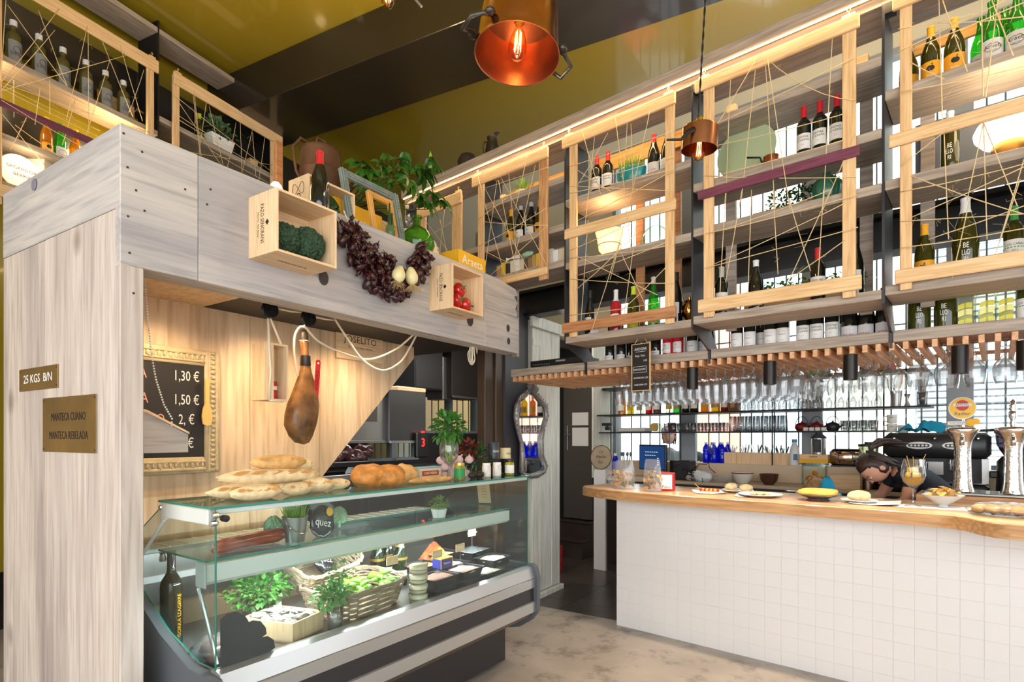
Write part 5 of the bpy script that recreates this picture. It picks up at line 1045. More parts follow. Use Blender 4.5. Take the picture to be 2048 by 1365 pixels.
MB().tube([(-.06, 0, .33), (-.13, 0, .34), (-.18, 0, .27), (-.16, 0, .15), (-.112, 0, .08)], .008, 8).build('rear_handle', RUST, wc, smooth=True); MB().tube([(-.035, 0, .33), (-.02, 0, .39), (.03, 0, .39), (.045, 0, .33)], .007, 8).build('top_handle', RUST, wc, smooth=True)
def picture_frame(label, F, t, w, z, W_, H_, bw, m, rx, rz=0, carved=False):
    g = thing('picture_frame', label, 'picture frame', F, t, w, z, rz, 'empty picture frames on the kiosk', rx=rx); n_ = ('side', 'side', 'bottom', 'top')
    for i, (x0, x1, z0, z1) in enumerate(((-W_/2, -W_/2+bw, 0, H_), (W_/2-bw, W_/2, 0, H_), (-W_/2+bw, W_/2-bw, 0, bw), (-W_/2+bw, W_/2-bw, H_-bw, H_))):
        q = MB().box(x0, x1, -.012, .012, z0, z1, b=.004)
        v = i < 2
        if v: q.box(x0+bw*.2, x0+bw*.42, -.018, -.012, z0+.0, z1, b=.002).box(x1-bw*.3, x1-bw*.1, -.016, -.012, z0, z1, b=.002)
        else: q.box(x0, x1, -.018, -.012, z0+bw*.2, z0+bw*.42, b=.002).box(x0, x1, -.016, -.012, z1-bw*.3, z1-bw*.1, b=.002)
        if carved:
            L_ = (z1-z0) if v else (x1-x0); n = int(L_/.02)
            for k in range(n):
                c = (k+.5)*L_/n; mid = (x0+x1)/2+.004 if v else (z0+z1)/2+.004
                q.ball((mid if v else x0+c, -.014, z0+c if v else mid), ((.006, .004, .008) if v else (.008, .004, .006)), 6, 4)
        q.build(n_[i]+'_rail', m, g, auto=.5)
    return g
ft, fz = K.at(770, 460, .1)
picture_frame('grey blue carved picture frame leaning on the kiosk top', K, 1.27, .1, RZ, .44, .36, .045, mat('grey_blue_frame', (128, 140, 132), .5, noise=.2, nscale=12), -.22, carved=True)
picture_frame('small honey wooden picture frame in front of the carved one', K, 1.27, .05, RZ, .19, .26, .03, mat('honey_frame', (222, 164, 84), .5, noise=.2, nscale=10), -.2)
g = thing('cactus_glass', 'small cactus standing in a green glass before the honey frame', 'plant', K, 1.285, .03-.005, RZ)
MB().lathe([(0, 0), (.024, 0), (.028, .07), (.026, .07), (.022, .004), (0, .004)], 14).build('glass', thin('pale_green_glass', (190, 220, 160), (80, 120, 60), 1.2, .05, .15), g, smooth=True)
q = MB()
for a, h in ((-.006, .2), (.009, .15)):
    q.tube([(a, 0, .01), (a*1.4, 0, h*.5), (a*1.2, 0, h)], [.008, .01, .004], 8)
    for k in range(24): q.leaf((a*1.3, 0, .03+k*(h-.04)/24), (math.cos(k*2.4), math.sin(k*2.4), .5), .013, .006)
q.build('cactus', DARKLEAF, g)
def card_box(label, F, t, w, z, W_, D_, H_, m, rz=0, words=None, cm=INKWHITE, sz=.06):
    g = thing('cardboard_box', label, 'box', F, t, w, z, rz, 'cardboard boxes on the kiosk'); MB().box(-W_/2, W_/2, -D_/2, D_/2, 0, H_, b=.002).build('carton', m, g)
    q = MB().box(-W_/2, W_/2, -.002, .002, H_-.0003, H_+.0006); q.build('flap_seam', mat('card_seam', (190, 140, 30), .6), g)
    if words: text(words, sz, cm, g, loc=(0, -D_/2-.0006, H_*.55), depth=.0003)
    return g
card_box('yellow cardboard box standing behind the picture frames', K, 1.2, .24, RZ, .36, .1, .19, YELLOWBOX, words='Araeta', cm=mat('pale_yellow_ink', (250, 226, 150), .6))
card_box('yellow cardboard box with white lettering at the right end of the beam', K, 2.07, .12, RZ, .3, .16, .125, YELLOWBOX, 0, 'Araeta', INKWHITE, .085)
card_box('lime green cardboard box behind the patterned plate', K, 1.9, .34, RZ, .2, .12, .2, mat('lime_card', (160, 176, 30), .55), 0)
c4 = crate('pine wine crate turned upside down behind the carved frame', K, 1.5, .52, RZ, .36, .16, .26)
text('CROZ', .05, INK, c4, loc=(.24, -.161, .09), rot=(PI/2, PI, 0), depth=.0002); text('CROZES HERMITAGE', .018, INK, c4, loc=(.24, -.161, .2), rot=(PI/2, PI, 0), depth=.0002); MB().box(.011, .349, -.16, -.15, .011, .249).build('lid_board', CRATE, c4)
demijohn('round green glass demijohn on the beam edge beside the patterned plate', K, 1.585, .1, RZ, .86, thin('demijohn_green', (120, 190, 60), (24, 70, 14), 1.5, .03, .12))
g = thing('patterned_plate', 'cream plate with brown floral rim leaning behind the green demijohn', 'plate', K, 1.77, .16, RZ+.005, rx=-.25)
q = MB().lathe([(0, .012), (.075, .01), (.085, .004), (.118, .0), (.12, .003), (.085, .01), (0, .016)], 32); q.v = [(x, -z, y+.12) for x, y, z in q.v]; q.f = [f[::-1] for f in q.f]; q.build('dish', mat('cream_china', (236, 224, 196), .3), g, auto=.7)
q = MB(); rnd = random.Random(5)
for i in range(110): a, rr = rnd.uniform(0, 6.3), rnd.uniform(.09, .114); q.ball((rr*math.cos(a), -.006, .12+rr*math.sin(a)), (rnd.uniform(.002, .005), .0014, rnd.uniform(.002, .005)), 5, 4)
q.build('floral_rim', mat('brown_print', (120, 90, 60), .5), g)['kind'] = 'stuff'
g = thing('silver_flower_pot', 'small white pot with a silver metal flower behind the demijohn', 'ornament', K, 1.86, .44, RZ+.0)
MB().lathe([(0, 0), (.04, 0), (.055, .2), (.06, .3), (.05, .3), (0, .29)], 18).build('pot', WHITE, g, auto=.7)
q = MB()
for i in range(16): a = i*2.4; q.leaf((0, 0, .3+.004*i), (math.cos(a), math.sin(a), .5+.06*i), .06, .035, (0, 0, 1), .4, droop=-.3)
q.build('metal_flower', mat('dull_silver', (170, 165, 150), .35, .8), g)
pl = thing('hand_leaved_plant', 'potted plant with large hand shaped leaves above the picture frames', 'plant', K, 1.5, .72, RZ)
MB().lathe([(0, 0), (.09, 0), (.12, .2), (.125, .22), (.11, .22), (0, .2)], 20).build('pot', mat('terracotta', (160, 92, 62), .7), pl, auto=.7)
q = MB(); rnd = random.Random(21); tips = []
for px, py, w in ((735, 340, .3), (770, 350, .26), (800, 320, .34), (845, 350, .3), (820, 360, .24), (775, 308, .42), (812, 305, .5), (860, 315, .4), (790, 335, .3), (850, 335, .28), (720, 325, .36), (865, 385, .24), (835, 385, .28), (795, 365, .22), (880, 400, .3), (745, 360, .3), (825, 330, .3), (850, 400, .3), (872, 330, .42), (765, 330, .35)):
    t, z = K.at(px, py, w); p = Vector((t-1.5, w-.72, z-RZ)); tips.append(p)
    q.tube([(0, 0, .2), (p.x*.3, p.y*.3, p.z*.6+.1), tuple(p*.85), tuple(p)], [.006, .005, .003, .002], 5)
q.build('stems', mat('plant_stem', (96, 110, 50), .6), pl)
for i, p in enumerate(tips):
    q = MB(); small = i in (5, 6, 7, 18)
    L_ = .085 if small else rnd.uniform(.11, .15); out = Vector((p.x, p.y-.3, .1)).normalized(); base_a = math.atan2(out.y, out.x)
    for k in range(7):
        a = base_a+(k-3)*.62; d = Vector((math.cos(a), math.sin(a), rnd.uniform(-.5, -.1) if not small else -.7)); q.leaf((0, 0, 0), d, L_*(1-.07*abs(k-3)), L_*.42, (0, -.5, 1), .22, droop=.3)
    q.build('leaf', mat('glossy_plant_leaf', (52, 102, 30), .3, noise=.3, nscale=12), pl, p, (rnd.uniform(-.1, .7), rnd.uniform(-.3, .3), rnd.uniform(-.4, .4)))
# a bright open bulb and upright slat behind the crate
g = thing('openwork_lamp', 'bright bulb in an openwork shade on the kiosk roof left of the crate', 'lamp', K, .79, .36, RZ); MB().lathe([(0, 0), (.035, 0), (.035, .015), (0, .015)], 12).build('foot', BLACKSTEEL, g)
MB().ball((0, 0, .12), (.045, .045, .1), 12, 9).build('bulb', mat('lit_white_bulb', (255, 236, 190), .4, emit=7, ergb=(255, 220, 160)), g, smooth=True)
g = thing('leaning_slat', 'weathered upright slat standing left of the watering can', 'slat', K, .9, .5, RZ); MB().box(-.022, .022, -.012, .012, 0, .52, b=.003).build('wood', BROWNWOOD, g)
# ------------------------------------------------------------------ inside the kiosk: ham, pulleys, boards
HAM = mat('cured_ham_skin', (126, 84, 38), .42, noise=.7, nscale=11, bump=.5, bscale=30, coat=.2)
h0 = K.at(608, 660, .5); hl = .665
g = thing('cured_ham', 'whole cured ham leg hanging by its hoof on the wood panel', 'ham', K, h0[0], .5, h0[1]-hl)
secs = [(0, .0, .002, .002), (.012, -.012, .045, .03), (.05, -.02, .075, .05), (.11, -.02, .098, .062), (.17, -.012, .105, .064), (.23, -.002, .1, .06), (.3, .006, .083, .052), (.36, .01, .06, .042), (.41, .012, .04, .032), (.45, .012, .03, .026), (.5, .008, .025, .023), (.55, .004, .022, .021), (.585, .002, .026, .023), (.6, .0, .024, .022)]
q = MB(); n = 22; vs = []
for j, (z, ox, rx, ry) in enumerate(secs):
    for i in range(n):
        a = 2*PI*i/n; f = 1+.1*NZ.noise(Vector((math.cos(a)*2, math.sin(a)*2, z*11)))
        if .06 < z < .2 and math.sin(a) < -.2: f -= .16*math.exp(-((math.cos(a)-.25)/.35)**2)*math.exp(-((z-.13)/.05)**2)
        vs.append((ox+rx*f*math.cos(a), ry*f*math.sin(a), z))
q.add(vs, [(j*n+i, j*n+(i+1) % n, (j+1)*n+(i+1) % n, (j+1)*n+i) for j in range(len(secs)-1) for i in range(n)]+[tuple(range(n-1, -1, -1)), tuple(range((len(secs)-1)*n, len(secs)*n))]); q.build('leg_meat', HAM, g, smooth=True)
q = MB(); q.lathe([(.022, .598), (.026, .615), (.024, .645), (.012, .665), (0, .667)], 12, ry=.8); q.build('hoof', mat('dark_hoof', (58, 50, 44), .5), g, smooth=True)
MB().lathe([(.028, .455), (.031, .46), (.028, .515), (.025, .515)], 14, (.01, 0, 0)).build('black_band', BLACKP, g, auto=.6); MB().tube([(.024*math.cos(a), .024*math.sin(a), .6) for a in [i*PI/6 for i in range(12)]], .003, 5, closed=True).build('binding_cord', ROPE, g)
tg = MB().prism([(-.014, 0), (.02, -.008), (.02, .2), (.012, .21), (-.006, .21), (-.014, .2)], -.001, .001).build('red_tag', mat('red_card', (196, 32, 30), .5), g, (.045, -.045, .285), (0, .08, 0)); text('JOSELITO', .028, INK, tg, loc=(.003, -.0014, .09), rot=(PI/2, -PI/2, 0), depth=.0002); MB().lathe([(0, 0), (.006, 0), (.006, .001), (0, .001)], 10).build('tag_eyelet', PAPER, tg, (.003, -.001, .19), (PI/2, 0, 0))
MB().box(-.02, .02, -.0006, .0006, -.03, .03).build('white_tag', PAPER, g, (.075, -.02, .44), (0, .1, 0))
for i, (px, py, x1, y1) in enumerate(((540, 620, 608, 612), (617, 637, 675, 633))):
    t, z = K.at(px, py, .36); t1 = K.at(x1, y1, .36)[0]
    p_ = thing('pulley', 'black iron pulley on a rail under the beam, %s of the two' % ('left' if i == 0 else 'right'), 'pulley', K, t, .36, z, group='pulleys under the beam')
    MB().box(-.02, t1-t, -.012, .012, .035, .055, b=.003).build('rail', BLACKSTEEL, p_); MB().box(-.008, .008, -.02, -.014, -.01, .05).box(-.008, .008, .014, .02, -.01, .05).build('bracket', BLACKSTEEL, p_)
    q = MB().lathe([(0, -.012), (.042, -.012), (.044, -.008), (.034, 0), (.044, .008), (.042, .012), (0, .012)], 22); q.v = [(x, z_, y) for x, y, z_ in q.v]; q.f = [f[::-1] for f in q.f]; q.build('wheel', mat('black_iron_wheel', (36, 34, 33), .4, .5), p_, auto=.6)
    MB().tube([(-.005, 0, .046), (-.005, 0, 2.17-z)], .006, 6).tube([(t1-t-.03, 0, .05), (t1-t-.03, 0, 2.17-z)], .006, 6).build('hanger', BLACKSTEEL, p_); MB().tube([(.035, .016, .02), ((t1-t)*.6, .01, .018), (t1-t-.02, .0, .022)], .006, 6).build('rope_run', ROPE, p_, smooth=True)
def ropething(label, pts, r=.0065, w=.4, sagk=0, name='rope'):
    ps = [K.W(*(lambda q_: (q_[0], ww, q_[1]))(K.at(x, y, ww))) for x, y, ww in pts]
    out = []
    for i in range(len(ps)-1):
        a, b, c, d = ps[max(i-1, 0)], ps[i], ps[i+1], ps[min(i+2, len(ps)-1)]
        for k in range(6): f = k/6; out.append(.5*((2*b)+(c-a)*f+(2*a-5*b+4*c-d)*f*f+(3*b-a-3*c+d)*f**3))
    out.append(ps[-1]); return tag(MB().tube(out, r, 7).build(name, ROPE, smooth=True), label, 'rope', 'cream ropes of the pulleys')
ropething('cream rope slung from the right pulley to the beam end, upper of the two loops', [(608, 652, .36), (640, 685, .4), (690, 708, .45), (740, 719, .45), (790, 700, .4), (829, 668, .2)])
ropething('cream rope slung from the pulley rail to the beam end, lower of the two loops', [(667, 634, .36), (690, 670, .4), (725, 720, .45), (765, 741, .45), (800, 725, .4), (820, 695, .3), (834, 668, .2)])
ropething('cream rope end hanging beside the ham', [(612, 655, .36), (600, 655, .4), (590, 672, .42), (588, 700, .42), (592, 735, .42), (596, 752, .42)])
t_, z_ = K.at(945, 700, .1); g = thing('rope_coil', 'white rope coil hanging under the right end of the beam', 'rope', K, t_, .1, z_, group='cream ropes of the pulleys')
q = MB()
for i in range(4): w_ = .012+.008*i; q.tube([(w_*math.sin(a)*(1.2 if math.cos(a) < 0 else .7), .006*i-.01, -.01-(.06+.005*i)*(-math.cos(a))*1.0-.02) for a in [k*PI/8 for k in range(16)]], .0035, 6, closed=True)
q.tube([(0, 0, .05), (0, 0, 2.1-z_)], .004, 6).tube([(.04, 0, .03), (.05, 0, -.02), (.06, 0, .03), (.055, 0, 2.1-z_)], .0035, 6).build('coil', ROPE, g, smooth=True)
# little crate that hangs from the left pulley, with a can in it
a_, b_, c_ = K.at(503, 700, .42), K.at(517, 800, .42), K.at(558, 808, .42); W_ = c_[0]-a_[0]; H_ = K.at(530, 692, .4)[1]-K.at(530, 806, .4)[1]
g = thing('hanging_crate', 'narrow pine crate hung on a rope from the left pulley', 'crate', K, a_[0]+.02, .45, b_[1]-.005)
e = .01; MB().box(0, e, -.11, 0, 0, H_, b=.001).build('side_board', CRATE_V, g); MB().box(W_-.02-e, W_-.02, -.11, 0, 0, H_, b=.001).build('side_board', CRATE_V, g); MB().box(e, W_-.02-e, -.11, 0, 0, e).build('bottom_board', CRATE_V, g); MB().box(e, W_-.02-e, -.11, 0, H_-e, H_).build('top_board', CRATE_V, g); MB().box(e, W_-.02-e, -e, -.001, e, H_-e).build('back_board', CRATE_V, g); MB().box(e, .05, -.115, -.108, 0, H_).build('front_board', CRATE_V, g)
MB().tube([(.02, -.118, 0), (.03, -.12, H_*.5), (.02, -.118, H_), (.06, -.05, H_+.16), (.06, -.05, H_+.28), (.055, -.05, H_+.42)], .006, 6).tube([(.11, -.09, H_), (.07, -.06, H_+.13), (.06, -.05, H_+.2)], .006, 6).tube([(.02, -.118, 0), (.1, -.118, -.004), (.11, -.1, -.004)], .005, 6).build('rope', ROPE, g, smooth=True)
q = MB()
for k in range(6): q.tube([(.06+.012*math.cos(a), -.05+.012*math.sin(a), H_+.17+.012*k) for a in [i*PI/5 for i in range(10)]], .006, 5, closed=True)
q.build('knot', ROPE, g, smooth=True)
cn = thing('food_can', 'little red and green tin standing in the hanging crate', 'can', K, a_[0]+.02+W_*.58, .41, b_[1]-.005+e); MB().lathe([(0, 0), (.024, 0), (.024, .05), (.024, .07), (.024, .095), (.0, .095)], 18, ks=[0, 1, 2, 0, 3]).build('body', [mat('tin_red', (196, 30, 30), .4), mat('tin_red'), PAPER, mat('tin_green', (60, 150, 40), .4)], cn, auto=.6); cn.data if False else None
# branded board and framed chalkboard on the back panel
p0, p1 = K.at(672, 640, .74), K.at(765, 722, .74); g = thing('wooden_sign', 'pale wooden board with a dark burnt name on the back panel', 'sign', K, (p0[0]+p1[0])/2, .748, (p0[1]+p1[1])/2)
w_, h_ = p1[0]-p0[0], p0[1]-p1[1]+.05; MB().box(-w_/2, w_/2, -.014, 0, -h_/2, h_/2, b=.002).build('board', CRATE, g); text('JOSELITO', .066, INKBROWN, g, loc=(0, -.0146, .0), depth=.0003, sx=1.05); text('Elaborado en Guijuelo - Salamanca', .016, INKBROWN, g, loc=(.0, -.0146, -.05), depth=.0003)
p0, p1 = K.at(437, 706, .74), K.at(437, 944, .74); g = thing('framed_chalkboard', 'price chalkboard in a thick carved pale frame beside the kiosk post', 'chalkboard', K, p0[0]-.3, .74, (p0[1]+p1[1])/2); FW_, FH_ = .6, p0[1]-p1[1]; CF = mat('carved_cream_frame', (196, 176, 138), .5, noise=.2, nscale=20)
MB().box(-FW_/2+.06, FW_/2-.06, -.012, -.004, -FH_/2+.06, FH_/2-.06).build('board', BOARD, g)
for i, (x0, x1, z0, z1) in enumerate(((-FW_/2, -FW_/2+.085, -FH_/2, FH_/2), (FW_/2-.085, FW_/2, -FH_/2, FH_/2), (-FW_/2+.085, FW_/2-.085, -FH_/2, -FH_/2+.085), (-FW_/2+.085, FW_/2-.085, FH_/2-.085, FH_/2))):
    v = i < 2; q = MB().box(x0, x1, -.02, 0, z0, z1, b=.006); L_ = (z1-z0) if v else (x1-x0); k_ = int(L_/.026)
    for s_, rr in ((.25, .011), (.72, .008)):
        if v: xx = x0+.085*(s_ if i == 0 else 1-s_); q.tube([(xx, -.018, z0+.01), (xx, -.018, z1-.01)], rr, 8)
        else: zz = z0+.085*(s_ if i == 2 else 1-s_); q.tube([(x0, -.018, zz), (x1, -.018, zz)], rr, 8)
    for k in range(k_):
        c = (k+.5)*L_/k_; m_ = (x0+x1)/2 if v else (z0+z1)/2
        cc = (m_, -.021, z0+c) if v else (x0+c, -.021, m_); q.ball(cc, (.016, .008, .009) if v else (.009, .008, .016), 7, 5); cc = (m_+.012*(-1)**k, -.024, z0+c+.006) if v else (x0+c+.006, -.024, m_+.012*(-1)**k); q.ball(cc, .006, 6, 4)
    q.build('frame_rail', CF, g, auto=.9)
for i, (s_, pr_) in enumerate((('ÍA', '1,30 €'), ('LA', '1,50 €'), ('ERITO', '2, €'), ('O', '   €'))):
    py = (752, 800, 840, 888)[i]; zz = K.at(350, py, .73)[1]-(p0[1]+p1[1])/2; text(pr_, .074, CHALK, g, loc=(.125, -.0126, zz), depth=.0002, sx=.68); text(s_, .074, CHALKPINK, g, loc=(-.09 if i != 2 else -.055, -.0126, zz), depth=.0002, sx=.72)
sp = thing('wooden_spoon', 'flat wooden spoon hung on the right side of the carved frame', 'spoon', K, K.at(414, 800, .7)[0], .7, K.at(414, 800, .7)[1]); MB().prism([(-.011, .11), (.011, .11), (.01, -.02), (.022, -.05), (.027, -.09), (.022, -.13), (0, -.14), (-.022, -.13), (-.027, -.09), (-.022, -.05), (-.01, -.02)], -.004, .004).build('wood', mat('spoon_wood', (226, 176, 100), .5), sp)
t0, z0 = K.at(372, 905, .5); t1, z1 = K.at(372, 870, .5); t2, z2 = K.at(290, 826, .5)
g = thing('wedge_box', 'grey washed wedge shaped wooden box jutting from the kiosk post before the chalkboard', 'box', K, 0, .48, 0); MB().prism([(-.03, z0), (t0, z0), (t1, z1), (t2, z2), (-.03, z2+.06)], 0, .08).build('side', WHITEWASH_H, g); MB().prism([(t1+.004, z1+.002), (t1+.004, z1+.012), (t2, z2+.012), (-.03, z2+.072), (-.03, z2+.06), (t2, z2)], -.004, .084).build('lid', CRATE, g)
q = MB(); ch = []
for x, y in ((289, 540), (292, 590), (296, 640), (303, 710), (312, 760), (328, 810), (344, 838), (343, 852), (335, 856)): t, z = K.at(x, y, .3); ch.append(Vector((t, .3, z)))
for a, b in zip(ch, ch[1:]):
    n_ = max(1, int((b-a).length/.011))
    for k in range(n_): q.ball(a+(b-a)*k/n_, .0045, 6, 4)
o = q.build('bead_chain', WHITE); put(o, K, 0, 0, 0); tag(o, 'white beaded blind chain hanging before the framed chalkboard', 'chain')

# ------------------------------------------------------------------ kitchen behind the deli case
KW = 2.3; kw0, kw1 = K.at(845, 850, KW), K.at(958, 798, KW); kv0, kv1 = K.at(735, 915, KW), K.at(840, 880, KW); DARKK = mat('dark_kitchen_wall', (48, 45, 44), .6)
q = MB().box(.6, kv0[0], KW, KW+.15, 0, 2.7).box(kv0[0], kv1[0], KW, KW+.15, 0, kv0[1]-.05).box(kv0[0], kv1[0], KW, KW+.15, kv1[1], 2.7).box(kv1[0], kw0[0], KW, KW+.15, 0, 2.7).box(kw0[0], kw1[0], KW, KW+.15, 0, kw0[1]-.1).box(kw0[0], kw1[0], KW, KW+.15, kw1[1], 2.7).box(kw1[0], 8.4, KW, KW+.15, 0, 2.7)
kwall = struct(q.build('wall_3', DARKK, None, K.W(0, 0), (0, 0, K.ang)))
for i, (a, b) in enumerate(((kv0, kv1), (kw0, kw1))):
    za, zb = a[1]-(.05, .1)[i], b[1]; wn = struct(MB().box(a[0], a[0]+.05, KW+.02, KW+.1, za, zb).box(b[0]-.05, b[0], KW+.02, KW+.1, za, zb).box((a[0]+b[0])/2-.03, (a[0]+b[0])/2+.03, KW+.02, KW+.1, za, zb).box(a[0]+.05, b[0]-.05, KW+.02, KW+.1, za, za+.03).box(a[0]+.05, b[0]-.05, KW+.02, KW+.1, zb-.03, zb).build('window_%d' % (i+6), GREYFRAME, None, K.W(0, 0), (0, 0, K.ang)))
    MB().box(a[0]+.05, b[0]-.05, KW+.05, KW+.056, za, zb).build('pane', GLASS, wn)
    for k in range(9): t = a[0]+(k+.5)*(b[0]-a[0])/9; MB().tube([(t, KW+.13, za), (t, KW+.13, zb)], .008, 6).build('window_bar', mat('bar_grey'), wn)
struct(MB().box(.6, 8.4, 1.1, KW, 2.6, 2.7).build('ceiling_kitchen', DARKK, None, K.W(0, 0), (0, 0, K.ang)))
struct(MB().box(1.2, 2.55, KW-.02, KW-.001, .0, 1.75).build('wall_4', mat('off_white_tiles', (214, 208, 200), .35), None, K.W(0, 0), (0, 0, K.ang)))
lamp('kitchen_fill', 'AREA', K.W(3.0, 1.5, 2.55), 22, (1, .95, .88), K.W(3.0, 1.5, 0), 1.6, .4)  # unseen fill lamp added to brighten the kitchen
def kbox(name, label, cat, x0, y0, x1, y1, w, dp, m, parts=(), b=.006):
    a, c = K.at(x0, y1, w), K.at(x1, y0, w); z0 = K.at((x0+x1)/2, y1, w)[1]; z1 = K.at((x0+x1)/2, y0, w)[1]
    g = thing(name, label, cat, K, a[0], w, z0); MB().box(0, c[0]-a[0], 0, dp, 0, z1-z0, b=b).build('body', m, g)
    for n_, f0, f1, g0, g1, d, mm in parts: MB().box(f0*(c[0]-a[0]), f1*(c[0]-a[0]), -d, 0, g0*(z1-z0), g1*(z1-z0), b=.002).build(n_, mm, g)
    return g
kbox('steel_cabinet', 'stainless wall cabinet with a printed notice hanging in the kitchen', 'cabinet', 691, 790, 777, 887, 1.7, .4, STAINLESS, (('notice_plate', .28, .72, .45, .8, .003, mat('dark_notice', (84, 78, 74), .5)), ('lip', 0, 1, 0, .05, .02, STAINLESS)))
kbox('steel_hood', 'dark polished steel extractor hood right of the notice cabinet', 'hood', 778, 783, 852, 887, 1.65, .5, mat('dark_stainless', (84, 82, 82), .3, .85), (('lip', 0, 1, 0, .05, .02, STAINLESS),))
kbox('wall_cabinet', 'black wall cabinet high in the kitchen above the hood', 'cabinet', 830, 680, 885, 780, 1.9, .3, BLACKP, (('door', .02, .98, .03, .97, .012, mat('black_cabinet_door', (34, 32, 32), .45)),))
kbox('shelf_crate', 'pine crate on top of the steel hood', 'crate', 795, 775, 852, 784, 1.66, .2, CRATE)
kbox('duct', 'tall steel duct beside the black wall cabinet', 'duct', 886, 715, 903, 800, 1.98, .25, STAINLESS)
kbox('dark_unit', 'dark brown kitchen unit hanging right of the steel duct', 'cabinet', 904, 690, 960, 798, 1.9, .28, mat('brown_black_unit', (44, 36, 30), .5), (('steel_edge', 0, 1, 0, .04, .01, STAINLESS),))
kbox('worktop_unit', 'long dark kitchen worktop unit behind the deli case', 'counter', 560, 945, 965, 1180, 1.25, .8, mat('dark_unit_front', (62, 56, 54), .4), (('drawer', .02, .3, .6, .95, .01, DARKK), ('drawer', .33, .62, .6, .95, .01, DARKK), ('steel_top_edge', 0, 1, .95, 1, .02, STAINLESS)))
sc_ = kbox('kitchen_scale', 'black scale display with glowing red digits in the kitchen', 'scale', 834, 866, 858, 916, 1.6, .05, BLACKP, b=.012)
text('3', .12, mat('red_led', (255, 30, 20), .5, emit=6), sc_, loc=(.09, -.003, .15), depth=.0004); text('1.0.0', .03, mat('red_led'), sc_, loc=(.08, -.003, .26), depth=.0004)
g = kbox('meat_tray', 'dark tray of wrapped cured meat left in the kitchen', 'tray', 608, 925, 740, 936, 1.3, .3, BLACKP); q = MB()
for i in range(9): blob(q, (.1+.07*i, .1, .06+.03*(i % 3)), (.07, .08, .06), 10, 8, .3, 2, i)
q.build('meat', mat('wrapped_meat', (104, 62, 66), .2, noise=.5, nscale=14, coat=.6), g, smooth=True)
g = thing('meat_slicer', 'steel meat slicer in the kitchen behind the round loaves', 'slicer', K, K.at(735, 940, 1.3)[0], 1.35, .95)
q = MB().lathe([(0, 0), (.14, .0), (.15, .006), (.0, .03)], 26); q.v = [(x, -z, y) for x, y, z in q.v]; q.f = [f[::-1] for f in q.f]; q.build('blade', STAINLESS, g, (-.06, 0, .17), auto=.6); MB().box(-.25, .3, -.05, .3, 0, .06, b=.015).build('base', BLACKP, g)
MB().prism([(0, 0), (.22, 0), (.26, .16), (.1, .2)], -.02, .2).build('carriage', mat('slicer_grey', (110, 106, 102), .35, .7), g, (.05, 0, .06)); MB().box(.3, .52, -.02, .2, .05, .16, b=.01).build('tray', STAINLESS, g)
# mirror with a carved silver frame on the planked wall
mp = [(1036, 790), (1048, 782), (1058, 772), (1066, 778), (1080, 792), (1094, 808), (1096, 830), (1090, 850), (1084, 880), (1086, 915), (1094, 935), (1090, 948), (1076, 955), (1062, 958), (1046, 955), (1040, 948), (1042, 915), (1040, 885), (1032, 860), (1028, 830), (1030, 805)]
ct, cz = K.at(1062, 870, .31); g = thing('ornate_mirror', 'ornate silver carved mirror on the white planked wall end', 'mirror', K, ct, .325, cz); mpl = [(K.at(x, y, .31)[0]-ct, K.at(x, y, .31)[1]-cz) for x, y in mp]
SIL = mat('antique_silver', (150, 144, 140), .45, .6, noise=.3, nscale=20); inner = [(x*.78, z*.86-.012) for x, z in mpl]
MB().prism(inner, -.012, -.004).build('mirror_glass', mat('mirror_silvering', (235, 238, 240), .03, 1), g); q = MB(); q.tube([(x*.88, -.016, z*.93-.006) for x, z in mpl], [.022+.006*math.sin(i*1.7) for i in range(len(mpl))], 10, closed=True)
rnd = random.Random(8)
for i in range(len(mpl)):
    for k in range(3):
        x, z = mpl[i]; x2, z2 = mpl[(i+1) % len(mpl)]; f = k/3; q.ball(((x+(x2-x)*f)*.92, -.03, (z+(z2-z)*f)*.95), (rnd.uniform(.008, .016), .01, rnd.uniform(.01, .02)), 7, 5)
for a in (-.9, -.5, -.15, .15, .5, .9): q.leaf((.0+.03*a, -.03, max(z for x, z in mpl)-.06), (math.sin(a), -.2, math.cos(a)), .1, .04, (0, -1, 0), .3, droop=.2)
q.build('carved_frame', SIL, g, smooth=True)
g = thing('red_crate', 'red plastic bottle crate on the floor behind the planked wall', 'crate', B, -1.62, .8, 0, .2); MB().box(0, .3, 0, .4, 0, .02).box(0, .3, 0, .012, .02, .12).box(0, .3, 0, .012, .2, .27).box(0, .03, 0, .012, .12, .2).box(.27, .3, 0, .012, .12, .2).box(0, .012, .012, .4, .02, .27).box(.288, .3, .012, .4, .02, .27).box(.012, .288, .388, .4, .02, .27).build('shell', mat('red_crate_plastic', (200, 26, 32), .4), g)
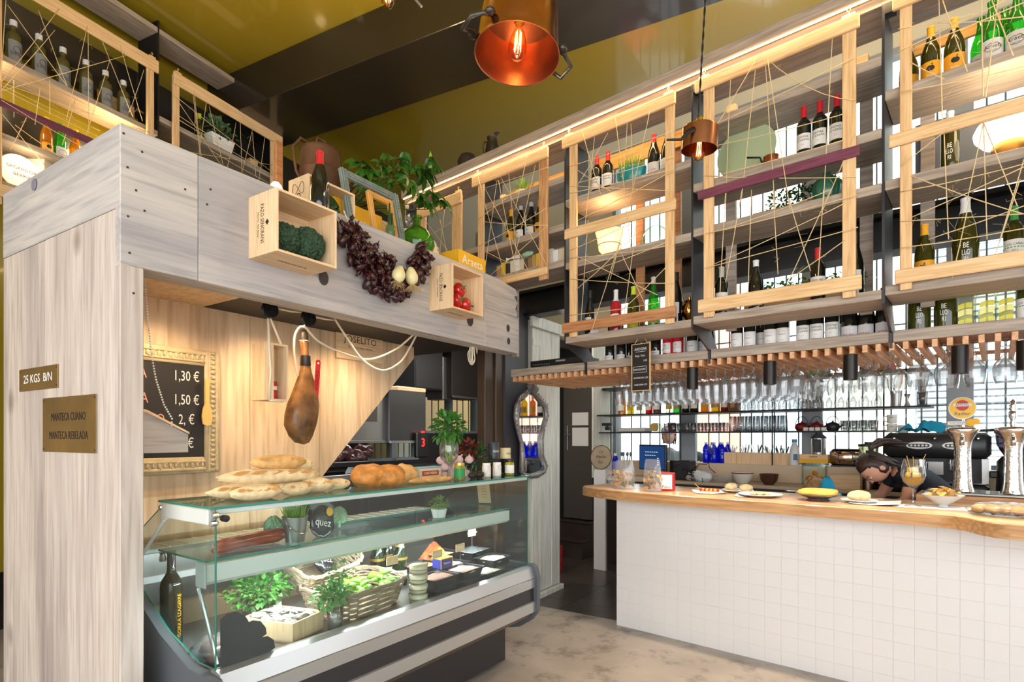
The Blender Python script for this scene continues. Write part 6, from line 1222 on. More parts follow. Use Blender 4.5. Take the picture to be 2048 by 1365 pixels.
# ------------------------------------------------------------------ hanging glasses, one by one in the slots of the rack
GPR = [(.036, .0), (.035, -.003), (.008, -.012), (.004, -.03), (.004, -.085), (.012, -.1), (.04, -.135), (.046, -.155), (.041, -.2), (.036, -.245)]
gm1 = MB().lathe(GPR, 18).mesh('wine_glass', WINEGLASS, True)
gm2 = MB().lathe([(.038, .0), (.037, -.003), (.008, -.012), (.0045, -.03), (.0045, -.07), (.014, -.085), (.046, -.125), (.053, -.15), (.05, -.19), (.043, -.225)], 10).mesh('gin_glass', WINEGLASS)
ng = 0
for k in range(len(SL)-1):
    tc = (SL[k]+SL[k+1])/2
    if tc < -.12 or tc > 2.55: continue
    big = tc > 1.3
    if big and k % 2: continue
    for j, w in enumerate(((-.12, .06, .22, .38, .5) if not big else (-.05, .2, .42))):
        if tc < .1 and j < 2: continue
        if big and tc > 1.95 and j > 1: continue
        o = bpy.data.objects.new('gin_glass' if big else 'wine_glass', gm2 if big else gm1); COL.objects.link(o); put(o, B, tc, w+R.uniform(-.02, .02), 1.974, R.uniform(0, 6))
        tag(o, ('large faceted glass hanging upside down in the right half of the rack' if big else 'clear wine glass hanging upside down in the dense left rows'), 'glass', 'gin glasses hung in the rack' if big else 'wine glasses hung in the rack'); ng += 1

# ------------------------------------------------------------------ shelves before the window
bs = thing('window_shelf', 'thin black metal shelves with rods before the bar window', 'shelf', B, 0, 0, 0)
for z, a, b, w0 in ((1.715, -1.29, 1.85, 1.78), (1.515, -1.29, 1.58, 1.82), (2.02, -1.29, 1.8, 1.9)): MB().box(a, b, w0, 2.13, z, z+(.014 if z < 2 else .03)).build('shelf_plate', BLACKSTEEL, bs)
for t in (-1.15, -.3, .62, 1.52): MB().tube([(t, 1.86, 1.2), (t, 1.86, 2.05)], .007, 6).build('rod', BLACKSTEEL, bs)
def small(shape, name, label, cat, m, F, t, w, z, group=None, sc=1, n=16, auto=.7, rz=0):
    o = MB().lathe(shape, n).build(name, m, None, auto=auto); put(o, F, t, w, z, rz); o.scale = (sc,)*3; return tag(o, label, cat, group)
U1, U2 = 1.73, 1.53
sp = [(1246, 'amber', (190, 110, 20), 'square'), (1263, 'golden', (232, 176, 40), 'gin'), (1282, 'clear', None, 'gin'), (1300, 'red waxed', (150, 30, 24), 'gin'), (1316, 'brown', (70, 40, 20), 'square'), (1341, 'clear', None, 'bordeaux'), (1356, 'bright green', (60, 170, 70), 'gin'),
      (1373, 'dark brown', (50, 30, 24), 'gin'), (1391, 'black', (30, 24, 22), 'bordeaux'), (1411, 'amber', (206, 110, 30), 'gin'), (1433, 'yellow', (240, 170, 30), 'square'), (1451, 'dark red', (90, 26, 18), 'gin')]
for i, (px, cn_, rgb, shp) in enumerate(sp):
    rad, pr = SHAPE[shp]; g = thing('spirit_bottle', '%s spirit bottle on the window shelf, %s from the left' % (cn_, ORD[i]), 'bottle', B, B.at(px, 850, 1.95)[0], 1.93, U1, group='spirit bottles on the window shelf')
    MB().lathe([(r*rad*1.08, z*.95) for r, z in pr], 16 if shp != 'square' else 8).build('glass_body', gl_('spirit_'+cn_.replace(' ', '_'), rgb, .06, .4) if rgb else CLEARG, g, auto=.6)
    lc = (PAPER, mat('mustard_label', (200, 160, 40), .6), mat('tan_label', (170, 140, 100), .6), LABELW)[i % 4]; q = MB(); rl = rad*1.08+.001; vs = [(rl*math.sin(-1+2*j/8), -rl*math.cos(-1+2*j/8), z) for z in (.045, .12) for j in range(9)]; q.add(vs, [(j, j+1, j+10, j+9) for j in range(8)]); q.build('label', lc, g, smooth=True)
g = thing('gift_box', 'brown gift box with a pale window at the end of the spirit bottles', 'box', B, B.at(1469, 850, 1.95)[0], 1.93, U1); MB().box(-.045, .045, -.04, .04, 0, .24, b=.002).build('carton', mat('brown_card', (120, 76, 44), .6), g); MB().box(-.02, .02, -.042, -.04, .04, .17).build('label', mat('tan_label'), g)
tum = [(0, 0), (.024, 0), (.027, .004), (.034, .09), (.032, .09), (.025, .008), (0, .008)]; wgl = [(.036, 0), (.035, .003), (.006, .01), (.004, .08), (.03, .11), (.042, .15), (.036, .2)]
wup = MB().lathe([(r, .2-z) for r, z in wgl], 12).mesh('wine_glass', WINEGLASS, True); tmesh = MB().lathe(tum, 12).mesh('tumbler', WINEGLASS, True)
def many(me, name, label, cat, group, pos):
    for t, w, z in pos: o = bpy.data.objects.new(name, me); COL.objects.link(o); put(o, B, t, w, z, R.uniform(0, 6)); tag(o, label, cat, group)
tx = lambda px: B.at(px, 850, 1.95)[0]
many(wup, 'wine_glass', 'clear glass standing upside down on the upper window shelf right of the spirits', 'glass', 'glasses on the upper window shelf', [(tx(1488)+i*.095, w, U1) for i in range(13) for w in (1.88, 2.02)])
many(tmesh, 'tumbler', 'small clear tumbler in the rows on the lower window shelf', 'glass', 'tumblers on the lower window shelf', [(tx(1338)+i*.075, w, U2) for i in range(9) for w in (1.9, 2.0)])
lat = MB().lathe([(0, .15), (.03, .15), (.034, .06), (.036, 0), (.034, 0), (.032, .06), (.028, .146), (0, .147)], 12).mesh('cup_glass', WINEGLASS, True)
many(lat, 'cider_glass', 'tall clear glass upside down on the lower window shelf right of the tumblers', 'glass', 'tall glasses on the lower window shelf', [(tx(1470)+i*.075, w, U2) for i in range(7) for w in (1.9, 2.0)])
many(tmesh, 'tumbler', 'small clear tumbler beside the black teapot on the lower window shelf', 'glass', 'tumblers by the teapots', [(tx(1690)+i*.072, w, U2) for i in range(4) for w in (1.92, 2.02)])
for i, (px, rgb, lab) in enumerate(((1602, (120, 24, 24), 'dark red cast teapot, left of three on the window shelf'), (1632, (130, 28, 26), 'dark red cast teapot, middle of three on the window shelf'), (1664, (40, 44, 46), 'black cast teapot, right of three on the window shelf'))):
    g = thing('teapot', lab, 'teapot', B, tx(px), 1.98, U2, group='cast teapots'); m = mat('cast_%d' % rgb[0], rgb, .4); MB().lathe([(0, 0), (.045, 0), (.062, .03), (.055, .06), (.03, .075), (.008, .08), (.01, .09), (0, .094)], 16).build('pot', m, g, auto=.8)
    MB().tube([(.055*math.cos(a), 0, .05+.085*math.sin(a)) for a in [j*PI/8 for j in range(9)]], .003, 5).build('handle', BLACKP, g); MB().tube([(.05, 0, .03), (.08, 0, .05), (.085, 0, .07)], [.01, .007, .006], 6).build('spout', m, g)
for i in range(4):
    g = thing('jam_jar', 'tiny jam jar in front of the teapots, %s from the left' % ORD[i], 'jar', B, tx(1615+12*i), 1.88, U2, group='jam jars before the teapots'); MB().lathe([(0, 0), (.022, 0), (.023, .03), (0, .03)], 10).build('jar', PAPER, g); MB().lathe([(0, .03), (.023, .03), (.023, .04), (0, .04)], 10).build('lid', mat('dark_lid', (60, 30, 26), .4), g)
for i, (px, z, lab) in enumerate(((1783, U2-.0, 'white mug at the bottom of the small stack'), (1783, U2+.075, 'white mug on top of the small stack'), (1805, U2-.01, 'white mug right of the small stack'))):
    g = thing('mug', lab, 'mug', B, B.at(px, 850, 1.75)[0], 1.78, z-.02, group='white mugs above the espresso machine'); MB().lathe([(0, 0), (.032, 0), (.036, .01), (.037, .072), (.034, .072), (.032, .01), (0, .01)], 14).build('cup', WHITE, g, auto=.7); MB().tube([(-.035, 0, .06), (-.058, 0, .055), (-.06, 0, .025), (-.036, 0, .015)], .005, 6).build('handle', WHITE, g)
    text('cafe', .018, INK, g, loc=(0, 0, .05), bend=.0378)
g = thing('cocktail_shaker', 'steel cocktail tin with bar tools on the end of the upper window shelf', 'shaker', B, tx(1795), 1.86, U1); MB().lathe([(0, 0), (.034, 0), (.046, .13), (.044, .13), (.032, .004), (0, .004)], 16).build('tin', STAINLESS, g, auto=.7); MB().tube([(0, 0, .02), (.03, .01, .2)], .004, 5).tube([(0, 0, .02), (-.02, .02, .23)], .004, 5).ball((-.022, .02, .23), .014, 8, 6).build('tools', STAINLESS, g)
small([(0, 0), (.024, 0), (.006, .05), (.024, .1), (.022, .1), (0, .055)], 'jigger', 'small steel jigger right of the cocktail tin', 'jigger', STAINLESS, B, tx(1817), 1.86, U1)
g = thing('straw_glass', 'clear glass of black straws at the end of the upper window shelf', 'glass', B, tx(1846), 1.88, U1); MB().lathe([(0, 0), (.035, 0), (.042, .12), (.04, .12), (.033, .004), (0, .004)], 14).build('glass', WINEGLASS, g, smooth=True); q = MB()
for i in range(26): a = R.uniform(0, 6.3); q.tube([(.015*math.cos(a), .015*math.sin(a), .006), (.036*math.cos(a), .036*math.sin(a), .24+R.uniform(-.02, .02))], .003, 4)
q.build('straws', BLACKP, g)['kind'] = 'stuff'
g = thing('storage_jar', 'glass jar lying with its golden lid forward on the lower window shelf', 'jar', B, tx(1317), 1.85, U2+.05); q = MB().lathe([(0, 0), (.045, 0), (.047, .01), (.047, .13), (.0, .14)], 16); q.v = [(x, z, y) for x, y, z in q.v]; q.build('jar', CLEARG, g, auto=.6); q = MB().lathe([(0, -.012), (.046, -.012), (.048, 0), (0, .001)], 18); q.v = [(x, z, y) for x, y, z in q.v]; q.build('lid', GOLD, g, auto=.6)
one(MB().box(-.17, .17, -.09, .09, 0, .045, b=.008), 'flat_tray', mat('pale_grey_plastic', (190, 188, 184), .5), 'pale grey flat plastic tray at the left of the lower window shelf', 'tray', B, tx(1272), 1.93, U2)
small([(0, 0), (.035, 0), (.045, .1), (.043, .1), (.033, .004), (0, .004)], 'red_cup', 'red plastic cup behind the lying glass jar', 'cup', CAP['red'], B, tx(1337), 2.03, U2)
g = thing('webcam_clamp', 'black clamp gadget fixed to the left end of the window shelf', 'clamp', B, tx(1229), 1.78, 1.60); MB().box(-.06, .06, -.02, .02, 0, .035, b=.006).box(-.02, .04, -.02, .02, -.05, -.005, b=.006).tube([(0, 0, 0), (.03, .03, -.03)], .008, 6).build('body', BLACKP, g)
# upper shelf, seen through the slats
for i, (px, rgb, h, cat, nm) in enumerate(((1450, (60, 140, 60), .2, 'bottle', 'green bottle'), (1520, (120, 30, 50), .2, 'bottle', 'dark red bottle'), (1550, (210, 150, 40), .1, 'box', 'amber box'), (1590, (200, 120, 40), .08, 'tin', 'orange tin'), (1632, (60, 170, 60), .14, 'box', 'green carton'), (1652, (40, 120, 170), .1, 'tin', 'blue tin'), (1700, (150, 110, 70), .17, 'box', 'brown cardboard box'), (1735, (36, 34, 34), .17, 'box', 'black box'), (1760, (150, 112, 72), .15, 'box', 'small brown carton'), (1782, (200, 30, 50), .13, 'tin', 'crimson tin'))):
    t = B.at(px, 720, 2.0)[0]; q = MB()
    if cat == 'box': q.box(-.055, .055, -.05, .05, 0, h, b=.003)
    else: q.lathe([(0, 0), (.036, 0), (.038, .006), (.038, h*.7), (.02 if cat == 'bottle' else .036, h*.85), (.016 if cat == 'bottle' else .03, h), (0, h)], 14)
    one(q, nm.split()[-1], mat('shelf_'+nm.replace(' ', '_'), rgb, .45), '%s on the top window shelf behind the glass rack' % nm, cat, B, t, 2.0, 2.05, auto=.6)

# ------------------------------------------------------------------ on the back counter
LZ = 1.2; tb = lambda px, w=2.05: B.at(px, 900, w)[0]
wbm = None; WBL = gl_('blue_water_glass', (20, 40, 200), .05, .5)
for i in range(6):
    g = thing('water_bottle', 'deep blue water bottle below the window, %s from the left of six' % ORD[i], 'bottle', B, tb(1415+8*i), 2.06+.05*(i % 2)-.05, LZ, group='blue water bottles'); MB().lathe([(0, 0), (.032, 0), (.034, .006), (.034, .1), (.03, .112), (.034, .124), (.03, .16), (.014, .19), (.013, .2), (0, .2)], 14).build('bottle_body', WBL, g, auto=.7); MB().lathe([(.015, .198), (.015, .218), (0, .218)], 10).build('cap', WHITE, g)
o = bpy.data.objects.new('wine_glass', MB().lathe(wgl, 16).mesh('wine_glass', WINEGLASS, True)); COL.objects.link(o); put(o, B, tb(1423, 1.99), 1.985, LZ); tag(o, 'single upright wine glass before the blue water bottles', 'glass')
for i in range(5):
    g = thing('cutlery_box', 'pale plywood cutlery box below the window, %s of the five in a row' % ORD[i], 'box', B, tb(1465+25*i), 2.04, LZ, group='plywood cutlery boxes'); W_ = (tb(1490)-tb(1465))*.97
    MB().box(-W_/2, W_/2, -.06, -.052, 0, .115).box(-W_/2, W_/2, .052, .06, 0, .115).box(-W_/2, -W_/2+.008, -.052, .052, 0, .115).box(W_/2-.008, W_/2, -.052, .052, 0, .115).build('box', CRATE_V, g); q = MB()
    for k in range(9): q.tube([(R.uniform(-.03, .03), R.uniform(-.03, .03), .02), (R.uniform(-.06, .06), R.uniform(-.04, .04), R.uniform(.15, .2))], [.003, .006], 5)
    q.build('cutlery', STAINLESS if i < 4 else BLACKP, g)
g = thing('milk_bottle', 'white plastic milk bottle with blue cap right of the cutlery boxes', 'bottle', B, tb(1589, 1.99), 1.99, LZ); MB().lathe([(0, 0), (.042, 0), (.045, .01), (.045, .12), (.036, .17), (.022, .2), (.02, .225), (0, .225)], 18).build('bottle_body', WHITE, g, auto=.8); MB().lathe([(.023, .222), (.023, .25), (0, .25)], 14).build('cap', mat('sky_blue_cap', (50, 150, 210), .4), g); q = MB(); q.add([(.0458*math.sin(a), -.0458*math.cos(a), z) for z in (.05, .11) for a in (0, .2, .4, .6, .8)], [(i, i+1, i+6, i+5) for i in range(4)]); q.build('label', mat('mid_blue_label', (60, 120, 180), .5), g)
g = thing('citrus_juicer', 'black and steel citrus juicer standing on a yellow banded wooden stand', 'juicer', B, tb(1636, 1.96), 1.99, LZ+.11); MB().lathe([(0, 0), (.06, 0), (.064, .1), (.062, .15), (.055, .15), (0, .14)], 18).build('body', STAINLESS, g, auto=.7); MB().box(-.03, .03, -.068, -.05, .02, .14, b=.006).build('front', BLACKP, g); MB().lathe([(0, .15), (.07, .15), (.06, .165), (.03, .19), (.026, .22), (0, .225)], 16).build('cone', GREYP, g, auto=.7)
g = thing('juice_stand', 'yellow banded wooden stand holding a clear box of oranges below the juicer', 'stand', B, tb(1630, 1.96), 1.985, 1.03); MB().box(-.12, .12, -.09, .08, .2, .28, b=.003).build('wood_top', CRATE, g); MB().box(-.121, .121, -.092, .081, .2, .24).build('yellow_band', YELLOWBOX, g); MB().box(-.1, .1, -.085, -.081, .0, .2).box(-.1, -.096, -.081, .06, 0, .2).box(.096, .1, -.081, .06, 0, .2).build('clear_box', GLASS, g); text('zumo', .03, INK, g, loc=(0, -.0935, .262), depth=.0002)
for i, (dx, dy, dz) in enumerate(((-.04, -.04, .04), (.045, -.04, .04), (0, .0, .1))):
    o = MB().ball((0, 0, 0), .037, 14, 10).build('orange', mat('orange_peel', (240, 130, 20), .45, bump=.2, bscale=200), None, smooth=True); put(o, B, tb(1630, 1.96)+dx, 1.985+dy, 1.035+dz); tag(o, '%s orange in the clear box under the juicer' % ('left lower', 'right lower', 'topmost')[i], 'orange', 'oranges under the juicer')
g = thing('toaster', 'chrome four slot toaster with black levers below the window', 'toaster', B, tb(1692, 2.0), 2.04, LZ); MB().box(-.13, .13, -.08, .08, .01, .16, b=.025).build('body', mat('warm_chrome', (206, 180, 160), .18, 1), g, auto=.8); MB().box(-.1, .1, -.06, -.03, .158, .163).box(-.1, .1, .02, .05, .158, .163).build('slots', BLACKP, g)
for x in (-.055, .06): MB().box(x-.004, x+.004, -.083, -.08, .05, .14).box(x-.02, x+.02, -.1, -.08, .13, .145, b=.003).build('lever', BLACKP, g); MB().lathe([(0, 0), (.012, 0), (.012, .012), (0, .012)], 10).build('knob', BLACKP, g, (x, -.08, .04), (PI/2, 0, 0))
MB().box(-.12, .12, -.07, .07, 0, .012).build('base', BLACKP, g)
g = thing('blender', 'glass jug blender with black lid beside the espresso machine', 'blender', B, B.at(1737, 900, 1.75)[0], 1.75, 1.03); MB().lathe([(0, 0), (.075, 0), (.07, .1), (.055, .17), (0, .17)], 18).build('base', mat('bronze_metal', (120, 100, 86), .3, .9), g, auto=.7); MB().lathe([(.05, .17), (.06, .22), (.075, .36), (.072, .36), (.056, .22), (.046, .175)], 10).build('jug', CLEARG, g); MB().lathe([(0, .36), (.078, .36), (.078, .38), (.03, .385), (.03, .4), (0, .4)], 16).build('lid', BLACKP, g, auto=.6)
# espresso machine
t0, t1 = B.at(1767, 900, 1.6)[0], B.at(1983, 900, 1.6)[0]; W_ = t1-t0; z1 = B.at(1870, 866, 1.6)[1]; BLM = mat('satin_black_body', (34, 34, 37), .38)
g = thing('espresso_machine', 'large black two group espresso machine with oval key panels on the back counter', 'espresso machine', B, (t0+t1)/2, 1.6, 1.03); zt = z1-1.03
MB().box(-W_/2, W_/2, 0, .36, zt-.2, zt, b=.035).build('head', BLM, g, auto=.8); MB().box(-W_/2+.03, W_/2-.06, .1, .34, .08, zt-.2).build('back_panel', mat('black_splash_panel', (26, 25, 26), .4), g); MB().box(-W_/2-.01, W_/2-.01, -.06, .34, 0, .09, b=.03).build('drip_base', BLM, g, auto=.8); MB().box(-W_/2+.03, W_/2-.03, -.05, .1, .09, .094).build('drip_grid', STAINLESS, g); MB().box(W_/2-.055, W_/2-.015, .02, .34, .09, zt-.2).build('side_panel', STAINLESS, g)
for x in (-.1, .13):
    x *= W_/.67; q = MB().lathe([(0, 0), (.085, 0), (.085, .006), (0, .008)], 28, ry=.34); pn = q.build('key_panel', mat('silver_panel', (196, 194, 190), .35, .5), g, (x, -.001, zt-.1), (PI/2, 0, 0), auto=.6); MB().prism([(.055*(1 if i < 8 else -1)+.014*math.cos(a), .014*math.sin(a)) for i, a in enumerate([-PI/2+PI*j/7 for j in range(8)]+[PI/2+PI*j/7 for j in range(8)])], .007, .009, ax='z').build('key_strip', BLACKP, pn)
    for k in range(5): MB().lathe([(0, 0), (.0085, 0), (.0085, .003), (0, .003)], 10).build('key', WHITE, pn, (-.048+.024*k, 0, .009))
    q = MB().lathe([(.045, -.05), (.045, 0), (.05, .0), (.05, .03), (0, .03)], 16); q.build('group_head', CHROME, g, (x, .05, zt-.24), auto=.6); MB().tube([(x, .05, zt-.27), (x, -.08, zt-.28)], [.012, .015], 8).tube([(x, -.08, zt-.28), (x, -.15, zt-.285)], .016, 8).build('portafilter', BLACKP, g, smooth=True)
for x in (-.26, -.0, .26): MB().lathe([(0, 0), (.016, 0), (.013, .016), (0, .02)], 12).build('steam_knob', BLACKP, g, (x*W_/.67, -.0, zt-.045), (PI/2, 0, 0)); MB().lathe([(.006, .018), (.006, .021), (0, .021)], 8).build('knob_cap', CHROME, g, (x*W_/.67, 0, zt-.045), (PI/2, 0, 0))
MB().tube([(W_*.3, .0, zt-.2), (W_*.31, -.05, .25), (W_*.34, -.07, .12)], .006, 6).build('steam_wand', CHROME, g, smooth=True); MB().box(-.05, .05, .09, .1, .3*zt, .52*zt, b=.002).build('steel_plate', STAINLESS, g)
q = MB().lathe([(0, 0), (.06, 0), (.06, .003), (0, .003)], 20, ry=.5).build('badge', WHITE, g, (W_*.22, -.061, .045), (PI/2, 0, 0)); text('segafredo', .026, INK, q, loc=(0, 0, .0035), rot=(0, 0, 0), depth=.0002)
CLOTH = mat('turquoise_cloth', (24, 150, 190), .85)
def cloth(label, F, t, w, z, rx, ry, h, seed, name='cloth'):
    n = 18; q = MB(); vs = []
    for j in range(n+1):
        for i in range(n+1):
            u, v = i/n*2-1, j/n*2-1; e = max(0, 1-(u*u+v*v)*.55); f = NZ.noise(Vector((u*1.6+seed, v*1.6, 0)))+.5*NZ.noise(Vector((u*3.5, v*3.5+seed, 3))); a = math.atan2(v, u); r = 1+.2*math.sin(3*a+seed)
            vs.append((u*rx*r, v*ry*r, max(.002, h*e*(.55+.75*f)+.004*math.sin(9*u+seed))))
    q.add(vs, [(j*(n+1)+i, j*(n+1)+i+1, (j+1)*(n+1)+i+1, (j+1)*(n+1)+i) for j in range(n) for i in range(n)]); return one(q, name, CLOTH, label, 'cloth', F, t, w, z, smooth=True, group='turquoise cleaning cloths')
cloth('turquoise cloth heaped on top of the espresso machine', B, B.at(1842, 850, 1.7)[0], 1.76, z1, .14, .1, .13, 2.0); cloth('turquoise cloth crumpled on the ledge behind the flat pie', B, B.at(1660, 960, 1.0)[0], .72, .96, .13, .1, .2, 5.3)
for i in range(6):
    o = MB().lathe([(0, 0), (.05, 0), (.075, .012), (.073, .014), (.05, .004), (0, .004)], 20).build('saucer', WHITE, None, auto=.6); put(o, B, B.at(1893, 860, 1.78)[0], 1.8, z1+i*.013); tag(o, 'pale saucer in the stack on the espresso machine, %s from the bottom' % ORD[i], 'saucer', 'saucers on the espresso machine')
o = MB().tube([(-.1, 0, .012), (.03, 0, .014), (.1, 0, .02)], [.01, .009, .012], 8); one(o, 'milk_knife', BLACKP, 'black handled tool lying on the right of the espresso machine', 'tool', B, B.at(1955, 860, 1.7)[0], 1.68, z1, smooth=True)
# coffee grinder at the right edge
g = thing('coffee_grinder', 'black coffee grinder with clear hopper behind the second beer tap', 'grinder', B, B.at(2030, 930, 1.5)[0], 1.62, 1.03); MB().lathe([(0, 0), (.1, 0), (.105, .02), (.1, .26), (.07, .3), (0, .3)], 18).build('body', BLM, g, auto=.7); MB().lathe([(.05, .3), (.1, .38), (.11, .47), (.106, .47), (.096, .38), (.046, .3)], 18).build('hopper', thin('smoky_hopper', (190, 186, 200), (90, 80, 100), 1.2, .05, .1), g, smooth=True); MB().lathe([(0, .47), (.115, .47), (.115, .485), (0, .49)], 18).build('lid', GREYP, g, auto=.6); MB().lathe([(0, .3), (.06, .305), (.09, .36), (0, .365)], 14).build('beans', mat('coffee_beans', (50, 30, 20), .5, bump=1, bscale=90), g); MB().box(-.14, -.09, -.06, .02, .14, .19, b=.008).build('fork', BLACKP, g)
# till corner
g = thing('till_monitor', 'black touch screen till with a blue display at the left end of the back counter', 'monitor', B, B.at(1302, 915, 1.6)[0], 1.62, 1.03, -.35); MB().box(-.2, .2, 0, .03, .09, .36, b=.006).build('case', BLACKP, g); MB().box(-.185, .185, -.001, 0, .105, .345).build('screen', mat('blue_screen', (28, 60, 110), .3, emit=.55), g); MB().box(-.08, .08, .03, .16, 0, .02).box(-.03, .03, .03, .07, .0, .2).build('stand', BLACKP, g); q = MB()
for r_, n_ in ((.28, 6), (.245, 5)):
    for k in range(n_): q.box(-.1+k*.033, -.08+k*.033, -.0018, -.001, r_, r_+.006)
for k in range(4): q.box(.08, .1, -.0018, -.001, .15+.022*k, .156+.022*k)
q.build('screen_icons', mat('screen_white', (220, 230, 240), .5, emit=.8), g)
one(MB().box(-.11, .11, -.07, .09, 0, .2, b=.008), 'receipt_printer', BLACKP, 'black receipt printer right of the till monitor', 'printer', B, B.at(1363, 920, 1.7)[0], 1.72, 1.03)
g = thing('round_wood_sign', 'round thin wooden sign with burnt lettering leaning at the plank wall', 'sign', B, B.at(1211, 905, 1.75)[0]-.02, 1.68, 1.1, rx=-.1); q = MB().lathe([(0, 0), (.14, 0), (.14, .012), (0, .012)], 28); q.v = [(x, -z, y+.14) for x, y, z in q.v]; q.f = [f[::-1] for f in q.f]; q.build('disc', mat('grey_wood_disc', (170, 152, 126), .6, noise=.2, nscale=10), g, auto=.6); MB().tube([(.136*math.cos(a), -.012, .14+.136*math.sin(a)) for a in [k*PI/14 for k in range(28)]], .004, 5, closed=True).build('rim', INKBROWN, g)
for i, s_ in enumerate(('La', 'Abadia', 'Bar')): text(s_, .05, INKBROWN, g, loc=(0, -.0128, .205-.06*i), depth=.0003)
g = thing('blue_bottle', 'single dark blue water bottle beside the round wooden sign', 'bottle', B, B.at(1231, 910, 1.75)[0], 1.75, 1.03); MB().lathe([(0, 0), (.04, 0), (.042, .01), (.042, .14), (.03, .18), (.018, .2), (0, .2)], 14).build('bottle_body', WBL, g, auto=.7); MB().lathe([(.02, .2), (.02, .225), (0, .225)], 10).build('cap', WHITE, g); g.scale = (1, 1, 1.15)
g = thing('utensil_cup', 'steel cup of kitchen utensils left of the till monitor', 'cup', B, B.at(1250, 920, 1.75)[0], 1.78, 1.03); MB().lathe([(0, 0), (.04, 0), (.045, .12), (.042, .12), (0, .01)], 14).build('cup', STAINLESS, g, auto=.7); q = MB()
for k in range(7): a = k*.9; q.tube([(0, 0, .02), (.05*math.cos(a), .05*math.sin(a), .24)], .004, 5).ball((.052*math.cos(a), .052*math.sin(a), .25), (.016, .006, .024), 7, 5)
q.build('utensils', GREYP, g)
q = MB(); rnd = random.Random(3)
for k in range(7):
    p = Vector((rnd.uniform(-.1, .1), rnd.uniform(-.05, .05), .1)); ps = [p]
    for s_ in range(7): p = p+Vector((rnd.uniform(-.07, .07), rnd.uniform(-.03, .03), rnd.uniform(-.06, .04))); p.z = max(.006, p.z); ps.append(p)
    q.tube(ps, .004, 5)
one(q, 'cable_tangle', BLACKP, 'tangle of black cables below the receipt printer', 'cables', B, B.at(1385, 930, 1.6)[0], 1.57, 1.03, smooth=True)
g = thing('plastic_bag', 'crumpled white plastic bag on the bar ledge by the red napkin holder', 'bag', B, B.at(1365, 950, 1.2)[0], 1.6, 1.03); q = MB(); blob(q, (0, 0, .05), (.13, .06, .06), 18, 12, .25, 3, 4); q.build('bag', mat('white_film', (220, 222, 224), .35), g, smooth=True)
def bowl(name, label, m, px, w, z, r, h, rim=None):
    g = thing(name, label, 'bowl', B, B.at(px, 940, w)[0], w, z); MB().lathe([(0, 0), (r*.5, 0), (r*.85, h*.4), (r, h), (r*.96, h), (r*.8, h*.42), (0, .008)], 24).build('bowl', m, g, auto=.8)
    if rim: MB().lathe([(r*.99, h-.006), (r*1.01, h), (r*.95, h+.002)], 24).build('rim', rim, g)
bowl('mixing_bowl', 'cream bowl with a dark red rim on the back counter', mat('cream_enamel', (226, 218, 204), .35), 1485, 1.65, 1.03, .1, .1, mat('dark_red_rim', (130, 30, 36), .4))
bowl('brown_pot', 'dark brown glazed pot right of the cream bowl', mat('brown_glaze', (74, 44, 36), .25, coat=.4), 1538, 1.65, 1.03, .085, .1)
one(MB().prism([(-.08, 0), (.08, 0), (.09, .07), (-.09, .07)], -.06, .06), 'plastic_box', FILM, 'clear plastic box left of the cream bowl', 'box', B, B.at(1448, 950, 1.6)[0], 1.62, 1.03)
one(MB().box(-.11, .11, -.06, .06, 0, .12, b=.003), 'blue_banded_box', CRATE, 'wooden box with a blue band behind the turquoise cloth', 'box', B, B.at(1690, 960, 1.55)[0], 1.6, 1.03)
g = bpy.data.objects[-1] if False else None
# ------------------------------------------------------------------ on the bar worktop
CZ = 1.0715; cb = lambda px, w=.15: B.at(px, 980, w)[0]
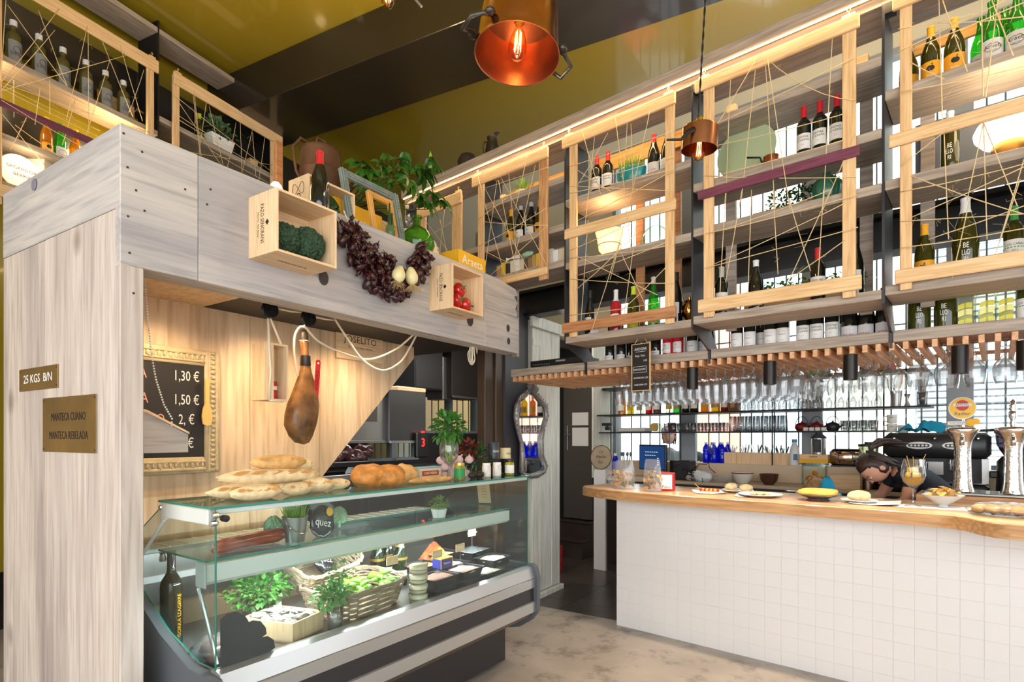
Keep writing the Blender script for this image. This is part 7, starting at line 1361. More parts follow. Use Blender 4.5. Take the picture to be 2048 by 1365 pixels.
# chrome taps on their raised tray
g = thing('tap_tray', 'steel drip tray on a wooden ledge under the chrome beer taps', 'tray', B, 1.86, .52, .961); MB().box(0, 1.4, 0, .34, 0, .15, b=.004).build('ledge', OAK, g); MB().box(.04, 1.4, .03, .32, .151, .168, b=.004).build('steel_tray', STAINLESS, g)
q = MB()
for k in range(22): q.box(.06+k*.06, .1+k*.06, .06, .29, .1681, .17)
q.build('drain_slots', BLACKP, g)
HCHR = mat('hammered_chrome', (226, 222, 220), .1, 1, bump=.35, bscale=34)
for i, px in enumerate((1925, 2026)):
    g = thing('beer_tap', ('chrome beer tap column with a round yellow badge', 'chrome beer tap column with a grooved metal handle at the right edge')[i], 'beer tap', B, B.at(px, 900, .66)[0], .66, 1.131, group='chrome beer taps'); MB().lathe([(.06, 0), (.052, .03), (.047, .08), (.043, .2), (.043, .27), (.05, .32), (.07, .36), (.088, .385), (.08, .4), (0, .405)], 22, ry=.8).build('column', HCHR, g, smooth=True)
    MB().tube([(0, -.03, .34), (0, -.075, .33), (0, -.08, .29)], [.016, .014, .011], 10).build('spout', CHROME, g, smooth=True)
    if i == 0:
        q = MB().lathe([(0, 0), (.07, 0), (.07, .012), (0, .012)], 30); bd = q.build('badge', [WHITE], g, (0, -.01, .52), (PI/2, 0, 0), auto=.6); MB().lathe([(0, .0125), (.064, .0125), (.064, .013), (0, .0132)], 28).build('badge_yellow', mat('badge_yellow', (240, 190, 40), .4), bd); MB().lathe([(0, .0133), (.033, .0133), (.033, .0142), (0, .0142)], 22, (0, .018, 0)).build('badge_red', mat('badge_red', (190, 30, 36), .4), bd); MB().box(-.045, .045, .012, .03, .0143, .0152).build('badge_band', WHITE, bd)
        text('AMSTEL', .02, INK, bd, loc=(0, .021, .0156), rot=(0, 0, 0), depth=.0002); text('Radler', .03, mat('badge_blue', (40, 60, 130), .4), bd, loc=(0, -.035, .0136), rot=(0, 0, 0), depth=.0003); MB().tube([(0, 0, .4), (0, -.005, .46)], .012, 8).build('badge_stem', CHROME, g)
        sl = MB().box(-.075, .03, -.03, -.02, .415, .44, b=.004).lathe([(0, 0), (.024, 0), (.024, .004), (0, .004)], 18).build('lemon_sign', WHITE, g); text('ZUMO NATURAL', .011, INKBROWN, sl, loc=(-.022, -.0305, .428), depth=.0002); MB().lathe([(0, 0), (.024, 0), (.024, .006), (0, .008)], 18).build('lemon_disc', YELLOWBOX, g, (.04, -.024, .43), (PI/2, 0, 0)); MB().lathe([(0, 0), (.02, 0), (.02, .006), (0, .008)], 18).build('lemon_disc', YELLOWBOX, g, (.066, -.024, .436), (PI/2, 0, 0))
    else: MB().lathe([(.012, .4), (.016, .42), (.012, .44), (.02, .46), (.022, .49), (.014, .5), (.022, .51), (.014, .52), (.02, .53), (.012, .54), (.016, .555), (0, .57)], 14).build('handle', CHROME, g, smooth=True)
# glass of olives
g = thing('olive_goblet', 'stemmed goblet of yellow olives and picks standing on white paper', 'glass', B, cb(1826, .1), .1, CZ+.001); MB().lathe([(.04, 0), (.038, .003), (.006, .012), (.0045, .09), (.012, .105), (.05, .14), (.062, .18), (.056, .23), (.045, .27)], 24).build('goblet', WINEGLASS, g, smooth=True); MB().lathe([(0, .112), (.03, .122), (.052, .148), (.058, .168), (0, .168)], 20).build('brine', mat('yellow_brine', (240, 176, 20), .1, trans=.5), g, auto=.6)
q = MB()
for a, r, z in ((0, .025, .18), (1.3, .03, .178), (2.6, .026, .182), (3.9, .03, .18), (5.1, .028, .178), (.7, .015, .205), (2.9, .017, .207), (4.9, .015, .21)): q.ball((r*math.cos(a), r*math.sin(a), z), (.015, .015, .018), 10, 8)
q.build('olives', mat('olive_yellow', (206, 176, 40), .3), g, smooth=True); MB().tube([(-.01, 0, .2), (-.03, 0, .29)], .0015, 4).tube([(.005, 0, .2), (.0, 0, .285)], .0015, 4).tube([(.02, 0, .21), (.06, 0, .3)], .0018, 4).tube([(-.02, 0, .2), (-.04, .01, .27)], .0015, 4).build('picks', mat('pick_wood', (226, 180, 80), .6), g)
one(MB().box(-.2, .24, -.09, .1, 0, .0009), 'paper_sheet', PAPER, 'white paper sheet under the olive goblet and crisp bowl', 'paper', B, cb(1870, .1), .12, CZ-.0002, .1)
g = thing('crisp_bowl', 'white flared bowl of crisps right of the olive goblet', 'bowl', B, cb(1886, .16), .16, CZ+.001); MB().lathe([(.025, 0), (.02, .012), (.04, .025), (.1, .07), (.097, .07), (.035, .028), (0, .022)], 24).build('bowl', WHITE, g, auto=.8); q = MB()
for i in range(26): a, r = R.uniform(0, 6.3), R.uniform(0, .055); q.leaf((r*math.cos(a), r*math.sin(a), .06+R.uniform(0, .05)*(1-r/.06)), (R.uniform(-1, 1), R.uniform(-1, 1), R.uniform(-.2, .6)), .055, .05, (0, 0, 1), .35, droop=.3)
q.build('crisps', mat('crisp_gold', (236, 196, 120), .5), g)['kind'] = 'stuff'
BREAD = mat('bread_crust', (224, 174, 106), .6, noise=.35, nscale=22, bump=.3, bscale=50); PALEB = mat('pale_bread', (240, 212, 164), .65, noise=.3, nscale=24)
def roll(lab, px, w, z, r, group): o = blob(MB(), (0, 0, r[2]*.8), r, 16, 10, .05, 2, px).build('bread_roll', PALEB, None, smooth=True); put(o, B, cb(px, w), w, z, R.uniform(0, 3)); tag(o, lab, 'bread', group)
def plate(lab, px, w, r, m=None): return small([(0, 0), (r*.6, 0), (r, .016), (r*.98, .019), (r*.6, .006), (0, .006)], 'plate', lab, 'plate', m or WHITE, B, cb(px, w), w, CZ+.0005, 'white plates on the bar', n=28)
plate('white plate of filled rolls, leftmost on the bar', 1475, .3, .11); roll('filled roll on the leftmost white plate, left of the pair', 1462, .3, CZ+.012, (.05, .04, .03), 'rolls on the bar'); roll('filled roll on the leftmost white plate, right of the pair', 1492, .28, CZ+.012, (.05, .04, .028), 'rolls on the bar')
plate('white plate with scattered bites in front of the rolls', 1520, .1, .14); q = MB()
for i in range(16): a, r = R.uniform(0, 6.3), R.uniform(0, .08); blob(q, (r*math.cos(a), r*math.sin(a), .018), (.018, .014, .01), 8, 6, .2, 2, i)
one(q, 'tapas_bites', PALEB, 'small tapas bites spread on the low white plate', 'food', B, cb(1520, .1), .1, CZ+.001, smooth=True, group=None)['kind'] = 'stuff'
def napkin(lab, px, w, s, rz): n = [(-s, -s, .004), (0, -s*1.05, .0), (s, -s, .012), (s*1.05, 0, .002), (s, s, .016), (0, s, .002), (-s, s, .014), (-s*1.1, 0, .004), (0, 0, .001)]; return one(MB().add(n, [(i, (i+1) % 8, 8) for i in range(8)]), 'napkin', PAPER, lab, 'napkin', B, cb(px, w), w, CZ+.001, rz, 'paper napkins on the bar')
napkin('white paper napkin under the red tapa', 1418, .12, .1, .6); napkin('white paper napkin flat at the foot of the bitten plate', 1487, .02, .05, .2)
g = thing('red_tapa', 'small red and yellow tapa skewered on a pick over a napkin', 'food', B, cb(1418, .12), .12, CZ+.006); q = MB()
for i in range(9): q.ball((-.06+.015*i, R.uniform(-.01, .01), .014), (.012, .012, .011), 8, 6, i % 2)
q.build('bites', [mat('tapa_red', (206, 40, 30), .4), mat('tapa_yellow', (232, 180, 60), .5)], g, smooth=True); MB().tube([(-.05, 0, .012), (-.12, .03, .05)], .0018, 4).build('pick', mat('pick_wood'), g)
g = thing('omelette', 'round yellow potato omelette on a dark glass stand at mid bar', 'food', B, cb(1636, .1), .1, CZ); MB().lathe([(0, .012), (.06, .012), (.1, .028), (.128, .04), (.125, .045), (.0, .03)], 30).build('stand', thin('brown_glass_plate', (200, 190, 170), (90, 80, 60), 1.3, .05, .25), g, smooth=True); MB().lathe([(0, 0), (.07, 0), (.05, .012), (0, .012)], 20).build('foot', WINEGLASS, g); q = MB(); blob(q, (0, 0, .05), (.125, .125, .026), 28, 12, .02, 3, 2, shape=lambda u: 1/max(.75, (abs(u.x)**4+abs(u.y)**4+abs(u.z)**4)**.25)*.85); q.build('omelette', mat('omelette_yellow', (236, 190, 80), .55, noise=.3, nscale=16), g, smooth=True)
napkin('white paper sheet under the plate with the bread at mid bar', 1750, .12, .12, .0); plate('white plate with a halved bread at mid bar', 1718, .12, .1); roll('crusty halved bread on the plate left of the bent woman', 1718, .12, CZ+.012, (.07, .045, .035), 'rolls on the bar')
g = thing('pastry_plate', 'glass plate of film wrapped pastries at the right edge of the bar', 'food', B, cb(2010, -.08), -.08, CZ); MB().lathe([(0, 0), (.1, 0), (.15, .012), (.147, .014), (.1, .005), (0, .005)], 28).build('plate', thin('plate_glass', (240, 244, 246), (150, 160, 165), 1.4, .04, .15), g, smooth=True); q = MB()
for i in range(5): blob(q, (-.1+.05*i, .01*(-1)**i, .03), (.034, .05, .024), 12, 8, .15, 2, i)
q.build('pastries', mat('pastry_gold', (214, 150, 70), .5, noise=.4, nscale=20), g, smooth=True); blob(MB(), (0, 0, .03), (.15, .09, .04), 18, 10, .06, 3, 5).build('film', FILM, g, smooth=True)
g = thing('red_napkin_holder', 'red napkin holder with white front at the left end of the bar', 'napkin holder', B, cb(1333, .06), .08, CZ, .2); MB().box(-.05, .05, -.03, .03, 0, .135, b=.006).build('case', CAP['red'], g); MB().box(-.04, .04, -.034, -.03, .015, .12, b=.003).build('napkins', PAPER, g); text('Fanal', .032, INK, g, loc=(0, -.0345, .03), depth=.0002)
def bag(lab, px, w, rz, W_, H_, rx, seed, m=None):
    g = thing('snack_bag', lab, 'bag', B, cb(px, w), w, CZ+.003, rz, 'snack bags on the bar', rx=rx); q = MB(); vs = []; n = 8
    for s_ in (-1, 1):
        for j in range(n+1):
            for i in range(n+1): u, v = i/n*2-1, j/n; vs.append((u*W_/2*(1-.25*v**3), s_*(.034*(1-u*u)*(1-v**4)+.003+.004*NZ.noise(Vector((u*3+seed, v*4, s_)))), v*H_))
    k = (n+1)**2; q.add(vs, [(j*(n+1)+i, j*(n+1)+i+1, (j+1)*(n+1)+i+1, (j+1)*(n+1)+i) for j in range(n) for i in range(n)]+[(k+j*(n+1)+i+1, k+j*(n+1)+i, k+(j+1)*(n+1)+i, k+(j+1)*(n+1)+i+1) for j in range(n) for i in range(n)])
    q.build('film', FILM, g, smooth=True); q = MB(); rnd = random.Random(seed)
    for i in range(34): q.lathe([(0, 0), (.016, 0), (.016, .004), (0, .004)], 9); b = len(q.v)-36; M_ = Matrix.Translation((rnd.uniform(-.38, .38)*W_, rnd.uniform(-.015, .015), rnd.uniform(.08, .62)*H_)) @ Matrix.Rotation(rnd.uniform(0, 3), 4, 'X') @ Matrix.Rotation(rnd.uniform(0, 3), 4, 'Y'); q.v[b:] = [tuple(M_ @ Vector(p)) for p in q.v[b:]]; q.m[-27:] = [i % 3]*27
    q.build('snacks', m or [mat('snack_orange', (220, 150, 50), .5), mat('snack_tan', (196, 160, 110), .5), mat('snack_green', (90, 100, 60), .5)], g)
bag('clear bag of crackers leaning left at the bar end', 1250, -.02, .25, .16, .22, .05, 1); bag('upright clear bag of crackers left of the red napkin holder', 1305, -.06, -.15, .16, .235, .0, 2)
bag('clear bag of bread slices lying behind the cracker bags', 1240, .16, .1, .22, .2, .0, 3, [PALEB, BREAD, PALEB])
g = thing('pink_slicer', 'pink handled server lying behind the omelette', 'utensil', B, cb(1600, .3), .32, CZ+.02); MB().tube([(-.01, 0, .012), (.12, -.05, .0)], [.014, .012], 8).build('handle', mat('pink_plastic', (226, 130, 196), .4), g, smooth=True); MB().prism([(0, 0), (-.08, .02), (-.1, 0), (-.08, -.02)], .008, .012, ax='z').build('blade', STAINLESS, g)

# ------------------------------------------------------------------ people
SKIN = mat('skin', (214, 156, 128), .5); HAIRD = mat('dark_brown_hair', (58, 40, 30), .5, noise=.5, nscale=5, stretch=(1, 1, 18)); HAIRB = mat('dark_blond_hair', (170, 130, 84), .5, noise=.4, nscale=5, stretch=(1, 1, 18))
def person(label, F, t, w, z, rz, joints, links, top, legs, hair, head, look, tail=False, shoe=None):
    """skeleton grown into one skin; joints: name -> (x,y,z,radius)"""
    g = thing('person', label, 'person', F, t, w, z, rz); nm = list(joints); me = bpy.data.meshes.new('body'); me.from_pydata([joints[k][:3] for k in nm], [(nm.index(a), nm.index(b)) for a, b in links], [])
    o = bpy.data.objects.new('body', me); COL.objects.link(o); o.parent = g; sk = o.modifiers.new('skin', 'SKIN'); sk.use_smooth_shade = True
    for i, k in enumerate(nm):
        d = me.skin_vertices[0].data[i]; r = joints[k][3]; d.radius = (r, r*(.72 if k in ('pelvis', 'waist', 'chest') else 1)); d.use_root = (k == 'pelvis')
    ss = o.modifiers.new('sub', 'SUBSURF'); ss.levels = ss.render_levels = 2
    for m in (top, SKIN, legs): me.materials.append(m)
    dg = bpy.context.evaluated_depsgraph_get(); dg.update(); m2 = bpy.data.meshes.new_from_object(o.evaluated_get(dg)); o.modifiers.clear(); o.data = m2; m2.materials.clear()
    for m in (top, SKIN, legs): m2.materials.append(m)
    J = {k: Vector(v[:3]) for k, v in joints.items()}
    for p in m2.polygons:
        k = min(J, key=lambda q_: (J[q_]-p.center).length-joints[q_][3]); p.material_index = 1 if any(s_ in k for s_ in ('hand', 'neck', 'elbow', 'finger', 'thumb', 'wrist')) else 2 if any(s_ in k for s_ in ('knee', 'foot', 'hip', 'toe', 'ankle')) else 0; p.use_smooth = True
    Hm = Matrix.Translation(head) @ look; q = MB(); blob(q, (0, 0, 0), (.074, .094, .115), 22, 18, 0, shape=lambda u: (1-.2*max(0, -u.z)**1.5*(1 if u.y < 0.2 else .4)))
    q.add([(-.013, -.088, -.02), (.013, -.088, -.02), (0, -.112, -.022), (0, -.09, .022)], [(0, 2, 3), (2, 1, 3), (1, 0, 3), (0, 1, 2)]); q.ball((.076, .005, -.01), (.01, .02, .03), 8, 6).ball((-.076, .005, -.01), (.01, .02, .03), 8, 6); b = len(q.f)
    hd = q.build('head', SKIN, g, smooth=True); hd.matrix_local = Hm
    f = MB().ball((.03, -.082, .012), (.011, .007, .007), 8, 6, 0).ball((-.03, -.082, .012), (.011, .007, .007), 8, 6, 0).ball((.03, -.0885, .012), (.005, .003, .005), 8, 6, 1).ball((-.03, -.0885, .012), (.005, .003, .005), 8, 6, 1).ball((0, -.084, -.058), (.022, .007, .006), 10, 5, 2); f.tube([(.016, -.088, .033), (.03, -.09, .037), (.044, -.08, .033)], .003, 5, 3).tube([(-.016, -.088, .033), (-.03, -.09, .037), (-.044, -.08, .033)], .003, 5, 3)
    fo = f.build('face', [WHITE, INK, mat('lips', (180, 90, 84), .4), hair], hd, smooth=True)
    q = MB(); blob(q, (0, .014, .022), (.086, .098, .112), 26, 18, .03, 4, 1, shape=lambda u: (.72 if (u.y < -.45 and u.z < .42) else 1)); rnd = random.Random(2)
    for i in range(60):
        a = rnd.uniform(.4, PI-.4); z0 = rnd.uniform(.02, .1); q.tube([(.08*math.cos(a), .012+.09*math.sin(a), z0), (.088*math.cos(a), .016+.1*math.sin(a), z0-.06), (.076*math.cos(a), .02+.092*math.sin(a), z0-.13)], .008, 5)
    if tail:
        for i in range(26): d = Vector((rnd.uniform(-.25, .25), .6, rnd.uniform(-.2, .25))); q.tube([(0, .1, .06), tuple(Vector((0, .13, .08))+d*.03), tuple(Vector((0, .14, .06))+d*.12+Vector((0, 0, -.03))), tuple(Vector((0, .14, .0))+d*.2+Vector((0, 0, -.1)))], [.014, .018, .014, .004], 5)
    q.build('hair', hair, hd, smooth=True); return g
def limbs(sx, sh, el, ha, hip, kn, ft):
    J = {}; L = []
    for s_, n_ in ((1, 'l'), (-1, 'r')):
        e, h = el[n_], ha[n_]; d = (Vector(h)-Vector(e)).normalized()
        J.update({'shoulder_'+n_: (s_*sx, sh[0], sh[1], .055), 'elbow_'+n_: e+(.038,), 'wrist_'+n_: h+(.026,), 'hand_'+n_: tuple(Vector(h)+d*.07)+(.032,), 'hip_'+n_: (s_*.09, hip[0], hip[1], .085), 'knee_'+n_: (s_*.1, kn[0], kn[1], .058), 'ankle_'+n_: (s_*.1, ft, .09, .042), 'toe_'+n_: (s_*.11, ft-.16, .035, .035)})
        for k in range(4): b_ = Vector(h)+d*.1+Vector((s_*(k-1.5)*.018, 0, 0)); J['finger%d_%s' % (k, n_)] = tuple(b_+d*.035)+(.0095,); J['tip%d_finger_%s' % (k, n_)] = tuple(b_+d*(.06+.012*(k in (1, 2)))+Vector((0, 0, -.015)))+(.0085,); L += [('hand_'+n_, 'finger%d_%s' % (k, n_)), ('finger%d_%s' % (k, n_), 'tip%d_finger_%s' % (k, n_))]
        J['thumb_'+n_] = tuple(Vector(h)+d*.06+Vector((-s_*.045, 0, -.01)))+(.0105,); L += [('hand_'+n_, 'thumb_'+n_), ('chest', 'shoulder_'+n_), ('shoulder_'+n_, 'elbow_'+n_), ('elbow_'+n_, 'wrist_'+n_), ('wrist_'+n_, 'hand_'+n_), ('pelvis', 'hip_'+n_), ('hip_'+n_, 'knee_'+n_), ('knee_'+n_, 'ankle_'+n_), ('ankle_'+n_, 'toe_'+n_)]
    return J, L
# the bent barmaid: pelvis at the back, head low and forward to the left (local -y is where she faces)
NAVY = mat('navy_shirt', (28, 32, 44), .7); JEANS = mat('dark_jeans', (36, 40, 52), .8); hx, hz = B.at(1770, 935, 1.12)
J, L = limbs(.17, (-.34, 1.22), dict(l=(.24, -.42, 1.02), r=(-.24, -.42, 1.02)), dict(l=(.14, -.62, .98), r=(-.12, -.62, .98)), (.0, .9), (-.03, .5), .0)
J.update(pelvis=(0, 0, .95, .13), waist=(0, -.12, 1.08, .12), chest=(0, -.28, 1.19, .135), neck=(0, -.42, 1.24, .048)); L += [('pelvis', 'waist'), ('waist', 'chest'), ('chest', 'neck')]
person('woman with dark tied back hair in a navy shirt bending low behind the bar', B, hx+.44, 1.2, 0, -1.15, J, L, NAVY, JEANS, HAIRD, Vector((0, -.53, 1.235)), Matrix.Rotation(1.15, 4, 'X') @ Matrix.Rotation(.25, 4, 'Z'), True)
hx2, hz2 = B.at(1590, 970, 1.05)
J, L = limbs(.16, (-.2, .98), dict(l=(.22, -.3, .78), r=(-.22, -.3, .78)), dict(l=(.12, -.5, .72), r=(-.12, -.5, .72)), (.05, .5), (-.28, .48), .02)
J.update(pelvis=(0, .06, .56, .13), waist=(0, -.03, .72, .12), chest=(0, -.12, .9, .13), neck=(0, -.22, 1.03, .046)); L += [('pelvis', 'waist'), ('waist', 'chest'), ('chest', 'neck')]
person('second person crouching behind the bar, only blond hair showing over the worktop', B, hx2+.06, 1.12, 0, .5, J, L, NAVY, JEANS, HAIRB, Vector((0, -.27, 1.03)), Matrix.Rotation(.7, 4, 'X'))
def stand(label, t, w, rz, top, hair, hat=None):
    J, L = limbs(.17, (0, 1.38), dict(l=(.25, .03, 1.12), r=(-.25, .03, 1.12)), dict(l=(.24, -.1, .9), r=(-.24, -.1, .9)), (0, .88), (-.01, .48), .02); J.update(pelvis=(0, 0, .93, .14), waist=(0, 0, 1.1, .12), chest=(0, 0, 1.3, .14), neck=(0, -.01, 1.47, .05)); L += [('pelvis', 'waist'), ('waist', 'chest'), ('chest', 'neck')]
    g = person(label, B, t, w, -.12, rz, J, L, top, JEANS, hair, Vector((0, -.03, 1.6)), Matrix.Rotation(.12, 4, 'X'))
    if hat: MB().lathe([(.09, 0), (.1, .01), (.092, .06), (.05, .1), (0, .105)], 18, ry=1.15).build('knit_hat', hat, g, (0, -.015, 1.63), smooth=True)
px_ = B.at(1338, 880, 2.75); stand('person with dark hair and a pink patterned hat outside the window behind the till', px_[0], 2.75, .3, mat('grey_coat', (150, 150, 158), .8), HAIRD, mat('pink_knit', (230, 170, 200), .8)); px_ = B.at(1372, 880, 2.85); stand('blond person looking down outside the window behind the till', px_[0], 2.9, -.1, mat('dark_coat', (70, 70, 80), .8), HAIRB)

# ------------------------------------------------------------------ the street outside
PAVE = mat('pale_pavement', (206, 204, 200), .8, noise=.12, nscale=3); struct(MB().box(-16, 16, 2.42, 4.2, -.2, -.12).build('floor_pavement', PAVE, None, B.W(0, 0), (0, 0, B.ang))); struct(MB().box(-16, 16, 4.2, 11, -.3, -.25).build('floor_road', mat('grey_asphalt', (120, 120, 124), .8), None, B.W(0, 0), (0, 0, B.ang)))
bd = thing('stone_building', 'pale stone building with red brick bays across the street', 'building', B, 0, 10.2, -.25); PST = mat('pale_stone_facade', (226, 220, 208), .8, noise=.1, nscale=2); MB().box(-22, 16, 0, 1, 0, 1.0).box(-22, 16, 0, 1, 3.2, 3.7).box(-22, 16, 0, 1, 6.4, 9).build('facade', PST, bd); BRK = mat('red_brick', (224, 160, 142), .8, noise=.15, nscale=8); SHT = mat('white_shutters', (228, 230, 232), .5); DG = mat('overexposed_street_pane', (206, 214, 222), .4)  # pane colour lightened to imitate overexposed daylight
for i in range(11):
    x = -21+3.4*i
    for z0, z1 in ((1.0, 3.2), (3.7, 6.4)):
        MB().box(x, x+1.5, 0, 1, z0, z1).build('brick_bay' if i % 2 else 'stone_bay', BRK if i % 2 else PST, bd); f = MB().box(x+1.5, x+1.6, .05, .3, z0, z1).box(x+3.3, x+3.4, .05, .3, z0, z1).box(x+1.6, x+3.3, .05, .3, z1-.1, z1).build('window', SHT, bd); MB().box(x+1.6, x+3.3, .2, .25, z0, z1-.1).build('pane', DG, f)
        if i % 3 == 0:
            q = MB()
            for k in range(14): q.box(x+1.62, x+3.28, .12, .16, z0+.1+k*.13, z0+.19+k*.13)
            q.build('shutter', SHT, f)
def car(label, t, w, m, L_=4.1):
    g = thing('car', label, 'car', B, t, w, -.25, group='cars parked in the street'); prof = [(-2.05, .3), (-2.08, .62), (-1.95, .8), (-1.2, .95), (-.55, 1.42), (.75, 1.46), (1.55, 1.02), (1.98, .95), (2.06, .6), (2.02, .3)]; MB().prism(prof, 0, 1.7).build('body', m, g); DGc = mat('car_glass', (60, 66, 72), .08)
    MB().prism([(-1.02, .98), (-.5, 1.36), (.02, 1.38), (.02, .98)], -.006, 0).build('side_window', DGc, g); MB().prism([(.1, .98), (.1, 1.38), (.7, 1.4), (1.3, 1.02)], -.006, 0).build('side_window', DGc, g); MB().box(-2.075, -1.9, .1, .4, .62, .74, b=.02).build('headlight', WHITE, g); MB().box(1.9, 2.07, .05, .3, .65, .85, b=.02).build('tail_light', CAP['red'], g); MB().box(.0, .02, -.012, 0, .35, 1.36).box(.05, .2, -.03, 0, .88, .91).build('door_trim', GREYP, g)
    for x in (-1.3, 1.25):
        q = MB().lathe([(0, 0), (.18, 0), (.2, -.02), (.31, -.02), (.32, 0), (.32, .18), (0, .18)], 22, ks=[1, 1, 0, 0, 0, 0]); q.v = [(a, c, b) for a, b, c in q.v]; q.f = [f_[::-1] for f_ in q.f]; q.build('wheel', [BLACKP, mat('alloy', (190, 192, 196), .3, .8)], g, (x, -.02, .32), auto=.6)
car('silver car parked outside behind the cutlery boxes', B.at(1545, 900, 5.2)[0], 5.0, mat('silver_car_paint', (190, 196, 208), .3, .5)); car('white car parked outside behind the espresso machine', B.at(1900, 900, 5.2)[0]+.3, 5.0, mat('white_car_paint', (236, 238, 240), .3)); car('red car parked outside at the far left of the bar window', B.at(1545, 900, 5.2)[0]-4.6, 5.05, mat('red_car_paint', (196, 60, 60), .3))
# ------------------------------------------------------------------ on top of the deli case
TZ = HT+.0005
def dt(px, w): return D.at(px, 960, w)[0]
CUT = mat('bread_crumb_cut', (250, 232, 190), .7); SLASH = mat('toasted_slash', (206, 150, 84), .6)
def loaf(lab, xa, ya, wa, xb, yb, wb, r, lift=0, group='baguettes on the deli case', m=None, cuts=5):
    a, b = D.at(xa, ya, wa), D.at(xb, yb, wb); p, e = Vector((a[0], wa, 0)), Vector((b[0], wb, 0)); L_ = (e-p).length; g = thing('baguette', lab, 'bread', D, (p.x+e.x)/2, (p.y+e.y)/2, TZ+lift+r*.82, math.atan2(e.y-p.y, e.x-p.x), group, ry=-(b[1]-a[1])*.25 if lift else 0)
    q = MB(); blob(q, (0, 0, 0), (L_/2, r, r*.85), 22, 14, .05, 2.2, xa, shape=lambda u: 1/max(.55, (abs(u.x)**3+(u.y**2+u.z**2)**1.5)**(1/3))); v = []
    for x, y, z in q.v: f = (1-.5*min(1, abs(x/(L_/2)))**3); v.append((max(-L_/2*1.03, min(L_/2*1.03, x)), y*f, z*f))
    q.v = v; q.build('crust', m or PALEB, g, smooth=True); q = MB()
    for k in range(cuts): x = (k-(cuts-1)/2)*L_*.8/max(1, cuts); q.leaf((x-L_*.08, -r*.86, r*.3), (1, .22*r/.04*.3, .16), L_*.17, r*.5, (0, -.75, .66), .02, droop=0)
    q.build('slashes', SLASH, g)
loaf('pale baguette at the bottom left of the bread pile, tip cut by the pile', 412, 965, .2, 560, 980, .17, .036)
loaf('short baguette pointing forward at the front of the bread pile', 458, 985, .1, 563, 983, .06, .036); loaf('stubby baguette end right of the front one', 562, 980, .1, 622, 962, .12, .034, cuts=3)
loaf('long pale baguette lying across the bread pile', 432, 950, .2, 640, 968, .18, .04, .05); loaf('slashed baguette on top of the bread pile', 500, 925, .2, 612, 942, .17, .038, .11, m=BREAD)
loaf('pale baguette on the right of the bread pile', 590, 960, .2, 668, 968, .14, .04, .0); loaf('small baguette end at the far right of the pile', 655, 968, .22, 700, 967, .2, .03, cuts=2); loaf('baguette end behind the top one', 590, 935, .3, 625, 940, .3, .034, .09, cuts=2)
GOLDB = mat('golden_country_crust', (206, 136, 62), .55, noise=.55, nscale=20, bump=.4, bscale=40)
for px, w, r, lab in ((738, .2, (.1, .085, .062), 'golden round country loaf left of the two on the deli case'), (778, .15, (.085, .08, .06), 'golden round country loaf right of the two on the deli case'), (808, .24, (.09, .07, .055), 'paler country loaf behind the golden pair')):
    g = thing('country_loaf', lab, 'bread', D, dt(px, w), w, TZ, group='country loaves'); q = MB(); blob(q, (0, 0, r[2]*.85), r, 22, 14, .09, 2, px); q.build('crust', GOLDB if px < 800 else BREAD, g, smooth=True); q = MB()
    for k in range(3): q.leaf((-.05, -.03+.03*k, r[2]*1.72), (1, .2, 0), .1, .014, (0, 0, 1), .1, droop=.6)
    q.build('slashes', CUT, g)
for px, w, lab in ((845, .12, 'thin flat breadstick lying left before the anchovy box'), (878, .1, 'thin flat breadstick lying right before the anchovy box')): loaf(lab, px-28, 965, w, px+28, 962, w+.02, .018, 0, 'thin breads on the deli case', BREAD, 2)
g = thing('anchovy_box', 'blue and cream tin box with a red band standing behind the thin breads', 'box', D, dt(853, .3), .3, TZ+.04); MB().box(-.1, .1, -.03, .03, -.04, .035, b=.003).build('tin', mat('pale_blue_tin', (130, 180, 196), .4), g); MB().box(-.09, .09, -.032, -.03, -.03, .025).build('label', CRATE, g); MB().box(-.07, .07, -.0335, -.032, -.016, .012).build('band', mat('brick_red', (176, 70, 50), .5), g); text('CANTABRIA', .02, CUT, g, loc=(0, -.034, -.002), depth=.0002)
GARL = mat('pink_garlic_skin', (226, 192, 190), .5, noise=.25, nscale=9); g = thing('garlic_braid', 'pink garlic heads heaped behind the mint glass', 'garlic', D, dt(908, .33), .33, TZ)
for k in range(18):
    o = bpy.data.objects.new('garlic_head', MB().lathe([(0, 0), (.022, .004), (.03, .018), (.024, .034), (.007, .046), (.004, .06), (0, .06)], 10).mesh('garlic_head', GARL, True)) if k == 0 else o.copy(); COL.objects.link(o); o.parent = g; o.location = ((k % 6-2.5)*.042, R.uniform(-.04, .04), .044*(k//6)+.0); o.rotation_euler = (R.uniform(-.8, .8), R.uniform(-.8, .8), k)
g = thing('mint_goblet', 'big wine goblet stuffed with fresh mint on the deli case', 'glass', D, dt(898, .2), .2, TZ); MB().lathe([(.04, 0), (.038, .003), (.006, .012), (.0045, .075), (.012, .09), (.048, .12), (.06, .16), (.055, .21), (.046, .235)], 22).build('goblet', WINEGLASS, g, smooth=True); q = MB()
for k in range(16): q.tube([(R.uniform(-.015, .015), R.uniform(-.015, .015), .1), (R.uniform(-.05, .05), R.uniform(-.05, .05), .25)], .002, 4)
q.build('stems', LIMELEAF, g); bush(g, 260, (0, 0, .3), (.095, .085, .09), mat('mint_green', (66, 124, 44), .5, noise=.35, nscale=14), .042, .024, 'mint_leaves', 31)
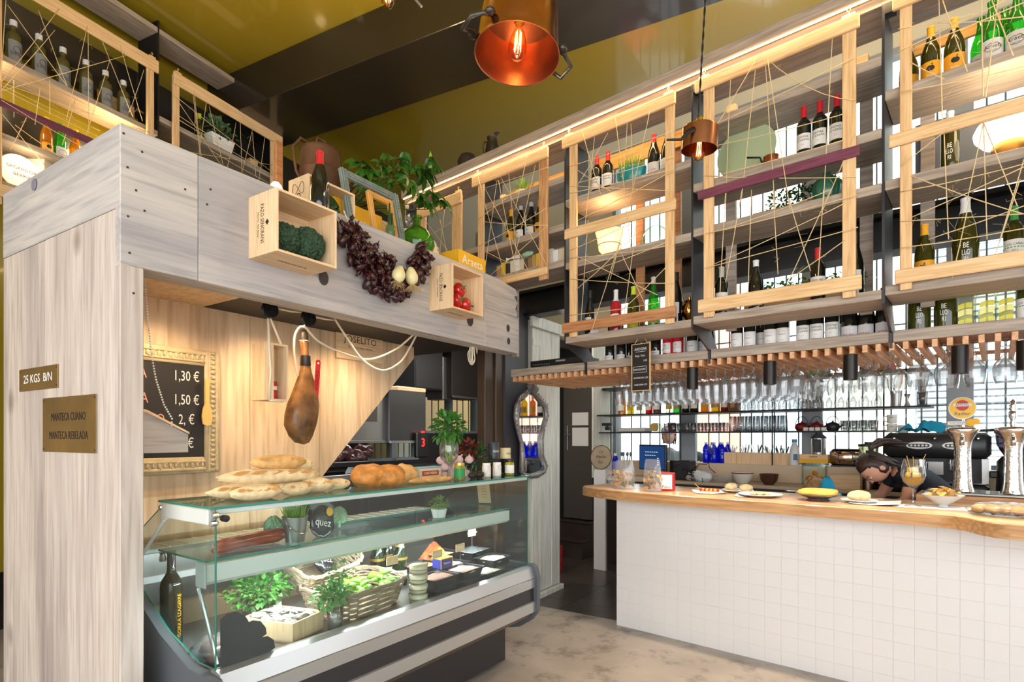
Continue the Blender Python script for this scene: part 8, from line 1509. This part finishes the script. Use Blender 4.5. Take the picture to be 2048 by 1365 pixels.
def jar(lab, px, w, r, h, body, lidm, lab_m=None, name='jar', words=None):
    g = thing(name, lab, 'jar', D, dt(px, w), w, TZ, group='jars on the deli case'); MB().lathe([(0, 0), (r*.94, 0), (r, .006), (r, h*.78), (r*.86, h*.84), (r*.86, h*.86), (0, h*.86)], 18).build('jar_body', body, g, auto=.7); MB().lathe([(r*.92, h*.84), (r*.92, h), (0, h*1.01)], 16).build('lid', lidm, g, auto=.6)
    if lab_m: MB().lathe([(r*1.01, h*.12), (r*1.01, h*.66)], 18).build('label', lab_m, g, smooth=True)
    if words: text(words, r*.5, INK, g, loc=(0, 0, h*.42), bend=r*1.02+.0006)
    return g
jar('jar of green olives with a bright green label', 919, .12, .033, .1, mat('olive_jar', (150, 146, 70), .15, noise=.5, nscale=40, coat=.5), GOLD, mat('grass_green_label', (40, 140, 70), .5)); LACE = mat('white_lace_jar', (232, 226, 216), .5, noise=.25, nscale=60)
jar('white patterned jar left of the pair', 973, .12, .028, .088, LACE, PAPER); jar('white patterned jar right of the pair', 994, .12, .028, .088, LACE, PAPER); jar('jar of yellow green pickles with black lid and cream label at the right end', 1019, .13, .031, .1, mat('pickle_jar', (170, 160, 40), .15, noise=.4, nscale=50, coat=.5), BLACKP, PAPER)
for px, w, dz, r, h, m, wd, lab in ((988, .3, .0, .04, .1, BLACKP, '', 'dark tin at the bottom behind the white jars'), (987, .3, .1, .038, .115, mat('picture_tin', (60, 64, 70), .4, noise=.6, nscale=30), 'BONITO', 'tall dark picture tin stacked on the dark tin'), (1012, .28, .0, .04, .1, BLACKP, '', 'low black tin under the cream tin'), (1011, .28, .1, .037, .075, mat('cream_tin', (222, 206, 160), .4), 'NIEVES', 'cream tin with black lettering stacked at the right')):
    g = thing('food_tin', lab, 'tin', D, dt(px, w), w, TZ+dz, group='stacked tins'); MB().lathe([(0, 0), (r, 0), (r*1.03, .003), (r, .006), (r, h-.006), (r*1.03, h-.003), (r, h), (0, h-.002)], 20).build('tin', m, g, auto=.6)
    if wd: text(wd, .02, INK if 'NIE' in wd else INKWHITE, g, loc=(0, 0, h*.45), bend=r*1.03)
for i, px in enumerate((945, 960)): o = MB().ball((0, 0, .022), (.035, .022, .022), 14, 9).build('black_pudding', mat('black_pudding_skin', (44, 30, 28), .5), None, smooth=True); put(o, D, dt(px, .1), .1, TZ); tag(o, 'black pudding before the garlic, %s of the two' % ('left', 'right')[i], 'sausage', 'black puddings')
g = thing('chili_bunch', 'bunch of dried red chillies and dark herbs behind the jars', 'herbs', D, dt(948, .32), .32, TZ); bush(g, 60, (-.05, 0, .17), (.045, .04, .045), mat('dried_red', (110, 34, 24), .4), .045, .02, 'dried_chillies', 4); bush(g, 150, (.03, 0, .1), (.09, .06, .1), DARKLEAF, .06, .016, 'dark_herbs', 5)
# ------------------------------------------------------------------ on the inner glass shelf
MZ = 1.0035; SAUS = mat('chorizo_skin', (150, 66, 42), .4, noise=.4, nscale=12, coat=.3)
for i, (a, b, c, lab) in enumerate((((425, 1105), (500, 1092), (566, 1070), 'front'), ((430, 1098), (510, 1080), (568, 1075), 'middle'), ((440, 1095), (490, 1070), (566, 1068), 'rear'))):
    w = .19+.06*i; ps = [(D.at(x, y, w)[0], w+.02*math.sin(k*2), .02+.012*(i == 1)+.008*k) for k, (x, y) in enumerate((a, b, c))]; ps = [tuple(Vector(ps[0])*(1-f)**2+Vector(ps[1])*2*f*(1-f)+Vector(ps[2])*f*f) for f in [k/10 for k in range(11)]]; one(MB().tube(ps, [.008]+[.018]*9+[.006], 10), 'sausage', SAUS, 'dry cured sausage on the inner glass shelf, %s of three' % lab, 'sausage', D, 0, 0, MZ, smooth=True, group='cured sausages on the glass shelf')
g = thing('grass_bucket', 'small steel bucket of grass on the inner glass shelf', 'bucket', D, D.at(590, 1060, .21)[0], .21, MZ); MB().lathe([(0, 0), (.04, 0), (.056, .11), (.058, .112), (.053, .112), (.039, .004), (0, .1)], 22).build('bucket', STAINLESS, g, auto=.6); MB().tube([(.055*math.cos(a), -.056*math.sin(a)-.003, .1-.06*math.sin(a)) for a in [k*PI/10 for k in range(11)]], .0018, 5).build('handle', CHROME, g); grass(g, 240, .045, .045, .1, .1, LIMELEAF, .0026, .5)
artichoke('pale artichoke left of the steel bucket', D, D.at(547, 1070, .33)[0], .33, MZ+.014, .95, mat('pale_artichoke', (150, 176, 140), .55, noise=.2, nscale=20), group='artichokes on the glass shelf'); artichoke('pale artichoke behind the black bag', D, D.at(678, 1040, .33)[0], .33, MZ+.02, .95, mat('pale_artichoke'), group='artichokes on the glass shelf')
BAGM = mat('black_bag_film', (26, 26, 30), .22, coat=.6, bump=.5, bscale=14)
def blackbag(lab, F, t, w, z, rx, rz, s): g = thing('black_bag', lab, 'bag', F, t, w, z, rz, 'black film bags', rx=rx, ry=.25); q = MB(); blob(q, (0, 0, .07), (.08, .022, .085), 18, 14, .08, 3, 3); q.build('bag', BAGM, g, smooth=True); MB().prism([(-.08, .12), (.08, .11), (.06, .16), (-.02, .19), (-.08, .165)], -.004, .004).build('clear_top', FILM, g); MB().lathe([(0, 0), (.022, 0), (.022, .002), (0, .002)], 18).build('yellow_seal', YELLOWBOX, g, (.02, -.024, .12), (PI/2, 0, 0)); text('quez', .055, INKWHITE, g, loc=(-.02, -.03, .06), depth=.0004); g.scale = (s,)*3
blackbag('black film bag with a yellow seal on the inner glass shelf', D, D.at(642, 1060, .24)[0], .24, MZ, -.15, .1, .95)
g = thing('small_potted_herb', 'small white pot of bright green herb on the inner glass shelf', 'plant', D, D.at(878, 1030, .2)[0], .2, MZ); MB().lathe([(0, 0), (.036, 0), (.048, .05), (.043, .05), (0, .045)], 20).build('pot', WHITE, g, auto=.6); bush(g, 150, (0, 0, .08), (.055, .05, .035), LIMELEAF, .02, .01, seed=12)
g = thing('menu_card', 'kraft paper menu card with a dark clip standing on the deli shelf', 'menu', D, D.at(970, 1000, .42)[0], .42, MZ, rx=-.2, ry=.1); MB().box(-.07, .07, -.002, .002, 0, .17).build('card', mat('kraft_paper', (222, 186, 150), .7), g); MB().box(-.05, -.02, -.004, -.002, .14, .175).build('clip', BLACKP, g)
for k in range(5): text('menu del dia', .01, INKBROWN, g, loc=(0, -.0026, .12-.02*k), depth=.0002)
# ------------------------------------------------------------------ in the well of the case
WZ = .6005; wl_ = lambda px, py, w: D.at(px, py, w)[0]
pZ = bottle('bordeaux', gl_('smoked_bottle_glass', (62, 54, 40), .08, .3), None); put(pZ, D, .06, .47, WZ); pZ.scale = (1.12, 1.12, 1.32); tag(pZ, 'tall smoky bottle with yellow upright lettering in the left corner of the deli case', 'bottle'); o = text('GORKA IZAGIRRE', .017, YELLOWBOX, pZ, loc=(.012, -.0372, .1), rot=(PI/2, -PI/2, 0), depth=.0002)
g = thing('meat_pack', 'film wrapped cured meat pieces in the left corner of the deli case', 'meat', D, .12, .2, WZ); q = MB()
for x, y, r in ((0, .05, .05), (-.03, -.05, .045), (.05, 0, .04)): blob(q, (x, y, .03), (r, r*.8, .03), 12, 8, .2, 2, x)
q.build('meat', mat('dark_cured_meat', (110, 62, 56), .4, noise=.4, nscale=12), g, smooth=True); blob(MB(), (.01, 0, .03), (.1, .12, .045), 16, 10, .15, 3, 6).build('film', FILM, g, smooth=True)
cp = [(440, 1352), (440, 1240)]+[(x, y) for x, y in ((455, 1228), (472, 1224), (488, 1230), (497, 1245), (505, 1241), (520, 1243), (530, 1255), (532, 1268), (523, 1275), (535, 1273), (546, 1280), (549, 1295), (540, 1303), (550, 1303), (557, 1312), (557, 1325))]
one(MB().prism([D.at(x, y, .012) for x, y in cp], 0, .004), 'scalloped_board', mat('charcoal_board', (52, 51, 53), .6), 'charcoal cloud edged board inside the front glass on the left', 'board', D, 0, .007, 0)
g = thing('parsley_pot', 'pot of bushy parsley at the left back of the deli well', 'plant', D, .42, .42, WZ); MB().lathe([(0, 0), (.06, 0), (.075, .08), (0, .08)], 18).build('pot', mat('brown_pot', (110, 84, 70), .6), g, auto=.6); bush(g, 520, (0, 0, .16), (.16, .11, .075), GREENLEAF, .026, .022, seed=41)
g = thing('oyster_box', 'open pale wooden box of oysters in the front of the deli well', 'box', D, .42, .23, WZ, .28); bw_, bd_ = .2, .27
MB().box(-bw_/2, bw_/2, -bd_/2, -bd_/2+.009, 0, .085).box(-bw_/2, bw_/2, bd_/2-.009, bd_/2, 0, .085).box(-bw_/2, -bw_/2+.009, -bd_/2+.009, bd_/2-.009, 0, .085).box(bw_/2-.009, bw_/2, -bd_/2+.009, bd_/2-.009, 0, .085).box(-bw_/2, bw_/2, -bd_/2, bd_/2, 0, .008).build('box', CRATE_V, g); MB().box(-.01, .07, .0, .1, .0, .001).build('paper', PAPER, g, (0, 0, .09), (.05, .1, .1))
om = MB(); blob(om, (0, 0, 0), (.036, .026, .012), 12, 8, .35, 3, 1); om = om.mesh('oyster', mat('oyster_shell', (186, 180, 166), .6, noise=.45, nscale=30, bump=.8, bscale=60), True)
for k in range(12): o = bpy.data.objects.new('oyster', om); COL.objects.link(o); c = g.matrix_basis @ Vector(((k % 3-1)*.055, (k//3-1.5)*.06, .075+.008*(k % 2))); o.location = c; o.rotation_euler = (R.uniform(-.4, .4), R.uniform(-.4, .4), k); tag(o, 'grey oyster in the pale wooden box', 'oyster', 'oysters in the wooden box')
WICK = mat('grey_wicker', (160, 140, 116), .7, noise=.3, nscale=20)
def basket(lab, t, w, z, W_, D_, H_, rz, rx=0, ry=0):
    g = thing('wicker_basket', lab, 'basket', D, t, w, z, rz, 'wicker baskets', rx=rx, ry=ry); q = MB(); n = 40
    def ring(f, ph): out = []; sx, sy = W_/2*(.82+.18*f), D_/2*(.82+.18*f); return [(sx*math.copysign(abs(math.cos(a))**.45, math.cos(a))*(1+.02*math.cos(20*a+ph)), sy*math.copysign(abs(math.sin(a))**.45, math.sin(a))*(1+.02*math.cos(20*a+ph)), H_*f+.003*math.sin(10*a+ph)) for a in [2*PI*i/n for i in range(n)]]
    rows = int(H_/.0135)
    for k in range(rows): q.tube(ring((k+.5)/rows, PI*(k % 2)), .0062, 5, closed=True)
    q.build('weave', WICK, g, smooth=True); q = MB()
    for k in range(3): q.tube([(x*1.02, y*1.02, z+.006*math.sin(i*1.3+k*2.1)) for i, (x, y, z) in enumerate(ring(1, 0))], .007, 6, closed=True)
    q.build('rim', WICK, g, smooth=True); q = MB()
    for i in range(0, n, 2): b, t_ = ring(0, 0)[i], ring(1, 0)[i]; q.tube([b, t_], .004, 5)
    q.build('stakes', WICK, g); MB().box(-W_*.41, W_*.41, -D_*.38, D_*.38, .0, .008).build('base', WICK, g); return g
g1 = basket('large low grey wicker basket of green peppers in the deli well', .84, .27, WZ, .5, .34, .14, .12, .06); basket('smaller grey wicker basket tilted on the back of the large one', .77, .46, WZ+.13, .36, .26, .14, .05, .4, -.12)
blackbag('black film bag lying in the tilted wicker basket', D, .8, .44, WZ+.17, -.5, .2, .95)
GPm = mat('padron_green', (112, 164, 50), .3, noise=.3, nscale=8, coat=.3); pms = []
for i in range(4): q = MB(); q.tube([(0, 0, 0), (.015, .002, .002*i), (.035, .0, .006), (.055, .006*(i-1), .004), (.066, .008*(i-1), 0)], [.006, .014, .014, .009, .003], 8); q.tube([(0, 0, 0), (-.014, 0, .006)], .0025, 5); pms.append(q.mesh('green_pepper', GPm, True))
for k in range(34):
    o = bpy.data.objects.new('green_pepper', pms[k % 4]); COL.objects.link(o); put(o, D, .9+R.uniform(-.14, .12), .24+R.uniform(-.11, .09), WZ+.1+.012*(k//9)+R.uniform(0, .01), R.uniform(0, 6.3), 0, R.uniform(-.3, .3)); tag(o, 'small bright green pepper in the large wicker basket', 'pepper', 'green peppers in the basket')
g = thing('herb_glass', 'glass of leafy coriander standing at the front of the deli well', 'plant', D, .58, .08, WZ); MB().lathe([(0, 0), (.032, 0), (.038, .11), (.036, .11), (.03, .004)], 16).build('glass', WINEGLASS, g, smooth=True); bush(g, 300, (.0, .02, .15), (.095, .06, .055), mat('coriander_green', (110, 160, 92), .5, noise=.3, nscale=14), .024, .02, seed=51); bush(g, 60, (.03, .03, .24), (.06, .03, .06), mat('coriander_green'), .022, .018, 'tall_sprigs', 52)
pCh = bottle('champagne', gl_('dark_green_bottle', (30, 44, 24), .06, .2), GOLD, .225, (.035, .09), LABELW, [('CAVA', .012, INK, .06, 1)]); pCh.name = 'sparkling_wine_bottle'; MB().lathe([(.0448, .15), (.0448, .165)], 16).build('neck_band', GOLD, pCh)
row(pCh, D, [(1.2, .5, WZ, 'gold foiled sparkling wine bottle left of the three in the deli well'), (1.3, .42, WZ, 'gold foiled sparkling wine bottle nearest the basket in the deli well'), (1.32, .55, WZ, 'gold foiled sparkling wine bottle standing behind the other two')], 'sparkling wine bottles in the deli'); q = MB().lathe([(0, 0), (.026, 0), (.026, .002), (0, .002)], 6, ry=1.3).build('red_seal', CAP['red'], pCh, (-.015, -.0455, .085), (PI/2, 0, 0))
for i in range(4): g = thing('dessert_tub', 'clear tub of creamy layered dessert, %s from the bottom of the stack' % ORD[i], 'tub', D, .98+.12, .05+.02, WZ+.052*i, group='stacked dessert tubs'); MB().lathe([(0, 0), (.046, 0), (.052, .05), (.05, .05)], 16).build('tub', FILM, g, smooth=True); MB().lathe([(0, .004), (.044, .004), (.046, .018), (.047, .024), (.049, .042), (0, .044)], 16, ks=[0, 0, 1, 0, 0]).build('cream', [CUT, GOLDB], g, smooth=True)
TRB = mat('black_tray', (30, 31, 34), .35)
def tray(lab, t, w, z, fill, rz=0, W_=.2, D_=.15, fm=True):
    g = thing('food_tray', lab, 'tray', D, t, w, z, rz, 'black food trays'); q = MB(); a, b = (W_*.43, D_*.42), (W_/2, D_/2); vs = [(s*p[0], r*p[1], zz) for p, zz in ((a, 0), (b, .05), ((b[0]+.008, b[1]+.008), .052), (b, .0505), ((a[0]-.003, a[1]-.003), .004)) for s, r in ((-1, -1), (1, -1), (1, 1), (-1, 1))]; q.add(vs, [(3, 2, 1, 0)]+[(k*4+i, k*4+(i+1) % 4, k*4+4+(i+1) % 4, k*4+4+i) for k in range(4) for i in range(4)]+[(16, 17, 18, 19)]); q.build('tray', TRB, g)
    if fill: q = MB(); blob(q, (0, 0, .036), (W_*.46, D_*.45, .012), 16, 8, .12, 4, t, shape=lambda u: 1/max(.75, (abs(u.x)**4+abs(u.y)**4+abs(u.z)**4)**.25)); q.build('food', mat('food_%d_%d_%d' % fill, fill, .55, noise=.3, nscale=24), g, smooth=True)
    if not fill or fill[0] == 190: MB().box(-W_*.49, W_*.49, -D_*.49, D_*.49, .052, .0526).build('film', FILM, g)
    return g
SAL, CRM, MEAT, PALEG = (222, 140, 96), (226, 218, 196), (170, 110, 84), (206, 204, 180)
for lab, t, w, lv, f in (('black tray of smooth salmon pink pate at the back of the tray rows', 1.42, .36, 1, SAL), ('closed black tray under the meat tray in front', 1.27, .1, 0, None), ('black film topped tray of brown meat on the front stack', 1.27, .1, 1, MEAT), ('black tray of pink pate right of the blue box, front row', 1.5, .1, 1, (222, 178, 158)), ('closed black tray under the pink pate tray', 1.5, .1, 0, None), ('black tray of pale green salad in the front row', 1.72, .1, .0, PALEG), ('black tray of cream salad behind the blue box', 1.62, .31, .6, CRM), ('black tray of cream salad, front right', 1.88, .17, .8, CRM), ('black tray of potato pieces at the back right', 1.74, .5, 1, (222, 200, 160)), ('film topped black tray carrying the rightmost price flag', 1.9, .36, 1.2, (190, 190, 190))): tray(lab, t, w, WZ+.053*lv+(.0 if lv in (0, 1) else 0), f, .05)
OB = mat('orange_film_bag', (236, 120, 70), .3, noise=.3, nscale=10, coat=.4, bump=.5, bscale=20)
for i, (t, w, r, lab) in enumerate(((1.5, .52, .05, 'low orange film bag, leftmost of four behind the trays'), (1.56, .46, .065, 'yellow orange knotted film bag in front of the others'), (1.6, .57, .06, 'orange knotted bag set back in the middle'), (1.67, .6, .065, 'orange knotted bag at the right, beside the potato tray'))):
    q = MB(); blob(q, (0, 0, r*.8), (r, r*.9, r*.95), 18, 12, .12, 3, i, shape=lambda u: 1+.55*max(0, u.z)**10); one(q, 'orange_bag', OB if i != 1 else mat('amber_film_bag', (236, 160, 70), .4, noise=.3, nscale=10, coat=.4), lab, 'bag', D, t+.14, w+.02, WZ+.01, smooth=True, group='orange bags in the deli')
g = thing('butter_box', 'small blue box with yellow edges among the trays', 'box', D, 1.43, .2, WZ+.106); MB().box(-.05, .05, -.035, .035, 0, .06, b=.002).build('carton', mat('deep_blue_card', (40, 50, 140), .5), g); MB().box(-.051, .051, -.036, .036, .054, .0605).box(-.051, -.046, -.036, -.034, 0, .06).box(.046, .051, -.036, -.034, 0, .06).build('yellow_edges', YELLOWBOX, g); text('Viandox', .018, INKWHITE, g, loc=(0, -.0355, .03), depth=.0003)
for t, w, z, wd, lab in ((1.3, .12, .106, 'PATE 2€', 'price flag standing over the brown meat tray'), (1.52, .14, .106, 'CREMA', 'price flag standing over the pink pate tray'), (1.9, .36, .12, 'TARTA BILBAO', 'price flag on the film topped tray at the right'), (1.0, .16, .12, '3€', 'price flag stuck in the green peppers')):
    g = thing('price_flag', lab, 'price tag', D, t, w, WZ+z, group='price flags in the deli'); MB().box(-.018, .018, -.012, .012, 0, .012, b=.003).tube([(0, 0, .01), (0, 0, .09)], .0018, 5).build('stand', FILM, g); MB().box(-.04, .04, -.001, .001, .085, .13).build('flag', CRATE, g); text(wd, .016, INKWHITE, g, loc=(0, -.0014, .107), depth=.0002)
# ------------------------------------------------------------------ copper pot pendants
FILA = mat('glowing_filament', (255, 200, 120), .4, emit=8, ergb=(255, 214, 160)); AMB = thin('amber_bulb_glass', (255, 226, 170), (190, 120, 50), 1.5, .02)
def bulb(g, z, s=1, body=True):
    b = MB().lathe([(.012*s, 0), (.013*s, -.02*s), (.024*s, -.05*s), (.032*s, -.085*s), (.03*s, -.11*s), (.018*s, -.132*s), (0, -.138*s)], 18).build('bulb', AMB, g, (0, 0, z), smooth=True); q = MB()
    for k in range(6): a = k*PI/3; q.tube([(.009*s*math.cos(a), .009*s*math.sin(a), -.035*s), (.012*s*math.cos(a+.4), .012*s*math.sin(a+.4), -.105*s)], .0016*s, 4)
    q.build('filament', FILA, b); MB().lathe([(0, .035*s), (.016*s, .035*s), (.019*s, .0), (.014*s, -.006*s), (0, -.006*s)], 14).build('socket', BRASS, g, (0, 0, z), auto=.6)
# the big pot: found from its rim, a leaning ring about 0.36 m wide near the ceiling beam
PY = 2.35; px_, pz_ = (1034-1024)/FPX*PY, HC+(875-112)/FPX*PY; g = thing('copper_pot_lamp', 'large copper pot hung upside down as a lamp from the ceiling', 'pendant lamp', G, px_, PY, pz_, rx=-.1, ry=.07); r = .176
MB().lathe([(0, .2), (r*.86, .2), (r*.9, .19), (r*.97, .03), (r, .004), (r*1.015, 0), (r*.99, .002), (r*.955, .03), (r*.885, .186), (0, .196)], 40).build('pot', mat('old_copper', (204, 140, 104), .24, 1, noise=.25, nscale=6, bump=.05, bscale=12), g, auto=.8)
for a in (.45, PI+.55):
    ca, sa = math.cos(a), math.sin(a); hp = lambda o_, s_, z: (ca*o_-sa*s_, sa*o_+ca*s_, z); MB().tube([hp(r*.99, -.06, .05), hp(r*1.1, -.055, .05), hp(r*1.35, -.04, .025), hp(r*1.35, .04, .025), hp(r*1.1, .055, .05), hp(r*.99, .06, .05)], .009, 8).build('handle', IRON, g, smooth=True)
    for s_ in (-.07, .07): MB().ball(hp(r*.985, s_, .055), (.022, .022, .014), 8, 6).build('rivet_plate', IRON, g, smooth=True)
bulb(g, .15, 1.2)
for k in range(7): a = -.3+k*.42; q = MB(); q.prism([(-.012, -.05), (.012, -.05), (.014, .05), (0, .065), (-.014, .05)], -.002, .002); q.build('copper_scrap', COPPER, g, (.1*math.cos(a), .1*math.sin(a), .25), (.3*math.sin(k), .5, a))
MB().tube([(0, 0, .2), (-.03, -.05, .6), (-.07*(CEIL-pz_), -.1*(CEIL-pz_), CEIL-pz_-.03)], .004, 6).build('cord', BLACKP, g)
lamp('pot_lamp_light', 'POINT', Vector((px_, PY-.05, pz_-.14)), 5, (1, .84, .62), size=.03)
# the small saucepan pendant before the long shelf
SY = 2.75; sx_, sz_ = (1398-1024)/FPX*SY, HC+(875-300)/FPX*SY; g = thing('copper_pan_lamp', 'small copper saucepan hung as a lamp on a black twisted cord', 'pendant lamp', G, sx_, SY, sz_, rx=.06, ry=.04); r = .085
MB().lathe([(0, .105), (r*.95, .105), (r, .1), (r, 0), (r*.975, 0), (r*.97, .096), (0, .1)], 32).build('pan', mat('old_copper'), g, auto=.6); MB().tube([(-r*.6, -r*.85, .065), (-r*.95, -r*.9, .045), (-r*1.3, -r*.9, .01), (-r*2.1, -r*.9, .006)], [.011, .012, .007, .005], 8).build('handle', BLACKSTEEL, g, smooth=True); bulb(g, .075, .95)
MB().lathe([(0, .105), (.022, .105), (.024, .12), (.018, .15), (0, .155)], 14).build('cap', mat('bright_brass', (206, 166, 70), .25, 1), g, auto=.6); q = MB()
for ph in (0, PI): q.tube([(-.012+.0028*math.cos(k*.8+ph), .0028*math.sin(k*.8+ph), .15+k*(CEIL-sz_-.16)/150) for k in range(151)], .0028, 5)
q.build('twisted_cord', BLACKP, g)
# a bulb on a bare holder, cut by the top edge of the picture
VY = 2.6; g = thing('bare_bulb_lamp', 'bare filament bulb and steel rod cut by the top picture edge', 'pendant lamp', G, (776-1024)/FPX*VY, VY, HC+(875-22)/FPX*VY); bulb(g, .15, 1.0); MB().tube([(.0, 0, .2), (.07, 0, .12), (.155, 0, .02)], .006, 6).build('rod', STAINLESS, g); MB().tube([(0, 0, .18), (0, 0, CEIL-HC-(875-22)/FPX*VY-.01)], .003, 6).build('cord', BLACKP, g)
